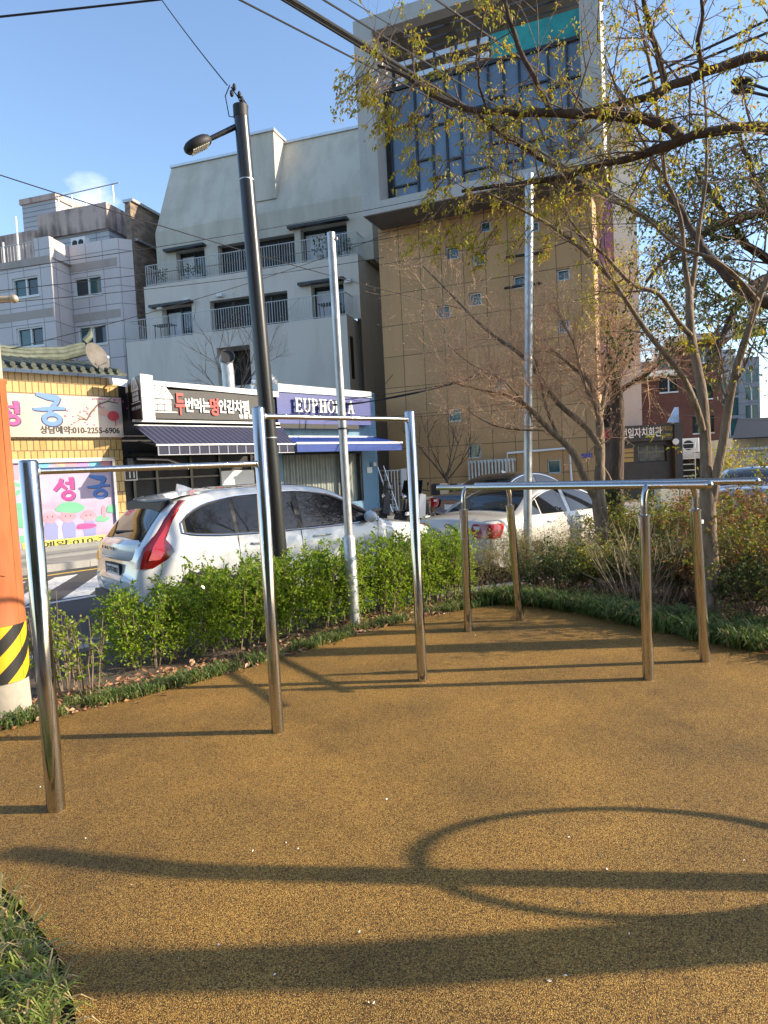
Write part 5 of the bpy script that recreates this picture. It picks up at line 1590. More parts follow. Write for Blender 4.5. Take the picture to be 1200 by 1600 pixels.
MT['carglass'] = mat('tinted car glass', (.010, .012, .015), .03, spec=.55)
MT['chrome'] = mat('chrome trim', (.75, .75, .75), .12, metal=1.0)
MT['tyre'] = MT['rubber']
MT['rim'] = mat('alloy wheel', (.5, .5, .5), .3, metal=.9)
MT['redlamp'] = mat('red lamp glass', (.36, .006, .009), .12, coat=1.0)
MT['redlampdark'] = mat('dark red lamp glass', (.14, .004, .006), .12, coat=1.0)
MT['seam'] = MT['black']
MT['plasticgrey'] = mat('dark grey plastic', (.05, .05, .052), .55)


class Car:
    """a car body lofted through cross sections: x runs from the tail (0) to the nose (L), y to the left, z up"""
    def __init__(s, L, W, zt, zb, plan, sec):
        s.L, s.W = L, W
        s.zt, s.zb, s.plan, s.sec = pchip(zt), pchip(zb), pchip(plan), pchip(sec)

    def hw(s, x, z): return s.W / 2 * s.plan(x) * s.sec(z)

    def ring(s, x):
        t, b = s.zt(x), s.zb(x)
        r = min(.10, (t - b) * .22)
        wt = s.hw(x, t - r)
        k = wt - r * .75
        pts = []
        for f in (0, .3, .6, .85, 1.0):
            pts.append((k * f, t - .045 * f * f * (wt / .8)))
        e = t - .045 * (wt / .8)
        for q in (30, 60):
            pts.append((k + r * .75 * math.sin(rad(q)), (e - r) + r * math.cos(rad(q))))
        for i in range(9):
            z = (e - r) + (b + .03 - (e - r)) * i / 8
            pts.append((s.hw(x, z), z))
        pts.append((s.hw(x, b) - .05, b)); pts.append((0, b))
        return pts

    def topz(s, x, y):
        t, b = s.zt(x), s.zb(x)
        r = min(.10, (t - b) * .22); wt = s.hw(x, t - r); k = wt - r * .75
        f = min(1.0, abs(y) / k)
        return t - .045 * f * f * (wt / .8)

    def body(s, stations):
        mb = MB(); vs = []; m = None
        for x in stations:
            p = s.ring(x)
            full = p + [(-a, b) for a, b in p[-2:0:-1]]
            m = len(full)
            vs += [(x, a, b) for a, b in full]
        n = len(stations)
        fs = [(i * m + j, i * m + (j + 1) % m, (i + 1) * m + (j + 1) % m, (i + 1) * m + j) for i in range(n - 1) for j in range(m)]
        fs += [tuple(range(m)), tuple(range(n * m - 1, (n - 1) * m - 1, -1))]
        mb.add(vs, fs)
        return mb

    def side(s, x0, x1, zlo, zhi, sgn, off=.006, nx=16, nz=5):     # panel on the flank between two curves zlo(x) and zhi(x)
        mb = MB(); vs = []
        for i in range(nx + 1):
            x = x0 + (x1 - x0) * i / nx
            a, b = zlo(x), zhi(x)
            for j in range(nz + 1):
                z = a + (b - a) * j / nz
                vs.append((x, sgn * (s.hw(x, z) + off), z))
        w = nz + 1
        mb.add(vs, [(i * w + j, (i + 1) * w + j, (i + 1) * w + j + 1, i * w + j + 1) for i in range(nx) for j in range(nz)])
        return mb

    def top(s, x0, x1, f0, f1, off=.006, nx=14, ny=10, corner=0.0):     # panel on the upper surface, half widths as share f of the surface width
        mb = MB(); vs = []
        for i in range(nx + 1):
            x = x0 + (x1 - x0) * i / nx
            t, b = s.zt(x), s.zb(x); r = min(.10, (t - b) * .22)
            k = (s.hw(x, t - r) - r * .75) * (f0 + (f1 - f0) * i / nx)
            e = 1e-3; sl = (s.zt(x + e) - s.zt(x - e)) / (2 * e)
            nl = math.hypot(1, sl)
            for j in range(ny + 1):
                y = k * (2 * j / ny - 1)
                vs.append((x - off * sl / nl, y, s.topz(x, y) + off / nl))
        w = ny + 1
        mb.add(vs, [(i * w + j, (i + 1) * w + j, (i + 1) * w + j + 1, i * w + j + 1) for i in range(nx) for j in range(ny)])
        return mb


def wheel(parent, x, y, r, sgn):
    prof = [(r * .62, -.11), (r * .92, -.11), (r, -.07), (r, .07), (r * .92, .11), (r * .62, .11)]
    w = MB().lathe([(a, h) for a, h in prof], 32, (x, y, r), 'y').build('tyre', MT['tyre'], parent, True)
    mb = MB()
    yo = y + sgn * .10
    mb.lathe([(r * .64, -.02), (r * .64, .02), (r * .56, .012), (r * .2, .0)], 32, (x, yo, r), 'y')
    for k in range(5):
        a = 2 * math.pi * k / 5
        mb.tube([(x + .05 * math.cos(a), yo + sgn * .02, r + .05 * math.sin(a)), (x + r * .58 * math.cos(a), yo + sgn * .015, r + r * .58 * math.sin(a))], [.045, .03], 6)
    mb.build('rim', MT['rim'], w, True)


def stations(L, extra=()):
    s = [0, .008, .02, .04, .07, .1, .14, .18, .23, .28, .34, .4, .46, .52, .58, .64, .7, .78, .88]
    x = 1.0
    while x < L - .5: s.append(x); x += .1
    s += [L - .45, L - .38, L - .3, L - .24, L - .18, L - .13, L - .09, L - .06, L - .035, L - .015, L]
    return sorted(set(s))


def place(label, cat, name, corner, deg, W, group=None):
    """corner = ground point of the rear right corner, heading deg from the x axis"""
    a = rad(deg)
    left = Vector((-math.sin(a), math.cos(a), 0))
    o = corner + left * (W / 2)
    return thing(name, label, cat, (o.x, o.y, ROADZ), a, group)


# ---- white estate / sport utility car
SUVX, SUVY, SUVA = -2.92, 8.05, 37.5
t = place('white sport utility car with tall red tail lamps parked behind the green hedge', 'car', 'parked_car', Vector((SUVX, SUVY, 0)), SUVA, 1.9, 'cars parked along the kerb')
t.scale = (1.045, 1.045, 1.03)
sv = Car(4.69, 1.90,
         [(0, .66), (.02, .70), (.06, 1.0), (.12, 1.07), (.30, 1.30), (.52, 1.515), (.60, 1.56), (.75, 1.60), (1.3, 1.655), (2.0, 1.66), (2.6, 1.60), (3.05, 1.40), (3.5, 1.115), (3.62, 1.07), (4.1, 1.0), (4.42, .92), (4.58, .80), (4.66, .62), (4.69, .5)],
         [(0, .42), (.1, .30), (.6, .24), (4.2, .22), (4.55, .26), (4.69, .34)],
         [(0, .80), (.05, .88), (.15, .94), (.5, .985), (1.0, 1.0), (3.4, 1.0), (4.1, .965), (4.4, .90), (4.6, .78), (4.69, .64)],
         [(.2, .93), (.45, .975), (.75, 1.0), (.95, .985), (1.08, .945), (1.35, .84), (1.6, .735)])
MT['whitecar'] = mat('white car paint', (.62, .63, .635), .22, coat=1.0, spec=.5)
b = sv.body(stations(4.69)).build('body', MT['whitecar'], t, True, ang=50)
belt = pchip([(.5, 1.16), (.75, 1.10), (1.2, 1.065), (2.4, 1.045), (3.45, 1.06)])
rooflin = pchip([(.5, 1.17), (.72, 1.36), (.95, 1.45), (1.4, 1.51), (2.1, 1.525), (2.6, 1.46), (3.0, 1.30), (3.42, 1.07)])
for sg in (-1, 1):
    for x0, x1, nm in ((.62, 1.22, 'quarter_window'), (1.27, 2.10, 'rear_door_window'), (2.18, 3.36, 'front_door_window')):
        sv.side(x0, x1, lambda x: belt(x) + .015, lambda x: max(rooflin(x), belt(x) + .02), sg, .007).build(nm, MT['carglass'], t, True)
    sv.side(.585, 3.40, lambda x: belt(x) - .0, lambda x: max(rooflin(x) + .018, belt(x) + .03), sg, .004, 30).build('window_surround', MT['black'], t, True)
    c_ = []
    for i in range(31):
        x = .56 + (3.42 - .56) * i / 30; z = max(rooflin(x) + .022, belt(x) + .02); c_.append((x, sg * (sv.hw(x, z) + .004), z))
    for i in range(30, -1, -1):
        x = .56 + (3.42 - .56) * i / 30; z = belt(x) - .012; c_.append((x, sg * (sv.hw(x, z) + .005), z))
    c_.append(c_[0])
    MB().tube(c_, .011, 6, False).build('window_trim', MT['chrome'], t, True)
    sm = MB()
    for pts in ([(1.25, .38), (1.245, 1.05)], [(2.14, .38), (2.14, 1.05)], [(3.3, .4), (3.36, .8), (3.40, 1.05)]):
        fine = []
        for i in range(len(pts) - 1):
            for k in range(9):
                f = k / 8; fine.append((pts[i][0] + (pts[i + 1][0] - pts[i][0]) * f, pts[i][1] + (pts[i + 1][1] - pts[i][1]) * f))
        sm.tube([(x, sg * (sv.hw(x, z) + .0005), z) for x, z in fine], .004, 4)
    sm.build('door_seams', MT['seam'], t)
    for x in (1.42, 2.32):
        MB().tube([(x, sg * (sv.hw(x, .93) + .015), .93), (x + .06, sg * (sv.hw(x, .935) + .035), .935), (x + .19, sg * (sv.hw(x, .935) + .035), .935), (x + .25, sg * (sv.hw(x, .93) + .015), .93)], .016, 8).build('door_handle', MT['whitecar'], t, True)
    y = sg * (sv.hw(3.2, 1.08) + .13)
    mr = MB(); mr.ball((3.19, y, 1.12), .075, .125, .085, 14, 10); mr.tube([(3.24, sg * sv.hw(3.2, 1.06), 1.07), (3.2, y, 1.07)], .03, 8)
    mr.build('wing_mirror', MT['whitecar'], t, True)
    # wheel arch, wheels
    for x in (.86, 3.74):
        mb = MB(); q0 = []
        mb.prism([(x + .42 * math.cos(rad(k * 10)), .36 + .42 * math.sin(rad(k * 10))) for k in range(-1, 20)], 0, .02)
        yv = sg * (sv.hw(x, .5) - .012)
        mb.v = [(p[0], yv + sg * p[1], p[2]) for p in mb.v]
        mb.build('wheel_arch', MT['black'], t)
        wheel(t, x, sg * (sv.W / 2 - .115), .36, sg)
    # tail lamp: a tall lamp beside the rear window that steps outwards into the flank
    lm = MB(); vs = []
    prof = [(1.52, .62, .015, .02), (1.42, .50, .05, .03), (1.30, .385, .07, .05), (1.18, .29, .085, .075), (1.08, .20, .10, .11), (1.0, .12, .11, .24), (.93, .085, .11, .30), (.85, .055, .10, .25), (.76, .035, .09, .10)]
    for z, xr, win_, wout in prof:
        hw = sv.hw(xr + .02, z)
        xi = xr + .0
        vs += [(xi - .005, sg * (hw - win_ - .03), z), (xi - .012, sg * (hw - .02), z), (xi + .02, sg * (sv.hw(xi + .02, z) + .014), z), (xi + .04 + wout * .5, sg * (sv.hw(xi + .04 + wout * .5, z) + .012), z), (xi + .05 + wout, sg * (sv.hw(xi + .05 + wout, z) + .004), z)]
    n = len(prof)
    lm.add(vs, [(i * 5 + j, i * 5 + j + 1, (i + 1) * 5 + j + 1, (i + 1) * 5 + j) for i in range(n - 1) for j in range(4)])
    lo = lm.build('tail_lamp', MT['redlampdark'], t, True, ang=60)
    li = MB(); vs = []
    for z, xr, win_, wout in prof[1:-1]:
        w0 = .01 + wout * .15; w1 = .03 + wout * .55
        vs += [(xr + .03 + w0, sg * (sv.hw(xr + .03 + w0, z) + .020), z), (xr + .04 + w1, sg * (sv.hw(xr + .04 + w1, z) + .016), z)]
    n = len(prof) - 2
    li.add(vs, [(i * 2, i * 2 + 1, i * 2 + 3, i * 2 + 2) for i in range(n - 1)])
    li.build('lamp_glow_strip', MT['redlamp'], lo, True)
# rear window, spoiler, wiper, plate, letters
rw = sv.top(.135, .53, .86, .84, .008).build('rear_window', MT['carglass'], t, True)
sp = MB(); vs = []
for x, dz in ((.42, -.005), (.50, .012), (.62, .022), (.80, .012), (1.0, .004)):
    for j in range(11):
        y = -.70 + 1.4 * j / 10
        yy = y * (1 - .05 * (x > .7))
        vs.append((x + .10 * (abs(yy) / .7) ** 2 * (1 if x < .6 else .3), yy, max(1.545 + .02 * (x - .42), sv.topz(x, yy)) + dz if x < .7 else sv.topz(x, yy) + dz))
w = 11
top_f = [(i * w + j, (i + 1) * w + j, (i + 1) * w + j + 1, i * w + j + 1) for i in range(4) for j in range(10)]
sp.add(vs, top_f)
under = [(x + .03, y, z - .055) for x, y, z in vs[:11]]
sp.add(vs[:11] + under, [(j, j + 1, 12 + j, 11 + j) for j in range(10)])
sp.build('spoiler', MT['whitecar'], t, True)
mb = MB(); mb.hexa([(.40, -.62, 1.40), (.40, .62, 1.40), (.52, .62, 1.50), (.52, -.62, 1.50)], [(.42, -.66, 1.50), (.42, .66, 1.50), (.54, .66, 1.54), (.54, -.66, 1.54)])
mb.build('spoiler_underside', MT['black'], t)
tg = MB(); vs = []
for z, x in ((.83, -.005), (.86, -.03), (.95, -.04), (1.03, -.02), (1.075, .06)):
    for j in range(13):
        y = -.70 + 1.4 * j / 12
        vs.append((x + .09 * (abs(y) / .7) ** 4 + .03 * (abs(y) / .7) ** 2, y, z))
tg.add(vs, [(i * 13 + j, i * 13 + j + 1, (i + 1) * 13 + j + 1, (i + 1) * 13 + j) for i in range(4) for j in range(12)])
tgo = tg.build('tailgate_panel', MT['whitecar'], t, True)


def onrear(mb, x):    # turn (s, y, z) drawn facing -y into something facing the tail (-x), reading from the left seen from behind
    mb.T = Matrix(((0, 1, 0, x), (-1, 0, 0, 0), (0, 0, 1, 0), (0, 0, 0, 1)))
    return mb


mb = onrear(MB(), -.047)
for k, ch_ in enumerate('VOLVO'): mb.text(ch_, (k - 2) * .115, .955, .036, 0, .006, .0, width=.045)
mb.build('lettering', MT['plasticgrey'], tgo)
pl = onrear(MB(), -.012).box(-.285, .285, 0, .02, .63, .785).build('plate_holder', MT['black'], t)
onrear(MB(), -.016).box(-.26, .26, 0, .004, .65, .762).build('plate', mat('number plate', (.62, .63, .62), .4), pl)
onrear(MB(), -.018).box(-.26, -.215, 0, .002, .65, .762).build('plate_band', mat('plate blue', (.03, .07, .3), .4), pl)
mb = onrear(MB(), -.021); mb.text('277우7852', .02, .668, .078, 0, .003, .02, width=.42); mb.build('plate_lettering', MT['blackprint'], pl)
MB().tube([(.17, .30, 1.13), (.155, .30, 1.14), (.19, -.25, 1.17)], [.035, .02, .009], 8).build('rear_wiper', MT['black'], t, True)
bm = MB(); vs = []
for z, x in ((.40, .03), (.44, -.03), (.55, -.055), (.60, -.06), (.64, -.03), (.66, .01)):
    for j in range(15):
        y = -.86 + 1.72 * j / 14
        vs.append((x + .22 * (abs(y) / .86) ** 4, y, z))
bm.add(vs, [(i * 15 + j, i * 15 + j + 1, (i + 1) * 15 + j + 1, (i + 1) * 15 + j) for i in range(5) for j in range(14)])
bm.build('rear_bumper', MT['whitecar'], t, True)
onrear(MB(), -.05).box(-.70, .70, 0, .03, .30, .40).build('bumper_trim', MT['plasticgrey'], t)
sv.top(1.15, 2.55, .74, .76, .004).build('sunroof', MT['carglass'], t, True)
sv.top(2.62, 3.46, .95, .97, .006).build('windscreen', MT['carglass'], t, True)
mb = MB(); mb.hexa([(.86, -.045, 1.60), (1.1, -.05, 1.62), (1.1, .05, 1.62), (.86, .045, 1.60)], [(.87, -.012, 1.715), (.95, -.02, 1.69), (.95, .02, 1.69), (.87, .012, 1.715)])
mb.build('antenna_fin', MT['whitecar'], t, True)


# ---- saloon cars
def saloon(label, corner, deg, pm, lampm, plate=None, emblem=None):
    t = place(label, 'car', 'parked_car', corner, deg, 1.80, 'cars parked along the kerb')
    c = Car(4.62, 1.80,
            [(0, .60), (.02, .64), (.05, .93), (.09, .985), (.30, 1.03), (.72, 1.06), (1.0, 1.17), (1.35, 1.34), (1.75, 1.43), (2.15, 1.45), (2.6, 1.42), (2.95, 1.31), (3.3, 1.12), (3.52, .98), (3.9, .93), (4.3, .84), (4.5, .72), (4.6, .55), (4.62, .45)],
            [(0, .38), (.1, .27), (.6, .2), (4.1, .19), (4.5, .24), (4.62, .30)],
            [(0, .82), (.05, .90), (.15, .95), (.5, .985), (1.0, 1.0), (3.4, 1.0), (4.1, .96), (4.4, .88), (4.55, .76), (4.62, .62)],
            [(.2, .94), (.45, .98), (.7, 1.0), (.88, .975), (.96, .94), (1.2, .82), (1.45, .68)])
    c.body(stations(4.62)).build('body', pm, t, True, ang=50)
    belt = pchip([(.7, 1.0), (1.2, .975), (2.4, .955), (3.4, .945)])
    roof = pchip([(.9, 1.02), (1.1, 1.14), (1.45, 1.27), (1.9, 1.345), (2.3, 1.35), (2.7, 1.28), (3.0, 1.17), (3.3, .97)])
    for sg in (-1, 1):
        for x0, x1, nm in ((.95, 1.30, 'quarter_window'), (1.34, 2.08, 'rear_door_window'), (2.20, 3.26, 'front_door_window')):
            c.side(x0, x1, lambda x: belt(x) + .012, lambda x: max(roof(x), belt(x) + .02), sg, .007).build(nm, MT['carglass'], t, True)
        cc = []
        for i in range(25):
            x = .92 + (3.3 - .92) * i / 24; z = max(roof(x) + .02, belt(x) + .02); cc.append((x, sg * (c.hw(x, z) + .004), z))
        MB().tube(cc, .010, 6, False).build('window_trim', MT['chrome'], t, True)
        y = sg * (c.hw(3.1, 1.0) + .12)
        MB().ball((3.08, y, 1.02), .07, .11, .075, 12, 8).build('wing_mirror', pm, t, True)
        for x in (1.44, 2.34):
            MB().tube([(x, sg * (c.hw(x, .86) + .012), .86), (x + .05, sg * (c.hw(x, .865) + .03), .865), (x + .18, sg * (c.hw(x, .865) + .03), .865), (x + .22, sg * (c.hw(x, .86) + .012), .86)], .015, 8).build('door_handle', pm, t, True)
        sm = MB()
        for x in (1.3, 2.14, 3.2): sm.tube([(x, sg * (c.hw(x, z) + .0005), z) for z in (.35, .5, .65, .8, .94)], .004, 4)
        sm.build('door_seams', MT['seam'], t)
        for x in (.88, 3.62):
            mb = MB(); mb.prism([(x + .39 * math.cos(rad(k * 10)), .33 + .39 * math.sin(rad(k * 10))) for k in range(-1, 20)], 0, .02)
            yv = sg * (c.hw(x, .5) - .012); mb.v = [(p[0], yv + sg * p[1], p[2]) for p in mb.v]
            mb.build('wheel_arch', MT['black'], t)
            wheel(t, x, sg * (c.W / 2 - .115), .32, sg)
        # wrap-round tail lamp
        lm = MB(); vs = []
        prof = ((.93, .055, .26, .30), (.88, .045, .30, .27), (.80, .035, .31, .22), (.72, .03, .26, .16))
        for z, xr, wi, wo in prof:
            hw = c.hw(xr + .02, z)
            vs += [(xr - .03, sg * (hw - wi - .04), z), (xr - .025, sg * (hw - .08), z), (xr + .01, sg * (hw + .0), z), (xr + .06, sg * (c.hw(xr + .06, z) + .012), z), (xr + wo, sg * (c.hw(xr + wo, z) + .006), z)]
        lm.add(vs, [(i * 5 + j, i * 5 + j + 1, (i + 1) * 5 + j + 1, (i + 1) * 5 + j) for i in range(3) for j in range(4)])
        lo = lm.build('tail_lamp', lampm, t, True)
        mb = MB(); z = .865
        mb.hexa([(.008, sg * .52, z - .02), (.008, sg * .62, z - .02), (.03, sg * .62, z - .02), (.03, sg * .52, z - .02)], [(.008, sg * .50, z + .03), (.008, sg * .62, z + .03), (.03, sg * .62, z + .03), (.03, sg * .50, z + .03)])
        mb.build('white_lamp', MT['paper'], lo)
    c.top(.80, 1.70, .90, .84, .007).build('rear_window', MT['carglass'], t, True)
    c.top(2.55, 3.42, .88, .94, .006).build('windscreen', MT['carglass'], t, True)
    mb = MB(); mb.hexa([(1.78, -.04, 1.42), (2.0, -.045, 1.43), (2.0, .045, 1.43), (1.78, .04, 1.42)], [(1.80, -.01, 1.50), (1.86, -.015, 1.485), (1.86, .015, 1.485), (1.80, .01, 1.50)])
    mb.build('antenna_fin', pm, t)
    bm = MB(); vs = []
    for z, x in ((.30, .04), (.36, -.03), (.50, -.06), (.58, -.055), (.63, -.01)):
        for j in range(15):
            y = -.82 + 1.64 * j / 14
            vs.append((x + .2 * (abs(y) / .82) ** 4, y, z))
    bm.add(vs, [(i * 15 + j, i * 15 + j + 1, (i + 1) * 15 + j + 1, (i + 1) * 15 + j) for i in range(4) for j in range(14)])
    bm.build('rear_bumper', pm, t, True)
    p_ = onrear(MB(), -.005).box(-.27, .27, 0, .02, .66, .78).build('plate', mat('pale number plate', (.6, .6, .58), .4), t)
    if plate:
        mb = onrear(MB(), -.009); mb.text(plate, 0, .68, .075, 0, .004, .02, width=.44); mb.build('plate_lettering', MT['blackprint'], p_)
    if emblem:
        mb = onrear(MB(), -.008); blob(mb, 0, .895, .06, .032, 0, .01, 20); em = mb.build('emblem', MT['black'], t)
        mb = onrear(MB(), -.012); mb.text(emblem, 0, .88, .03, 0, .004, .01, width=.075); mb.build('emblem_letters', MT['chrome'], em)
    return t


MT['cream'] = mat('pearl white car paint', (.52, .50, .46), .25, coat=1.0, spec=.5)
MT['blackcar'] = mat('black car paint', (.012, .012, .014), .15, coat=1.0)
MT['silvercar'] = mat('silver car paint', (.42, .44, .47), .28, metal=.6, coat=1.0)
saloon('pearl white saloon with an oval badge, parked beyond the bare bushes', Vector((1.60, 10.1, 0)), 43.5, MT['cream'], MT['redlamp'], '38나 4172', 'KIA')
setting('car_park', MB().slab([(.2, 15.0), (2.5, 14.5), (9, 19.5), (13, 24), (6, 27), (-.5, 24.5)], ROADZ - .3, -.03), MT['paving'])
bc = saloon('black saloon standing behind the pearl white saloon, only its roof showing', Vector((2.2, 15.2, 0)), 42, MT['blackcar'], MT['redlamp'])
bc.location.z = -.03
saloon('silver saloon parked at the right edge behind the reddish bushes', Vector((9.0, 14.9, 0)), 62, MT['silvercar'], MT['redlampdark'], '52머 3908')


# ---- scooters by the alley
def scooter(label, pos, deg, cm, box=True, covered=False):
    t = thing('motor_scooter', label, 'scooter', (pos.x, pos.y, -.05), rad(deg), 'scooters parked by the alley')
    for x in (-.62, .62):
        w = MB().lathe([(.14, -.05), (.23, -.05), (.25, -.02), (.25, .02), (.23, .05), (.14, .05)], 20, (x, 0, .25), 'y').build('wheel', MT['tyre'], t, True)
        MB().lathe([(.15, -.03), (.15, .03)], 16, (x, 0, .25), 'y').build('rim', MT['rim'], w, True)
    mb = MB(); mb.hexa([(-.85, -.13, .5), (-.1, -.16, .3), (-.1, .16, .3), (-.85, .13, .5)], [(-.9, -.12, .75), (-.15, -.14, .72), (-.15, .14, .72), (-.9, .12, .75)])
    mb.hexa([(-.15, -.15, .26), (.35, -.15, .26), (.35, .15, .26), (-.15, .15, .26)], [(-.15, -.14, .36), (.35, -.14, .36), (.35, .14, .36), (-.15, .14, .36)])
    mb.hexa([(.35, -.19, .3), (.55, -.1, .35), (.55, .1, .35), (.35, .19, .3)], [(.28, -.17, .95), (.42, -.12, 1.0), (.42, .12, 1.0), (.28, .17, .95)])
    mb.hexa([(.45, -.07, .45), (.85, -.06, .42), (.85, .06, .42), (.45, .07, .45)], [(.45, -.08, .53), (.82, -.06, .5), (.82, .06, .5), (.45, .08, .53)])
    mb.build('fairing', cm, t, True, ang=30)
    MB().bbox(-.85, -.12, -.14, .14, .75, .84, .04).build('seat', MT['black'], t)
    mb = MB(); mb.tube([(.62, 0, .25), (.38, 0, 1.0), (.32, 0, 1.08)], .03, 8); mb.tube([(.26, -.36, 1.05), (.33, -.1, 1.08), (.33, .1, 1.08), (.26, .36, 1.05)], .018, 8)
    mb.build('handlebar', MT['black'], t)
    mb = MB()
    for sg in (-1, 1): mb.tube([(.31, sg * .3, 1.06), (.34, sg * .38, 1.22)], .008, 5); mb.ball((.33, sg * .4, 1.25), .02, .06, .045, 8, 6)
    mb.build('mirrors', MT['black'], t)
    MB().ball((.46, 0, .88), .05, .09, .07, 10, 8).build('headlight', MT['chrome'], t, True)
    MB().hexa([(.43, -.17, .98), (.43, .17, .98), (.44, .17, .98), (.44, -.17, .98)], [(.34, -.15, 1.35), (.34, .15, 1.35), (.35, .15, 1.35), (.35, -.15, 1.35)]).build('windshield', MT['carglass'], t)
    if box: MB().bbox(-1.05, -.65, -.2, .2, .86, 1.2, .04).build('top_box', MT['black'], t)
    return t


scooter('white faced scooter parked between the black saloon and the alley', P(676, 790, 19.0), 205, MT['white'])
scooter('black scooter with a top box beside the white faced one', P(653, 790, 20.0), 215, MT['blackcar'])
scooter('dark scooter low beside the ladder and the white alley gate', P(622, 795, 21.5), 200, MT['plasticgrey'], False)
# ================================================================== trees, shrubs, grass
MT['bark'] = barkmat('grey brown bark', (.27, .205, .145), (.13, .098, .07))
MT['barkdark'] = barkmat('dark wet bark', (.11, .078, .06), (.06, .045, .036))
MT['twig'] = mat('brown twigs', (.17, .11, .075), .85, var=.3, scale=9)
MT['twigpale'] = mat('pale dry twigs', (.36, .27, .18), .9, var=.35, scale=9)
MT['twigtan'] = mat('tan twigs', (.52, .34, .21), .9, var=.35, scale=9)
MT['leafspring'] = leafmat('fresh spring leaves', [(.46, .38, .03), (.34, .36, .03), (.54, .42, .05), (.40, .22, .05), (.28, .34, .03)], .55)
MT['leafdark'] = leafmat('small green leaves', [(.06, .10, .025), (.10, .13, .03), (.035, .065, .02), (.14, .13, .04)], .45)
MT['leafhedge'] = leafmat('bright hedge leaves', [(.23, .37, .025), (.34, .47, .035), (.13, .24, .018), (.42, .52, .06), (.24, .37, .03), (.13, .24, .02), (.36, .30, .07)], .5)
MT['leafolive'] = leafmat('olive bush leaves', [(.30, .28, .10), (.20, .23, .06), (.40, .34, .16), (.30, .20, .10)], .4)
MT['leafred'] = leafmat('reddish winter leaves', [(.34, .09, .035), (.18, .07, .035), (.46, .20, .04), (.14, .16, .04), (.24, .10, .05), (.10, .14, .03)], .4)
MT['leafmix'] = leafmat('yellow and green bush leaves', [(.44, .35, .04), (.13, .20, .03), (.28, .27, .04), (.09, .14, .02), (.38, .16, .04)], .4)
MT['bud'] = leafmat('rusty buds', [(.62, .36, .21), (.48, .26, .15), (.70, .48, .30)], .35)
MT['litter'] = leafmat('fallen dry leaves', [(.36, .16, .08), (.48, .27, .15), (.20, .09, .05), (.55, .37, .22), (.28, .13, .07)], .2)
MT['blade'] = leafmat('dark lilyturf blades', [(.07, .13, .03), (.13, .20, .05), (.05, .095, .022), (.20, .27, .06), (.10, .16, .035), (.45, .36, .17)], .35, .4)
MT['lawnblade'] = leafmat('garden grass blades', [(.12, .19, .03), (.20, .28, .05), (.28, .32, .07), (.07, .12, .025), (.55, .42, .22), (.42, .30, .14)], .35, .45)
R = random.Random(11)


def rv(s=1.0):
    while True:
        v = Vector((R.uniform(-1, 1), R.uniform(-1, 1), R.uniform(-1, 1)))
        if .05 < v.length < 1: return v.normalized() * s


def leaf(mb, p, d, L_, w, droop=0.0):
    """a folded leaf of four points"""
    d = d.normalized()
    s = d.cross(rv()).normalized() * (w * .5)
    n = d.cross(s).normalized() * (L_ * .12)
    m_ = p + d * L_ * .45
    b = len(mb.v)
    mb.v += [tuple(p), tuple(m_ + s + n), tuple(p + d * L_ - Vector((0, 0, droop * L_))), tuple(m_ - s + n)]
    mb.f += [(b, b + 1, b + 2), (b, b + 2, b + 3)]; mb.m += [mb.mi] * 2


def polyline(pts, n):
    """resample with slight wander"""
    out = []
    seg = [(pts[i + 1] - pts[i]).length for i in range(len(pts) - 1)]; tot = sum(seg)
    for k in range(n + 1):
        d = tot * k / n; i = 0
        while i < len(seg) - 1 and d > seg[i]: d -= seg[i]; i += 1
        out.append(pts[i].lerp(pts[i + 1], min(1, d / seg[i])))
    return out


def grow(wood, ends, p, d, L_, r, depth, up=.15, spread=.7, kids=3, wob=.25, n=4, sides=4, dens=1.0):
    """a branch with side branches; the finest ends are kept as leaf sites"""
    pts, rs = [p], [r]
    q = p.copy(); dd = d.normalized()
    for k in range(n):
        dd = (dd + rv(wob * .5) + Vector((0, 0, up * .25))).normalized()
        q = q + dd * (L_ / n)
        pts.append(q.copy()); rs.append(r * (1 - .75 * (k + 1) / n))
    wood.tube(pts, rs, sides, False)
    if depth == 0:
        for k in range(1, len(pts)): ends.append((pts[k], (pts[k] - pts[k - 1]).normalized()))
        return
    for k in range(kids):
        f = R.uniform(.25, 1.0); i = min(n - 1, int(f * n)); t_ = f * n - i
        b = pts[i].lerp(pts[i + 1], min(1, t_))
        ax = (pts[i + 1] - pts[i]).normalized()
        nd = (ax + rv(spread)).normalized()
        grow(wood, ends, b, nd, L_ * R.uniform(.45, .72), r * .5, depth - 1, up, spread, kids, wob, max(2, n - 1), max(3, sides - 1))
    ends.append((pts[-1], dd))


def limb(wood, px, Y, r0, r1, n=None, sides=8, wob=.0):
    """a limb through points of the photo; Y is the depth (a number or one per point)"""
    Ys = Y if isinstance(Y, (list, tuple)) else [Y] * len(px)
    if len(Ys) == 2 and len(px) > 2: Ys = [Ys[0] + (Ys[1] - Ys[0]) * i / (len(px) - 1) for i in range(len(px))]
    pts = [P(x, y, yy) for (x, y), yy in zip(px, Ys)]
    n = n or max(4, 3 * len(pts))
    pp = polyline(pts, n)
    # soften corners
    for _ in range(1): pp = [pp[0]] + [(pp[i - 1] + pp[i] * 2 + pp[i + 1]) / 4 for i in range(1, len(pp) - 1)] + [pp[-1]]
    pp = [p + rv(wob) if 0 < i < len(pp) - 1 else p for i, p in enumerate(pp)]
    rs = [(r0 + (r1 - r0) * i / n) * (1 + R.uniform(-.07, .07)) for i in range(n + 1)]
    wood.tube(pp, rs, sides, True)
    return pp, rs


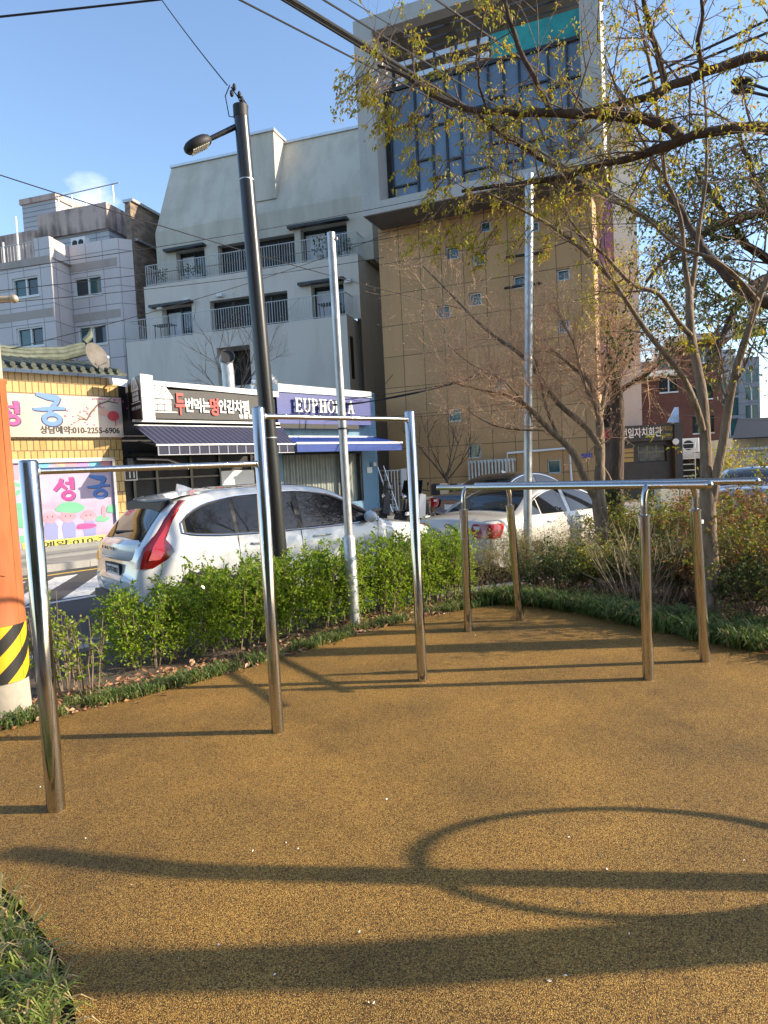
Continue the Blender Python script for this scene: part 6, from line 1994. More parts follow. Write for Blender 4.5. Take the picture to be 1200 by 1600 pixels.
def along(wood, ends, pp, rs, num, L_, depth, f0=.15, f1=1.0, bias=Vector((0, 0, 0)), up=.1, kids=3, spread=.8, rk=.45, rmax=.02):
    n = len(pp) - 1
    for k in range(num):
        f = R.uniform(f0, f1) * n; i = min(n - 1, int(f))
        b = pp[i].lerp(pp[i + 1], f - i)
        ax = (pp[i + 1] - pp[i]).normalized()
        d = (ax * .6 + rv(1.0) + bias).normalized()
        grow(wood, ends, b, d, L_ * R.uniform(.5, 1.15), min(rs[i] * rk, rmax), depth, up, spread, kids)


def clothe(mb, ends, per, size, w=.5, droop=.3, spread=.05, keep=1.0, down=0.0):
    for p, d in ends:
        if R.random() > keep: continue
        for k in range(per):
            q = p + rv(spread * R.random())
            dd = (d * .5 + rv(1) + Vector((0, 0, -down))).normalized()
            leaf(mb, q, dd, size * R.uniform(.6, 1.3), size * w * R.uniform(.7, 1.2), droop)


def rel(mb, o):
    mb.v = [(a - o.x, b - o.y, c - o.z) for a, b, c in mb.v]
    return mb


def finish_tree(name, label, cat, base, trunk, twigs, crown, mats, group=None, names=('trunk', 'twigs', 'crown')):
    t = thing(name, label, cat, base, 0, group)
    for mb, m_, nm in zip((trunk, twigs, crown), mats, names):
        if mb is not None and mb.v: rel(mb, base).build(nm, m_, t, nm == 'trunk', ang=60)
    return t


# ---- budding tree with two stems at the right (in front of the parallel bars' far posts)
tb = G(1114, 970); Y1 = tb.y
T, W, E1 = MB(), MB(), []
limb(T, [(1117, 978), (1113, 930), (1110, 880), (1106, 800), (1104, 745)], Y1, .088, .070, 14, 14)
limb(T, [(1100, 975), (1112, 955), (1112, 930)], Y1 - .06, .06, .03, 5, 8); limb(T, [(1134, 980), (1118, 955), (1114, 930)], Y1 - .02, .06, .03, 5, 8)
A1_, ra1 = limb(T, [(1104, 760), (1103, 700), (1100, 630), (1090, 575), (1079, 525), (1077, 480), (1077, 450)], [Y1, Y1 + .3], .054, .036, 18, 12)
B1_, rb1 = limb(T, [(1110, 790), (1122, 730), (1132, 680), (1138, 630), (1150, 575), (1172, 508), (1184, 470), (1205, 420), (1240, 350)], [Y1, Y1 - .5], .046, .022, 20, 10)
C1_, rc1 = limb(T, [(1098, 672), (1090, 640), (1076, 605), (1062, 580), (1045, 560), (1015, 525), (990, 488), (963, 445), (930, 408), (890, 372), (850, 345), (810, 325), (760, 300)], [Y1, Y1 - .9], .031, .009, 26, 9)
D1_, rd1 = limb(T, [(1080, 525), (1060, 505), (1042, 475), (1034, 460), (1015, 452), (990, 448), (968, 425), (945, 398), (915, 375), (880, 330), (860, 300)], [Y1 + .1, Y1 - .2], .026, .008, 22, 8)
E1_, re1 = limb(T, [(1077, 455), (1070, 420), (1066, 350), (1052, 300), (1035, 275), (1012, 235), (990, 190), (966, 140), (949, 108)], [Y1 + .3, Y1], .028, .007, 20, 8)
F1_, rf1 = limb(T, [(1079, 460), (1086, 420), (1090, 370), (1096, 330), (1104, 280), (1104, 200), (1100, 130), (1090, 60)], [Y1 + .3, Y1 + .4], .027, .007, 20, 8)
G1_, rg1 = limb(T, [(1040, 285), (1034, 230), (1028, 180), (1018, 110), (1000, 40), (988, -20)], [Y1 + .15, Y1 - .3], .022, .009, 14, 7)
H1_, rh1 = limb(T, [(1184, 470), (1150, 430), (1110, 400), (1060, 390), (1000, 330), (940, 310)], [Y1 - .4, Y1 - .9], .020, .008, 14, 6)
for pp, rs, num, ln in ((C1_, rc1, 16, .65), (D1_, rd1, 12, .6), (E1_, re1, 13, .6), (F1_, rf1, 10, .6), (G1_, rg1, 10, .5), (B1_, rb1, 6, .6), (H1_, rh1, 10, .6)):
    along(W, E1, pp, rs, num, ln, 2, .3, 1.0, Vector((-.25, 0, .1)), .08, 3, .8, .4, .012)
for x, y in ((1075, 570), (1080, 540), (1170, 505)): pass
Lf = MB(); clothe(Lf, E1, 3, .032, .5, .4, .04, .45, .3)
for p in [P(x, y, Y1) for x, y in ((1103, 528), (1112, 530), (1065, 535), (1078, 545))]:
    for k in range(30): leaf(Lf, p + rv(.07 * R.random()), rv() + Vector((0, 0, -.3)), .045, .022)
finish_tree('budding_tree', 'slim budding tree forking low into two stems behind the right dip bar posts', 'tree', tb, T, W, Lf, (MT['bark'], MT['twig'], MT['leafspring']))
lo = MB()
for k in range(42): leaf(lo, P(1148, 633, Y1 - .2) + rv(.11 * R.random()), rv(), .05, .025)

# ---- big tree rooted outside the right edge whose limbs cross the top of the picture
tb2 = Vector((4.75, 5.75, 0)); Y2 = 5.7
T, W, E2 = MB(), MB(), []
top2 = Vector((4.6, 5.75, 4.3))
pp = polyline([tb2 - Vector((0, 0, .1)), tb2 + Vector((.0, 0, 1.2)), Vector((4.68, 5.8, 2.6)), top2], 14)
T.tube(pp, [.17 - .05 * i / 14 + (.05 if i < 2 else 0) for i in range(15)], 14)
def start(px, Y): return [top2] + [P(x, y, Y) for x, y in px]
def limb2(px, Y0, Y1_, r0, r1, n=22, root=True):
    Ys = [Y0 + (Y1_ - Y0) * i / (len(px) - 1) for i in range(len(px))]
    pts = ([top2] if root else []) + [P(x, y, yy) for (x, y), yy in zip(px, Ys)]
    p_ = polyline(pts, n)
    p_ = [p_[0]] + [(p_[i - 1] + p_[i] * 2 + p_[i + 1]) / 4 for i in range(1, n)] + [p_[-1]]
    p_ = [p + rv(.012) for p in p_]
    rs = [(r0 + (r1 - r0) * i / n) * (1 + R.uniform(-.1, .1)) for i in range(n + 1)]
    T.tube(p_, rs, 9)
    return p_, rs
L1, r1_ = limb2([(1290, 110), (1200, 82), (1150, 92), (1100, 115), (1055, 132), (1005, 155), (960, 166), (930, 172)], 5.8, 6.0, .056, .026)
L2_, r2_ = limb2([(1290, 225), (1200, 199), (1130, 198), (1085, 212), (1055, 217), (1030, 235), (998, 240), (968, 252), (930, 258), (890, 274), (840, 286), (770, 292), (720, 300)], 5.7, 6.2, .066, .015, 26)
L3, r3_ = limb2([(1062, 214), (1040, 192), (1005, 186), (930, 178), (860, 178), (800, 178), (745, 172), (700, 160), (670, 145), (640, 122), (590, 100)], 5.75, 6.4, .050, .012, 24, False)
L4, r4_ = limb2([(862, 178), (845, 142), (822, 95), (803, 55), (790, 0), (780, -40)], 6.1, 6.0, .026, .014, 10, False)
L5, r5_ = limb2([(740, 170), (760, 195), (800, 220), (850, 250), (890, 275)], 6.3, 6.2, .02, .015, 10, False)
L6, r6_ = limb2([(1040, 130), (1020, 60), (1005, 0), (995, -40)], 6.0, 5.8, .03, .015, 10, False)
L7, r7_ = limb2([(1098, 116), (1090, 70), (1100, 20), (1096, -30)], 5.9, 5.6, .022, .012, 10, False)
L8, r8_ = limb2([(1300, 500), (1180, 465), (1140, 435), (1115, 410), (1095, 385), (1065, 330), (1045, 300)], 7.5, 8.2, .085, .03, 18, False)
L9, r9_ = limb2([(760, 175), (745, 120), (748, 60), (760, 10)], 6.3, 6.2, .012, .007, 8, False)
for pp, rs, num, ln, b in ((L1, r1_, 17, .75, (-.2, 0, .35)), (L2_, r2_, 32, .6, (-.2, 0, -.05)), (L3, r3_, 34, .5, (-.2, 0, -.1)), (L4, r4_, 12, .7, (-.1, 0, .1)), (L5, r5_, 10, .6, (-.3, 0, -.1)), (L6, r6_, 10, .7, (0, 0, .3)), (L7, r7_, 8, .6, (.2, 0, .3)), (L9, r9_, 8, .4, (0, 0, .1))):
    along(W, E2, pp, rs, num, ln, 2, .22 if pp in (L1, L2_) else .05, 1.0, Vector(b), 0.0, 3, .85, .3, .011)
# the drooping leafy tip that reaches furthest left
for x, y in ((575, 108), (590, 118), (605, 130), (622, 138), (635, 150), (655, 160), (668, 168), (580, 92), (760, 345), (790, 355), (830, 350), (870, 340), (720, 345), (690, 350), (585, 100), (600, 105), (625, 120), (650, 135), (672, 142), (690, 155), (565, 95), (610, 125), (640, 140), (700, 280), (680, 330), (730, 310), (760, 330), (800, 320), (720, 270), (850, 310), (670, 235), (655, 215), (705, 250), (600, 50), (615, 40), (740, 300), (780, 350), (700, 310)):
    for q_ in range(2): grow(W, E2, P(x, y, 6.3) + rv(.05), Vector((-.45, R.uniform(-.3, .3), -.45)), .28, .005, 1, -.35, .6, 4)
LEAF2 = MB(); clothe(LEAF2, E2, 6, .036, .55, .4, .05, .40, .35)
finish_tree('overhanging_tree', 'large tree with dark limbs and yellow green young leaves reaching in from the right edge', 'tree', tb2, T, W, LEAF2, (MT['barkdark'], MT['twig'], MT['leafspring']))

# ---- leafier green tree further back at the right edge
tb3 = Vector((6.9, 9.6, 0))
T, W, E3 = MB(), MB(), []
T.tube([tb3 - Vector((0, 0, .1)), Vector((6.8, 9.6, 1.5)), Vector((6.5, 9.6, 3.2)), Vector((6.2, 9.7, 4.6)), Vector((5.9, 9.7, 6.0))], [.19, .16, .14, .11, .07], 12)
for px, y0, y1 in (([(1300, 560), (1240, 500), (1180, 468), (1140, 436), (1112, 408), (1096, 385), (1060, 330), (1030, 290)], 9.6, 9.2), ([(1290, 480), (1230, 420), (1190, 400), (1150, 370), (1110, 300), (1085, 260)], 9.6, 9.8), ([(1280, 420), (1220, 360), (1185, 300), (1170, 250), (1150, 200)], 9.7, 9.6), ([(1230, 430), (1180, 440), (1140, 500), (1120, 540)], 9.7, 9.0), ([(1250, 400), (1200, 330), (1120, 350), (1040, 400), (1010, 440)], 9.7, 9.0)):
    pp, rs = limb(T, px, [y0, y1], .085, .022, 16, 8, .02)
    along(W, E3, pp, rs, 19, 1.0, 2, .2, 1.0, Vector((-.2, 0, .1)), 0, 4, .9, .3, .016)
Lf = MB(); clothe(Lf, E3, 4, .060, .55, .3, .14, .58, .2)
finish_tree('green_leaved_tree', 'tree with thick arching limbs and small dark green leaves at the right edge', 'tree', tb3, T, W, Lf, (MT['barkdark'], MT['twig'], MT['leafdark']))

# ---- bare tan-twigged tree in the middle, multi-stemmed
tb4 = G(948, 890); Y4 = tb4.y
T, W, E4 = MB(), MB(), []
limb(T, [(952, 896), (946, 860), (938, 805), (934, 765)], Y4, .12, .095, 10, 12)
limb(T, [(962, 900), (950, 872), (945, 850)], Y4, .07, .04, 5, 8)
S = []
S.append(limb(T, [(936, 770), (938, 715), (938, 670), (935, 645), (930, 615), (920, 590), (902, 580), (880, 560), (860, 545)], [Y4, Y4 + .3], .080, .018, 18, 10))
S.append(limb(T, [(930, 778), (912, 745), (898, 710), (880, 690), (858, 672), (835, 645), (815, 628), (790, 615), (755, 610), (715, 600)], [Y4, Y4 - .6], .062, .012, 22, 9))
S.append(limb(T, [(938, 700), (918, 668), (895, 650), (870, 630), (848, 596), (825, 565), (808, 548), (785, 535), (765, 520), (735, 492), (700, 455), (660, 415)], [Y4, Y4 - .2], .048, .008, 24, 8))
S.append(limb(T, [(937, 650), (944, 625), (950, 590), (962, 560), (978, 530)], [Y4 + .1, Y4 + .5], .040, .012, 12, 8))
S.append(limb(T, [(935, 640), (916, 610), (906, 575), (900, 540), (880, 505), (866, 480)], [Y4, Y4 + .2], .036, .010, 14, 8))
S.append(limb(T, [(876, 690), (862, 660), (850, 630), (846, 600), (838, 565), (820, 530)], [Y4 - .2, Y4], .026, .008, 12, 7))
S.append(limb(T, [(820, 630), (790, 595), (760, 580), (735, 570), (700, 540)], [Y4 - .5, Y4 - .4], .020, .007, 12, 6))
S.append(limb(T, [(850, 672), (815, 672), (780, 668), (750, 655), (730, 640)], [Y4 - .5, Y4 - .8], .018, .007, 12, 6))
S.append(limb(T, [(938, 690), (925, 700), (938, 725), (950, 740), (955, 752)], [Y4 + .2, Y4 + .3], .028, .02, 6, 7))
for i, (pp, rs) in enumerate(S[:8]): along(W, E4, pp, rs, 30, .62, 2, .28, 1.0, Vector((-.2, 0, .3)), .3, 4, .8, .38, .010)
Lf = MB(); clothe(Lf, E4, 2, .024, .5, .0, .04, .95)
finish_tree('bare_spreading_tree', 'bare tree with pale brown forked limbs and tan twigs in front of the tan building', 'tree', tb4, T, W, Lf, (MT['bark'], MT['twigtan'], MT['bud']), names=('trunk', 'twigs', 'buds'))

# ---- straight dark trunk behind it
Y5 = 11.6; tb5 = P(961, 830, Y5); tb5.z = 0
T, W, E5 = MB(), MB(), []
T.tube([tb5 - Vector((0, 0, .1))] + [P(x, y, Y5) for x, y in ((962, 770), (964, 700), (965, 650), (963, 610))], [.135, .125, .12, .115, .105], 12)
S = [limb(T, [(963, 618), (958, 580), (950, 545), (950, 500)], Y5, .06, .02, 8, 8), limb(T, [(966, 615), (985, 598), (1008, 588), (1028, 570), (1045, 555)], [Y5, Y5 - .3], .045, .012, 10, 8), limb(T, [(964, 612), (972, 570), (968, 520), (980, 470)], [Y5, Y5 + .4], .05, .014, 10, 8), limb(T, [(962, 625), (940, 612), (925, 600)], [Y5, Y5], .03, .014, 6, 7)]
for pp, rs in S: along(W, E5, pp, rs, 24, .85, 2, .2, 1.0, Vector((0, 0, .2)), .2, 4, .8, .35, .013)
Lf = MB(); clothe(Lf, E5, 1, .028, .5, .1, .03, .75)
fr_ = [e for e in E5 if e[0].z > P(960, 530, Y5).z]
L5_ = MB(); clothe(L5_, fr_, 2, .06, .5, .3, .07, .6)
tt = finish_tree('straight_trunk_tree', 'tree with a straight dark trunk and rusty twig tufts behind the bare spreading tree', 'tree', tb5, T, W, Lf, (MT['barkdark'], MT['twigtan'], MT['bud']), names=('trunk', 'twigs', 'buds'))
rel(L5_, tb5).build('crown', MT['leafspring'], tt)
iv = MB()
for k in range(700):
    a = R.uniform(0, 6.28); z = R.uniform(0, 1.25); leaf(iv, Vector((math.cos(a) * .14, math.sin(a) * .14, z)), rv() + Vector((0, 0, -.6)), .06, .05)
iv.build('ivy', MT['leafdark'], tt)


def small_tree(label, base, h, r, mat_, tip, num, group=None, leafm=None, lsize=.03, keep=.4, lean=0):
    T, W, E = MB(), MB(), []
    top = base + Vector((lean, 0, h * .45))
    T.tube([base - Vector((0, 0, .1)), base + Vector((lean * .4, 0, h * .2)), top], [r, r * .85, r * .7], 8)
    for k in range(num):
        a = 2 * math.pi * k / num + R.uniform(-.4, .4)
        grow(W, E, top - Vector((0, 0, R.uniform(0, h * .15))), Vector((math.cos(a) * .7, math.sin(a) * .5, .8)), h * R.uniform(.4, .6), r * .5, 2, .3, .7, 4)
    Lf = MB(); clothe(Lf, E, 1, lsize, .5, 0, .03, keep)
    return finish_tree('small_bare_tree', label, 'tree', base, T, W, Lf, (mat_, tip, leafm or MT['bud']), group, ('trunk', 'twigs', 'buds'))


b_ = P(700, 790, 25.5); b_.z = -.1
small_tree('small bare leafless tree against the foot of the tan wall', b_, 3.4, .07, MT['barkdark'], MT['barkdark'], 5, keep=.05)
b_ = P(365, 640, 27.5); b_.z = 2.5
small_tree('thin bare tree behind the silver roof ducts against the grey wall', b_, 5.2, .06, MT['barkdark'], MT['twig'], 6, leafm=MT['leafolive'], lsize=.07, keep=.35)
b_ = Vector((1e-3, 0, 0)) + G(1180, 800, ROADZ); b_ = P(1170, 760, 20.0); b_.z = -.2
E_, Wd, Lf = [], MB(), MB()
for k in range(14):
    a = R.uniform(0, 6.28); grow(Wd, E_, b_ + Vector((R.uniform(-.3, .3), R.uniform(-.3, .3), .1)), Vector((math.cos(a) * .6, math.sin(a) * .6, 1)), 1.4, .02, 1, .2, .7, 4)
clothe(Lf, E_, 5, .12, .4, .2, .15)
tt = thing('roadside_bush', 'light green feathery bush in front of the cream shed', 'bush', b_)
rel(Wd, b_).build('stems', MT['twig'], tt); rel(Lf, b_).build('foliage', MT['leafspring'], tt)

# ------------------------------------------------------------------ hedge along the mat: one shrub after another
HG = 'shrubs of the green hedge'
hedge = [  # ground pixel of the front foot, height, half width, half depth, leaf count
    (195, 1054, .62, .42, .34, 1900), (285, 1036, .70, .38, .36, 2200), (352, 1022, .70, .36, .36, 2200), (418, 1008, .74, .36, .38, 2200), (478, 995, .76, .38, .38, 2100),
    (528, 982, .74, .38, .38, 1800), (590, 968, .78, .40, .38, 2100), (645, 958, .80, .40, .40, 2200), (698, 948, .82, .38, .40, 2000)]
lab = ['leftmost bright green shrub of the hedge, behind the gap beside the orange pole', 'bright green shrub of the hedge below the tail lamp of the white car', 'bright green shrub of the hedge below the rear side window of the white car', 'bright green shrub of the hedge behind the middle post of the pull-up bars', 'bright green shrub of the hedge between the lamp post and the galvanised pole', 'thin green shrub of the hedge right at the foot of the galvanised pole', 'bright green shrub of the hedge just right of the galvanised pole', 'tall green shrub of the hedge behind the right post of the pull-up bars', 'rightmost bright green shrub of the hedge, beside the first dip bar post']
for i, (x, y, h, rx, ry, nl) in enumerate(hedge):
    f = G(x, y); c = f + Vector((.03, ry + .08, 0))
    tt = thing('hedge_shrub', lab[i], 'shrub', c, 0, HG)
    St, Lf = MB(), MB()
    tips = []
    for k in range(20):
        a, q = R.uniform(0, 6.28), math.sqrt(R.random())
        b0 = Vector((math.cos(a) * rx * .55 * q, math.sin(a) * ry * .6 * q, -.04))
        b1 = Vector((math.cos(a) * rx * q * .95 + R.uniform(-.05, .05), math.sin(a) * ry * q * .95, h * R.uniform(.75, 1.0)))
        md = b0.lerp(b1, .5) + rv(.04)
        St.tube([b0, md, b1], [.008, .006, .003], 4, False); tips.append((md, b1))
    for k in range(10):
        a = R.uniform(0, 6.28); b0 = Vector((math.cos(a) * rx * .6, math.sin(a) * ry * .6, h * .6)); tips.append((b0, b0 + Vector((R.uniform(-.12, .12), R.uniform(-.1, .1), h * R.uniform(.38, .58)))))
        St.tube(tips[-1], [.004, .002], 3, False)
    # side sprays off every stem, and leaves along the sprays
    sp_ = []
    for m_, b1 in tips:
        for k in range(17):
            p = m_.lerp(b1, R.uniform(-.55, 1.0)); d = (rv() + Vector((0, 0, .35))).normalized(); e_ = p + d * R.uniform(.05, .17)
            sp_.append((p, e_))
    zz = lambda p: p.z
    k = 0
    while k < nl * 3.6:
        p, e_ = R.choice(sp_); q = p.lerp(e_, R.uniform(.1, 1.05))
        if R.random() < .5:
            a = R.uniform(0, 6.28); q_ = R.random() ** .35; z_ = h * R.uniform(.06, .98)
            q = Vector((math.cos(a) * rx * 1.05 * q_, math.sin(a) * ry * 1.05 * q_, z_)); e_ = q + Vector((math.cos(a), math.sin(a), .5)); p = q
            if mnoise.noise(Vector((q.x * 9 + i * 5, q.y * 9, q.z * 9))) < .02: k += .15; continue
        rr_ = math.hypot(q.x / (rx * 1.12), q.y / (ry * 1.15))
        if rr_ > 1.05 + .12 * math.sin(q.x * 17 + i): k += .2; continue
        if q.z < h * .16 and R.random() < .5: k += .1; continue
        leaf(Lf, q, ((e_ - p).normalized() + rv(.9) + Vector((0, 0, .2))), .035 * R.uniform(.4, 1.5), .019 * R.uniform(.8, 1.2), .1); k += 1
    # leafy low sprouts
    for k in range(3):
        a = R.uniform(3.4, 6.0); b0 = Vector((math.cos(a) * rx * .8, math.sin(a) * ry * .9, 0))
        for j in range(26): leaf(Lf, b0 + Vector((R.uniform(-.07, .07), R.uniform(-.06, .06), R.uniform(.02, .26))), rv() + Vector((0, 0, .3)), .034, .017)
    St.build('stems', MT['bark'], tt); Lf.build('foliage', MT['leafhedge'], tt)
# sparse sprout bushes beside the orange pole
for x, y, h, nl, lb_ in ((130, 1092, .62, 360, 'thin sprouting shrub with few leaves just right of the short post'), (95, 1082, .55, 300, 'sparse twiggy shrub between the orange pole and the short post'), (62, 1075, .75, 420, 'leggy shrub close against the orange pole')):
    c = G(x, y) + Vector((0, .12, 0)); tt = thing('sparse_shrub', lb_, 'shrub', c, 0, 'sparse shrubs beside the orange pole')
    St, Lf = MB(), MB(); sp_ = []
    for k in range(11):
        a = R.uniform(0, 6.28); b0 = Vector((math.cos(a) * .06, math.sin(a) * .06, -.04)); b1 = Vector((math.cos(a) * .14, math.sin(a) * .12, h * R.uniform(.6, 1.05)))
        St.tube([b0, b0.lerp(b1, .5) + rv(.03), b1], [.007, .005, .002], 4, False)
        for j in range(6):
            p = b0.lerp(b1, R.uniform(.35, 1)); e_ = p + (rv() + Vector((0, 0, .3))).normalized() * .11; sp_.append((p, e_)); St.tube([p, e_], [.003, .0015], 3, False)
    for k in range(nl):
        p, e_ = R.choice(sp_); leaf(Lf, p.lerp(e_, R.uniform(.2, 1)), (e_ - p).normalized() + rv(.8), .036 * R.uniform(.6, 1.2), .02)
    St.build('stems', MT['bark'], tt); Lf.build('foliage', MT['leafhedge'], tt)

# ------------------------------------------------------------------ twiggy bushes on the right
def bush(name, label, c, h, rx, ry, stems, nl, lm, sm, lsize=.03, fan=.8, low=.15, r0=.006, group=None, depth=1):
    tt = thing(name, label, 'bush', c, 0, group)
    St, Lf, ends = MB(), MB(), []
    for k in range(stems):
        a, q = R.uniform(0, 6.28), math.sqrt(R.random())
        b0 = Vector((math.cos(a) * rx * .5 * q, math.sin(a) * ry * .5 * q, -.03))
        grow(St, ends, b0, Vector((math.cos(a) * fan * q * rx / max(rx, ry), math.sin(a) * fan * q * ry / max(rx, ry), 1)), h * R.uniform(.6, 1.0), r0, depth, .1, .55, 4, .3, 4, 4)
    if nl:
        for k in range(nl):
            p, d = R.choice(ends)
            if p.z < low * h and R.random() < .8: continue
            leaf(Lf, p + rv(.06 * R.random()), d * .4 + rv(1), lsize * R.uniform(.6, 1.3), lsize * .5 * R.uniform(.7, 1.3), .2)
    St.build('stems', sm, tt)
    if Lf.v: Lf.build('foliage', lm, tt)
    return tt


OG = 'bare olive bushes in front of the pearl white saloon'
for i, (x, y, h, rx, lb_) in enumerate(((740, 925, .85, .45, 'olive twiggy bush behind the two left dip bar posts'), (795, 905, .95, .5, 'olive twiggy bush at the foot of the tall galvanised pole'), (850, 905, 1.0, .5, 'olive twiggy bush below the side windows of the pearl white saloon'), (905, 905, .9, .45, 'olive twiggy bush just left of the bare spreading tree'))):
    g = G(x, y); bush('twiggy_bush', lb_, g, h * .58, rx, .4, 34, 3800, MT['leafolive'], MT['twig'], .024, .7, .2, .0035, OG, 2)
g = G(1000, 955); bush('pale_stemmed_bush', 'fan of bare pale straight stems behind the near right dip bar post', g + Vector((.1, .3, 0)), .85, .5, .3, 16, 120, MT['leafolive'], MT['twigpale'], .03, .7, .5, .008, 'pale stemmed bushes')
g = G(1052, 950); bush('pale_stemmed_bush', 'tangle of bare pale stems between the two right dip bar posts', g + Vector((.0, .35, 0)), .7, .5, .3, 20, 160, MT['leafolive'], MT['twigpale'], .03, .9, .5, .007, 'pale stemmed bushes')
RG = 'reddish and green bushes on the right bank'
for x, y, h, rx, lm, nl, lb_ in ((985, 885, .72, .5, 'leafmix', 1900, 'yellow green bush behind the pale bare stems'), (1045, 880, .70, .6, 'leafmix', 2200, 'mixed yellow and green bush under the budding tree, left of its trunk'), (1150, 900, .66, .6, 'leafred', 2600, 'red brown leaved bush just right of the budding tree trunk'), (1205, 930, .62, .5, 'leafmix', 2200, 'yellow tinged bush low at the right edge'), (1100, 860, .75, .6, 'leafred', 2300, 'dark reddish bush behind the budding tree trunk'), (1235, 890, .95, .45, 'leafred', 3000, 'tallest reddish bush at the right edge in front of the silver car'), (1260, 960, 1.1, .6, 'leafmix', 1800, 'green bush half outside the right edge'), (885, 925, .42, .45, 'leafdark', 1100, 'low dark green bush left of the foot of the bare spreading tree'), (965, 925, .5, .5, 'leafmix', 1300, 'low mottled bush right of the foot of the bare spreading tree'), (1040, 930, .5, .5, 'leafdark', 1200, 'low dark green bush between the right dip bar posts'), (1095, 935, .5, .4, 'leafred', 1100, 'low rusty bush against the budding tree trunk'), (1160, 950, .55, .5, 'leafred', 1400, 'low rusty bush right of the budding tree foot'), (1215, 970, .5, .5, 'leafdark', 1300, 'low dark green bush at the lower right edge')):
    g = G(x, y); bush('mixed_bush', lb_, g, h, rx * 1.15, .5, 40, int(nl * 2.6), MT[lm], MT['twig'], .046, .8, .05, .005, RG, 2)

# ------------------------------------------------------------------ lilyturf borders, lawn tuft, litter
def blades(mb, c, n, h, spread, w=.006, lean=.8):
    for k in range(n):
        a = R.uniform(0, 6.28); b = c + Vector((R.uniform(-spread, spread), R.uniform(-spread, spread), -.01))
        l = h * R.uniform(.55, 1.2); o = Vector((math.cos(a), math.sin(a), 0)) * l * lean * R.uniform(.3, 1.1)
        s = Vector((-math.sin(a), math.cos(a), 0)) * w
        p1 = b + o * .35 + Vector((0, 0, l * .62)); p2 = b + o * .8 + Vector((0, 0, l * .75)); p3 = b + o * 1.15 + Vector((0, 0, l * .55))
        i = len(mb.v)
        mb.v += [tuple(v) for v in (b - s, b + s, p1 + s, p1 - s, p2 + s * .8, p2 - s * .8, p3)]
        mb.f += [(i, i + 1, i + 2, i + 3), (i + 3, i + 2, i + 4, i + 5), (i + 5, i + 4, i + 6)]; mb.m += [0] * 3


def edge_at(x):   # distance ahead of the mat's edge at x
    for i in range(len(EDGE) - 1):
        if EDGE[i][0] <= x <= EDGE[i + 1][0]:
            f = (x - EDGE[i][0]) / max(1e-6, EDGE[i + 1][0] - EDGE[i][0]); return EDGE[i][1] + f * (EDGE[i + 1][1] - EDGE[i][1])
    return None


ml_, mr_ = MB(), MB()
xl0, xr1 = EDGE[0][0], EDGE[-1][0]
xc = G(800, 944).x
for k in range(760):
    x = R.uniform(-3.4, xc - .25); e_ = edge_at(x)
    if e_ is None: continue
    y = e_ + abs(R.gauss(0, .13)) + .02
    if mnoise.noise(Vector((x * 3, y * 3, 1))) < -.22: continue
    blades(ml_, Vector((x, y, -.02)), 9, .13, .05, .0035)
for k in range(2300):
    x = R.uniform(xc - .3, 4.6); e_ = edge_at(x)
    if e_ is None: continue
    wdt_ = .3 + .75 * min(1, max(0, (x - xc) / .8))
    y = e_ + R.random() ** 1.4 * wdt_ + .02
    if mnoise.noise(Vector((x * 3.2, y * 3.2, 4))) < -.08 + .25 * (y - e_): continue
    blades(mr_, Vector((x, y, -.02)), 13, R.uniform(.13, .27), .07, .0048, 1.0)
tag(ml_.build('lilyturf_border', MT['blade']), 'thin grassy border between the mat and the green hedge', 'grass', kind='stuff')
tag(mr_.build('lilyturf_bank', MT['blade']), 'dense dark lilyturf along the right edge of the mat', 'grass', kind='stuff')
lw = MB()
xs_ = [p[0] for p in LAWN]; ys_ = [p[1] for p in LAWN]
for k in range(1350):
    j = R.uniform(0, len(LAWN) - 1.001); i = int(j)
    ex = LAWN[i][0] + (LAWN[i + 1][0] - LAWN[i][0]) * (j - i); ey = LAWN[i][1] + (LAWN[i + 1][1] - LAWN[i][1]) * (j - i)
    off = R.random() ** 1.3 * .65 if k < 620 else R.uniform(.5, 3.2)
    blades(lw, Vector((ex - off - .07, ey - off * .35 - .02, -.03)), 11, R.uniform(.09, .15) + .07 * min(1, off * 3), .05, .0030, 1.0)
tag(lw.build('lawn_tuft', MT['lawnblade']), 'tufts of grass with dry blades in the near left corner', 'grass', kind='stuff')
lt_ = MB()
for k in range(6500):
    x = R.uniform(-3.2, 5.2); e_ = edge_at(min(x, xr1 - .01))
    if e_ is None: continue
    y = e_ + R.uniform(-.02, 2.4 if x > .8 else .8)
    if x < .9 and y > 8.2: continue
    p = Vector((x, y, -.02 + R.uniform(0, .03))); d = rv(); d.z *= .35
    leaf(lt_, p, d, .055 * R.uniform(.6, 1.3), .03)
for k in range(70):
    x = R.uniform(-2.6, 3.5); e_ = edge_at(x)
    if e_: leaf(lt_, Vector((x, e_ - abs(R.gauss(0, .12)), .006)), Vector((R.uniform(-1, 1), R.uniform(-1, 1), .1)), .04, .016)
tag(lt_.build('leaf_litter', MT['litter']), 'dry brown fallen leaves strewn over the soil behind the mat', 'fallen leaves', kind='stuff')
pt = MB()
for x, y in ((1057, 1262), (890, 1308), (949, 1358), (881, 1525), (862, 1535), (280, 1500), (467, 1326), (394, 1332), (340, 1476), (606, 1249), (909, 1412), (290, 1160), (160, 1107), (257, 1118), (660, 1095), (545, 1090), (1165, 1345), (742, 993), (575, 1565), (582, 1570), (818, 1188)):
    leaf(pt, G(x, y) + Vector((0, 0, .004)), Vector((R.uniform(-1, 1), R.uniform(-1, 1), .05)), .013, .009)
for k in range(14):
    p = G(R.uniform(20, 1180), R.uniform(1060, 1560)); leaf(pt, p + Vector((0, 0, .004)), Vector((R.uniform(-1, 1), R.uniform(-1, 1), .05)), .011, .006)
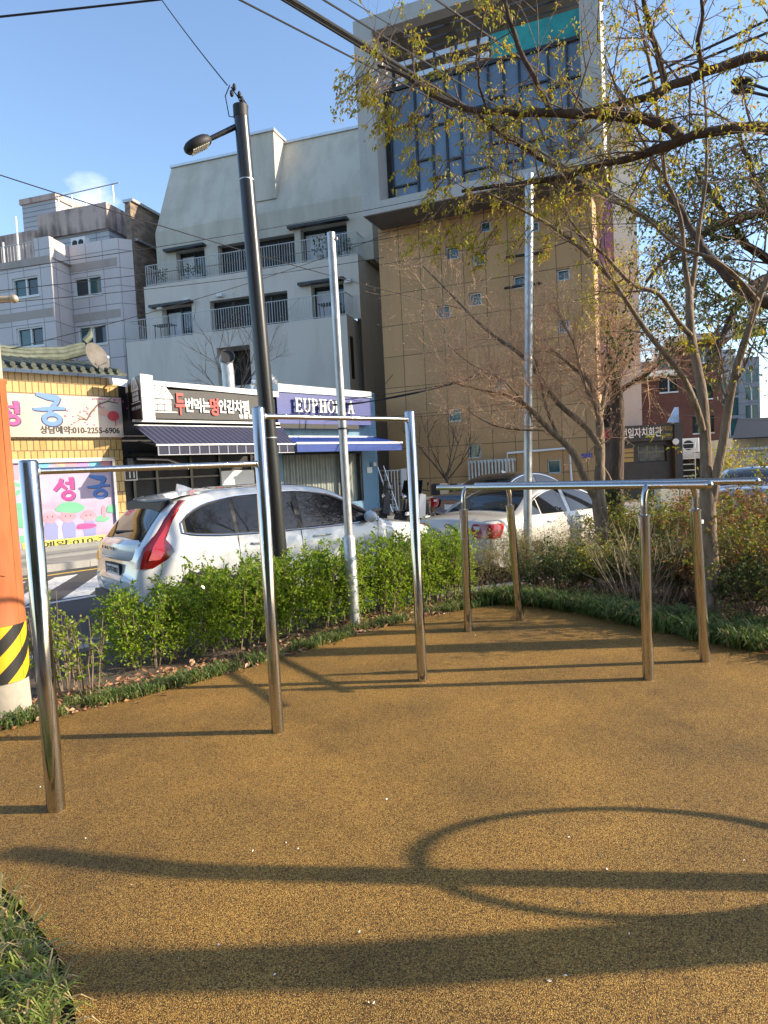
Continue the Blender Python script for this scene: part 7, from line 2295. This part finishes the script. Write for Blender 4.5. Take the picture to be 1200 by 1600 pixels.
tag(pt.build('fallen_petals', mat('white petals', (.72, .70, .66), .7)), 'tiny white fallen petals scattered over the mat', 'petals', kind='stuff')

# ------------------------------------------------------------------ young tree outside the right edge whose trunk shades the near mat
tb6 = Vector((3.9, 2.15, 0))
T, W, E6 = MB(), MB(), []
T.tube([tb6 - Vector((0, 0, .1)), tb6 + Vector((0, -.06, .6)), tb6 + Vector((0, -.13, 1.29)), tb6 + Vector((0, -.25, 1.89)), tb6 + Vector((.02, -.29, 2.4))], [.15, .128, .118, .114, .105], 12)
for k in range(5):
    a = 6.28 * k / 5; grow(W, E6, tb6 + Vector((.02, -.29, 2.35)), Vector((math.cos(a) * .8, math.sin(a) * .8, 1)), 1.3, .04, 2, .2, .7, 4)
Lf = MB(); clothe(Lf, E6, 2, .05, .5, .3, .06, .5)
finish_tree('young_tree', 'young tree beside the exercise hoop, right of the mat', 'tree', tb6, T, W, Lf, (MT['bark'], MT['twig'], MT['leafspring']))

# ------------------------------------------------------------------ unseen, added behind the camera to darken what the steel and car glass mirror
for i, (x, y, h, r) in enumerate(((-5.5, -5, 5, 1.9), (-1.5, -7, 6, 2.1), (2.5, -6.5, 5.5, 2.0), (6.5, -5.5, 6, 2.1))):
    Lf, T = MB(), MB()
    T.tube([(0, 0, -.1), (0, 0, h * .6)], [.16, .1], 8)
    for k in range(2600):
        v = rv(); q = R.random() ** .35
        c = Vector((v.x * r * q, v.y * r * q, h * .62 + v.z * h * .40 * q))
        leaf(Lf, c, rv(), .24, .13)
    tt = thing('evergreen_tree', ['evergreen tree behind the viewer, left end of the row', 'tallest evergreen tree behind the viewer, second from the left', 'evergreen tree behind the viewer, third from the left', 'evergreen tree behind the viewer, right end of the row'][i], 'tree', (x, y, 0), 0, 'evergreen trees behind the mat')
    T.build('trunk', MT['barkdark'], tt); Lf.build('crown', MT['leafdark'], tt)

FK = Facade(14, -17, 180 - 6.0)  # unseen house, added to block open sky from the steel posts' reflections
t = fthing('grey_apartment_house', 'grey apartment house behind the viewer, mirrored in the car glass and the steel posts', 'building', FK)
hs = [(x, x + 2.2, z, z + 1.5) for x in (1.5, 6, 10.5, 15, 19.5, 24) for z in (1.2, 4.2, 7.2, 10.2)]
mb = MB(); mb.wall(-2, 30, -.3, 13, hs, 0, .25); mb.box(-2, 30, .3, 9, -.3, 12.99); mb.build('wall', MT['paving'], t)
for a, b, c, d in hs: MB().box(a, b, .2, .24, c, d).build('window', MT['glass'], t)
# ================================================================== overhead cables and the mast at the upper right
MT['cable'] = mat('black cable sheath', (.014, .014, .015), .5)


def cable(label, a, b, r, sag=.0, n=18, group='overhead cables', extra=None, name='overhead_cable'):
    mb = MB()
    ln = 1 if not extra else extra
    for j in range(ln):
        o = Vector((0, R.uniform(-.04, .04), R.uniform(-.05, .05))) if j else Vector((0, 0, 0))
        pts = [a.lerp(b, i / n) + o * math.sin(i / n * 9 + j) - Vector((0, 0, sag * 4 * (i / n) * (1 - i / n))) for i in range(n + 1)]
        mb.tube(pts, r, 6)
    o = mb.build(name, MT['cable'], None, True)
    tag(o, label, 'cable', group)
    return o


def line(p, q, Yp, Yq, f0=0.0, f1=1.0):
    return P(*p, Yp), P(*q, Yq)


a, b = line((405, -24), (1290, 512), 7.5, 30); cable('thick bundle of black cables slanting down from the top edge behind the leaves', a, b, .022, .0, 18, extra=4)
a, b = line((425, -20), (1290, 505), 7.5, 30); cable('second thick cable bundle running close above the first one', a, b, .016, .05, 18, extra=3)
a, b = line((340, -18), (1290, 470), 9, 30); cable('single cable crossing the sky just below the thick bundle', a, b, .013)
a, b = line((470, -22), (1290, 480), 8, 32); cable('single cable crossing the canopy of the glazed box above the bundle', a, b, .012)
a, b = line((648, -24), (1290, 420), 9, 30); cable('topmost slanting cable in front of the louvred roof canopy', a, b, .014)
a, b = line((520, -16), (1290, 455), 11, 32); cable('thin cable parallel to and just right of the bundle at the top edge', a, b, .008)
a, b = line((-900, 115), (252, -1), 9, 9.5); cable('thick cable across the upper left corner of the sky', a, b, .014, .02)
a, b = line((252, -1), (355, 133), 9.5, 7.8); cable('cable hanging from the top edge to the head of the street lamp', a, b, .007, .02)
a, b = line((-700, 40), (720, 482), 9, 26); cable('thin cable running from the left edge down to the tan wall', a, b, .011, .25)
for i, (p, q, lb_) in enumerate((((-20, 437), (700, 302), 'topmost of three thin cables in front of the grey apartment windows'), ((-20, 446), (640, 366), 'middle one of three thin cables in front of the grey apartment windows'), ((-20, 453), (600, 402), 'lowest of three thin cables in front of the grey apartment windows'))):
    a, b = line((p[0] - 600, p[1] + 60), q, 14, 26); cable(lb_, a, b, .010, .3)
a, b = line((5, 548), (640, 352), 18.2, 26); cable('thin cable rising from the yellow shop towards the glazed box', a, b, .010, .25)
a, b = line((430, 634), (860, 566), 23, 22); cable('sagging cable across the foot of the alley, uppermost', a, b, .014, .2)
a, b = line((520, 632), (780, 572), 23, 22); cable('doubled black cables sagging across the alley mouth', a, b, .02, .25, extra=2)
a, b = line((440, 660), (900, 612), 24, 22); cable('thin cable low across the tan wall', a, b, .008, .2)
a, b = line((582, 617), (614, 585), 25, 24.5); cable('short grey cable from the blue shop roof to the cables over the alley', a, b, .012, .05)
for p, q, lb_ in (((960, 522), (1290, 420), 'upper black cable in the gap of sky right of the pale building'), ((960, 520), (1290, 455), 'thick black cable in the gap of sky right of the pale building'), ((960, 560), (1290, 470), 'thin lower cable in the gap of sky right of the pale building'), ((1000, 482), (1290, 483), 'level thin cable in the gap of sky right of the pale building')):
    a, b = line(p, q, 28, 24); cable(lb_, a, b, .016 if 'thick' in lb_ else .010, .25)
for p, q, lb_ in (((1000, 640), (1290, 655), 'thin cable crossing the brick building'), ((1130, 700), (1290, 690), 'thin cable in front of the far grey building')):
    a, b = line(p, q, 30, 30); cable(lb_, a, b, .012, .2)
for p, q, lb_ in (((1138, 62), (1900, -295), 'upper of two thick cables at the top right corner'), ((1142, 68), (1900, -235), 'lower of two thick cables at the top right corner')):
    a, b = line((p[0] - 150, p[1] + 68), q, 9, 8); cable(lb_, a, b, .016)
# traffic mast arm with yellow sign, camera and coil
YM = 22.0
foot = P(1420, 760, YM); foot.z = ROADZ
t = thing('traffic_mast', 'grey mast arm with a yellow hanging sign and a coil of cable', 'traffic mast', foot)
a = P(1118, 515, YM) - foot; b = P(1420, 462, YM) - foot
MB().tube([(0, 0, 0), (b.x * 0, 0, b.z), (0, 0, b.z + .6)], [.16, .12, .11], 12).build('pole', MT['galv'], t, True)
MB().tube([a, b], [.06, .10], 10).build('arm', MT['galv'], t, True)
c = P(1172, 517, YM) - foot
mb = MB(); mb.hexa([(c.x - .52, c.y - .03, c.z - .26), (c.x + .5, c.y - .03, c.z - .16), (c.x + .5, c.y + .03, c.z - .16), (c.x - .52, c.y + .03, c.z - .26)], [(c.x - .52, c.y - .03, c.z + .10), (c.x + .5, c.y - .03, c.z + .20), (c.x + .5, c.y + .03, c.z + .20), (c.x - .52, c.y + .03, c.z + .10)])
mb.build('yellow_sign', mat('yellow sign', (.42, .36, .02), .5, var=.3, scale=3), t)
c = P(1115, 511, YM) - foot
MB().tube([c + Vector((.19 * math.cos(q / 20 * 6.283), 0, .19 * math.sin(q / 20 * 6.283))) for q in range(21)], .025, 6, False).build('cable_coil', MT['cable'], t, True)
for x, y in ((1138, 507), (1150, 505)):
    c = P(x, y, YM) - foot; MB().ball(c, .13, .15, .10, 10, 8).build('camera', MT['white'], t, True)
# small street lamp pair
YL = 14.0
foot = P(1290, 800, YL); foot.z = 0
t = thing('double_street_lamp', 'dark double headed street lamp seen through the leaves at the upper right', 'street lamp', foot)
tp_ = P(1290, 180, YL) - foot
MB().tube([(0, 0, 0), tp_], [.09, .06], 10).build('pole', MT['darkpole'], t, True)
for (x, y), (x2, y2) in (((1160, 127), (1200, 140)), ((1160, 141), (1200, 150))):
    c = P(x, y, YL) - foot; d = P(x2, y2, YL) - foot
    MB().tube([c, d, tp_ - Vector((0, 0, .3))], .03, 8).build('arm', MT['darkpole'], t, True)
    MB().ball(c, .22, .13, .07, 14, 8).build('lamp_head', MT['darkpole'], t, True)

# low cream block wall beside the car park
a, b = P(1031, 785, 15.5), P(1096, 785, 15.5)
t = thing('low_wall', 'low cream block wall behind the dip bars, left of the silver saloon', 'wall', (a.x, a.y, ROADZ), rad(4))
mb = MB(); L_ = (b - a).length
for k in range(2): mb.bbox(L_ * k / 2 + .006, L_ * (k + 1) / 2 - .006, 0, .3, -.1, P(1060, 762, 15.5).z - ROADZ, .02)
mb.build('blocks', stained('cream block', (.56, .50, .40), (.3, .26, .2), .4, 2, 3), t)

# pole that carries the far ends of the cables, just outside the right edge
f_ = P(1296, 700, 30.0); f_.z = ROADZ
t = thing('utility_pole', 'plain concrete utility pole with crossarms outside the right edge, where the cables end', 'utility pole', f_)
MB().tube([(0, 0, 0), (0, 0, 11.5)], [.19, .12], 14).build('concrete_pole', MT['poleconcrete'], t, True)
for z_ in (6.6, 8.0, 9.6): MB().box(-1.2, 1.2, -.06, .06, z_, z_ + .12).build('crossarm', MT['galv'], t)
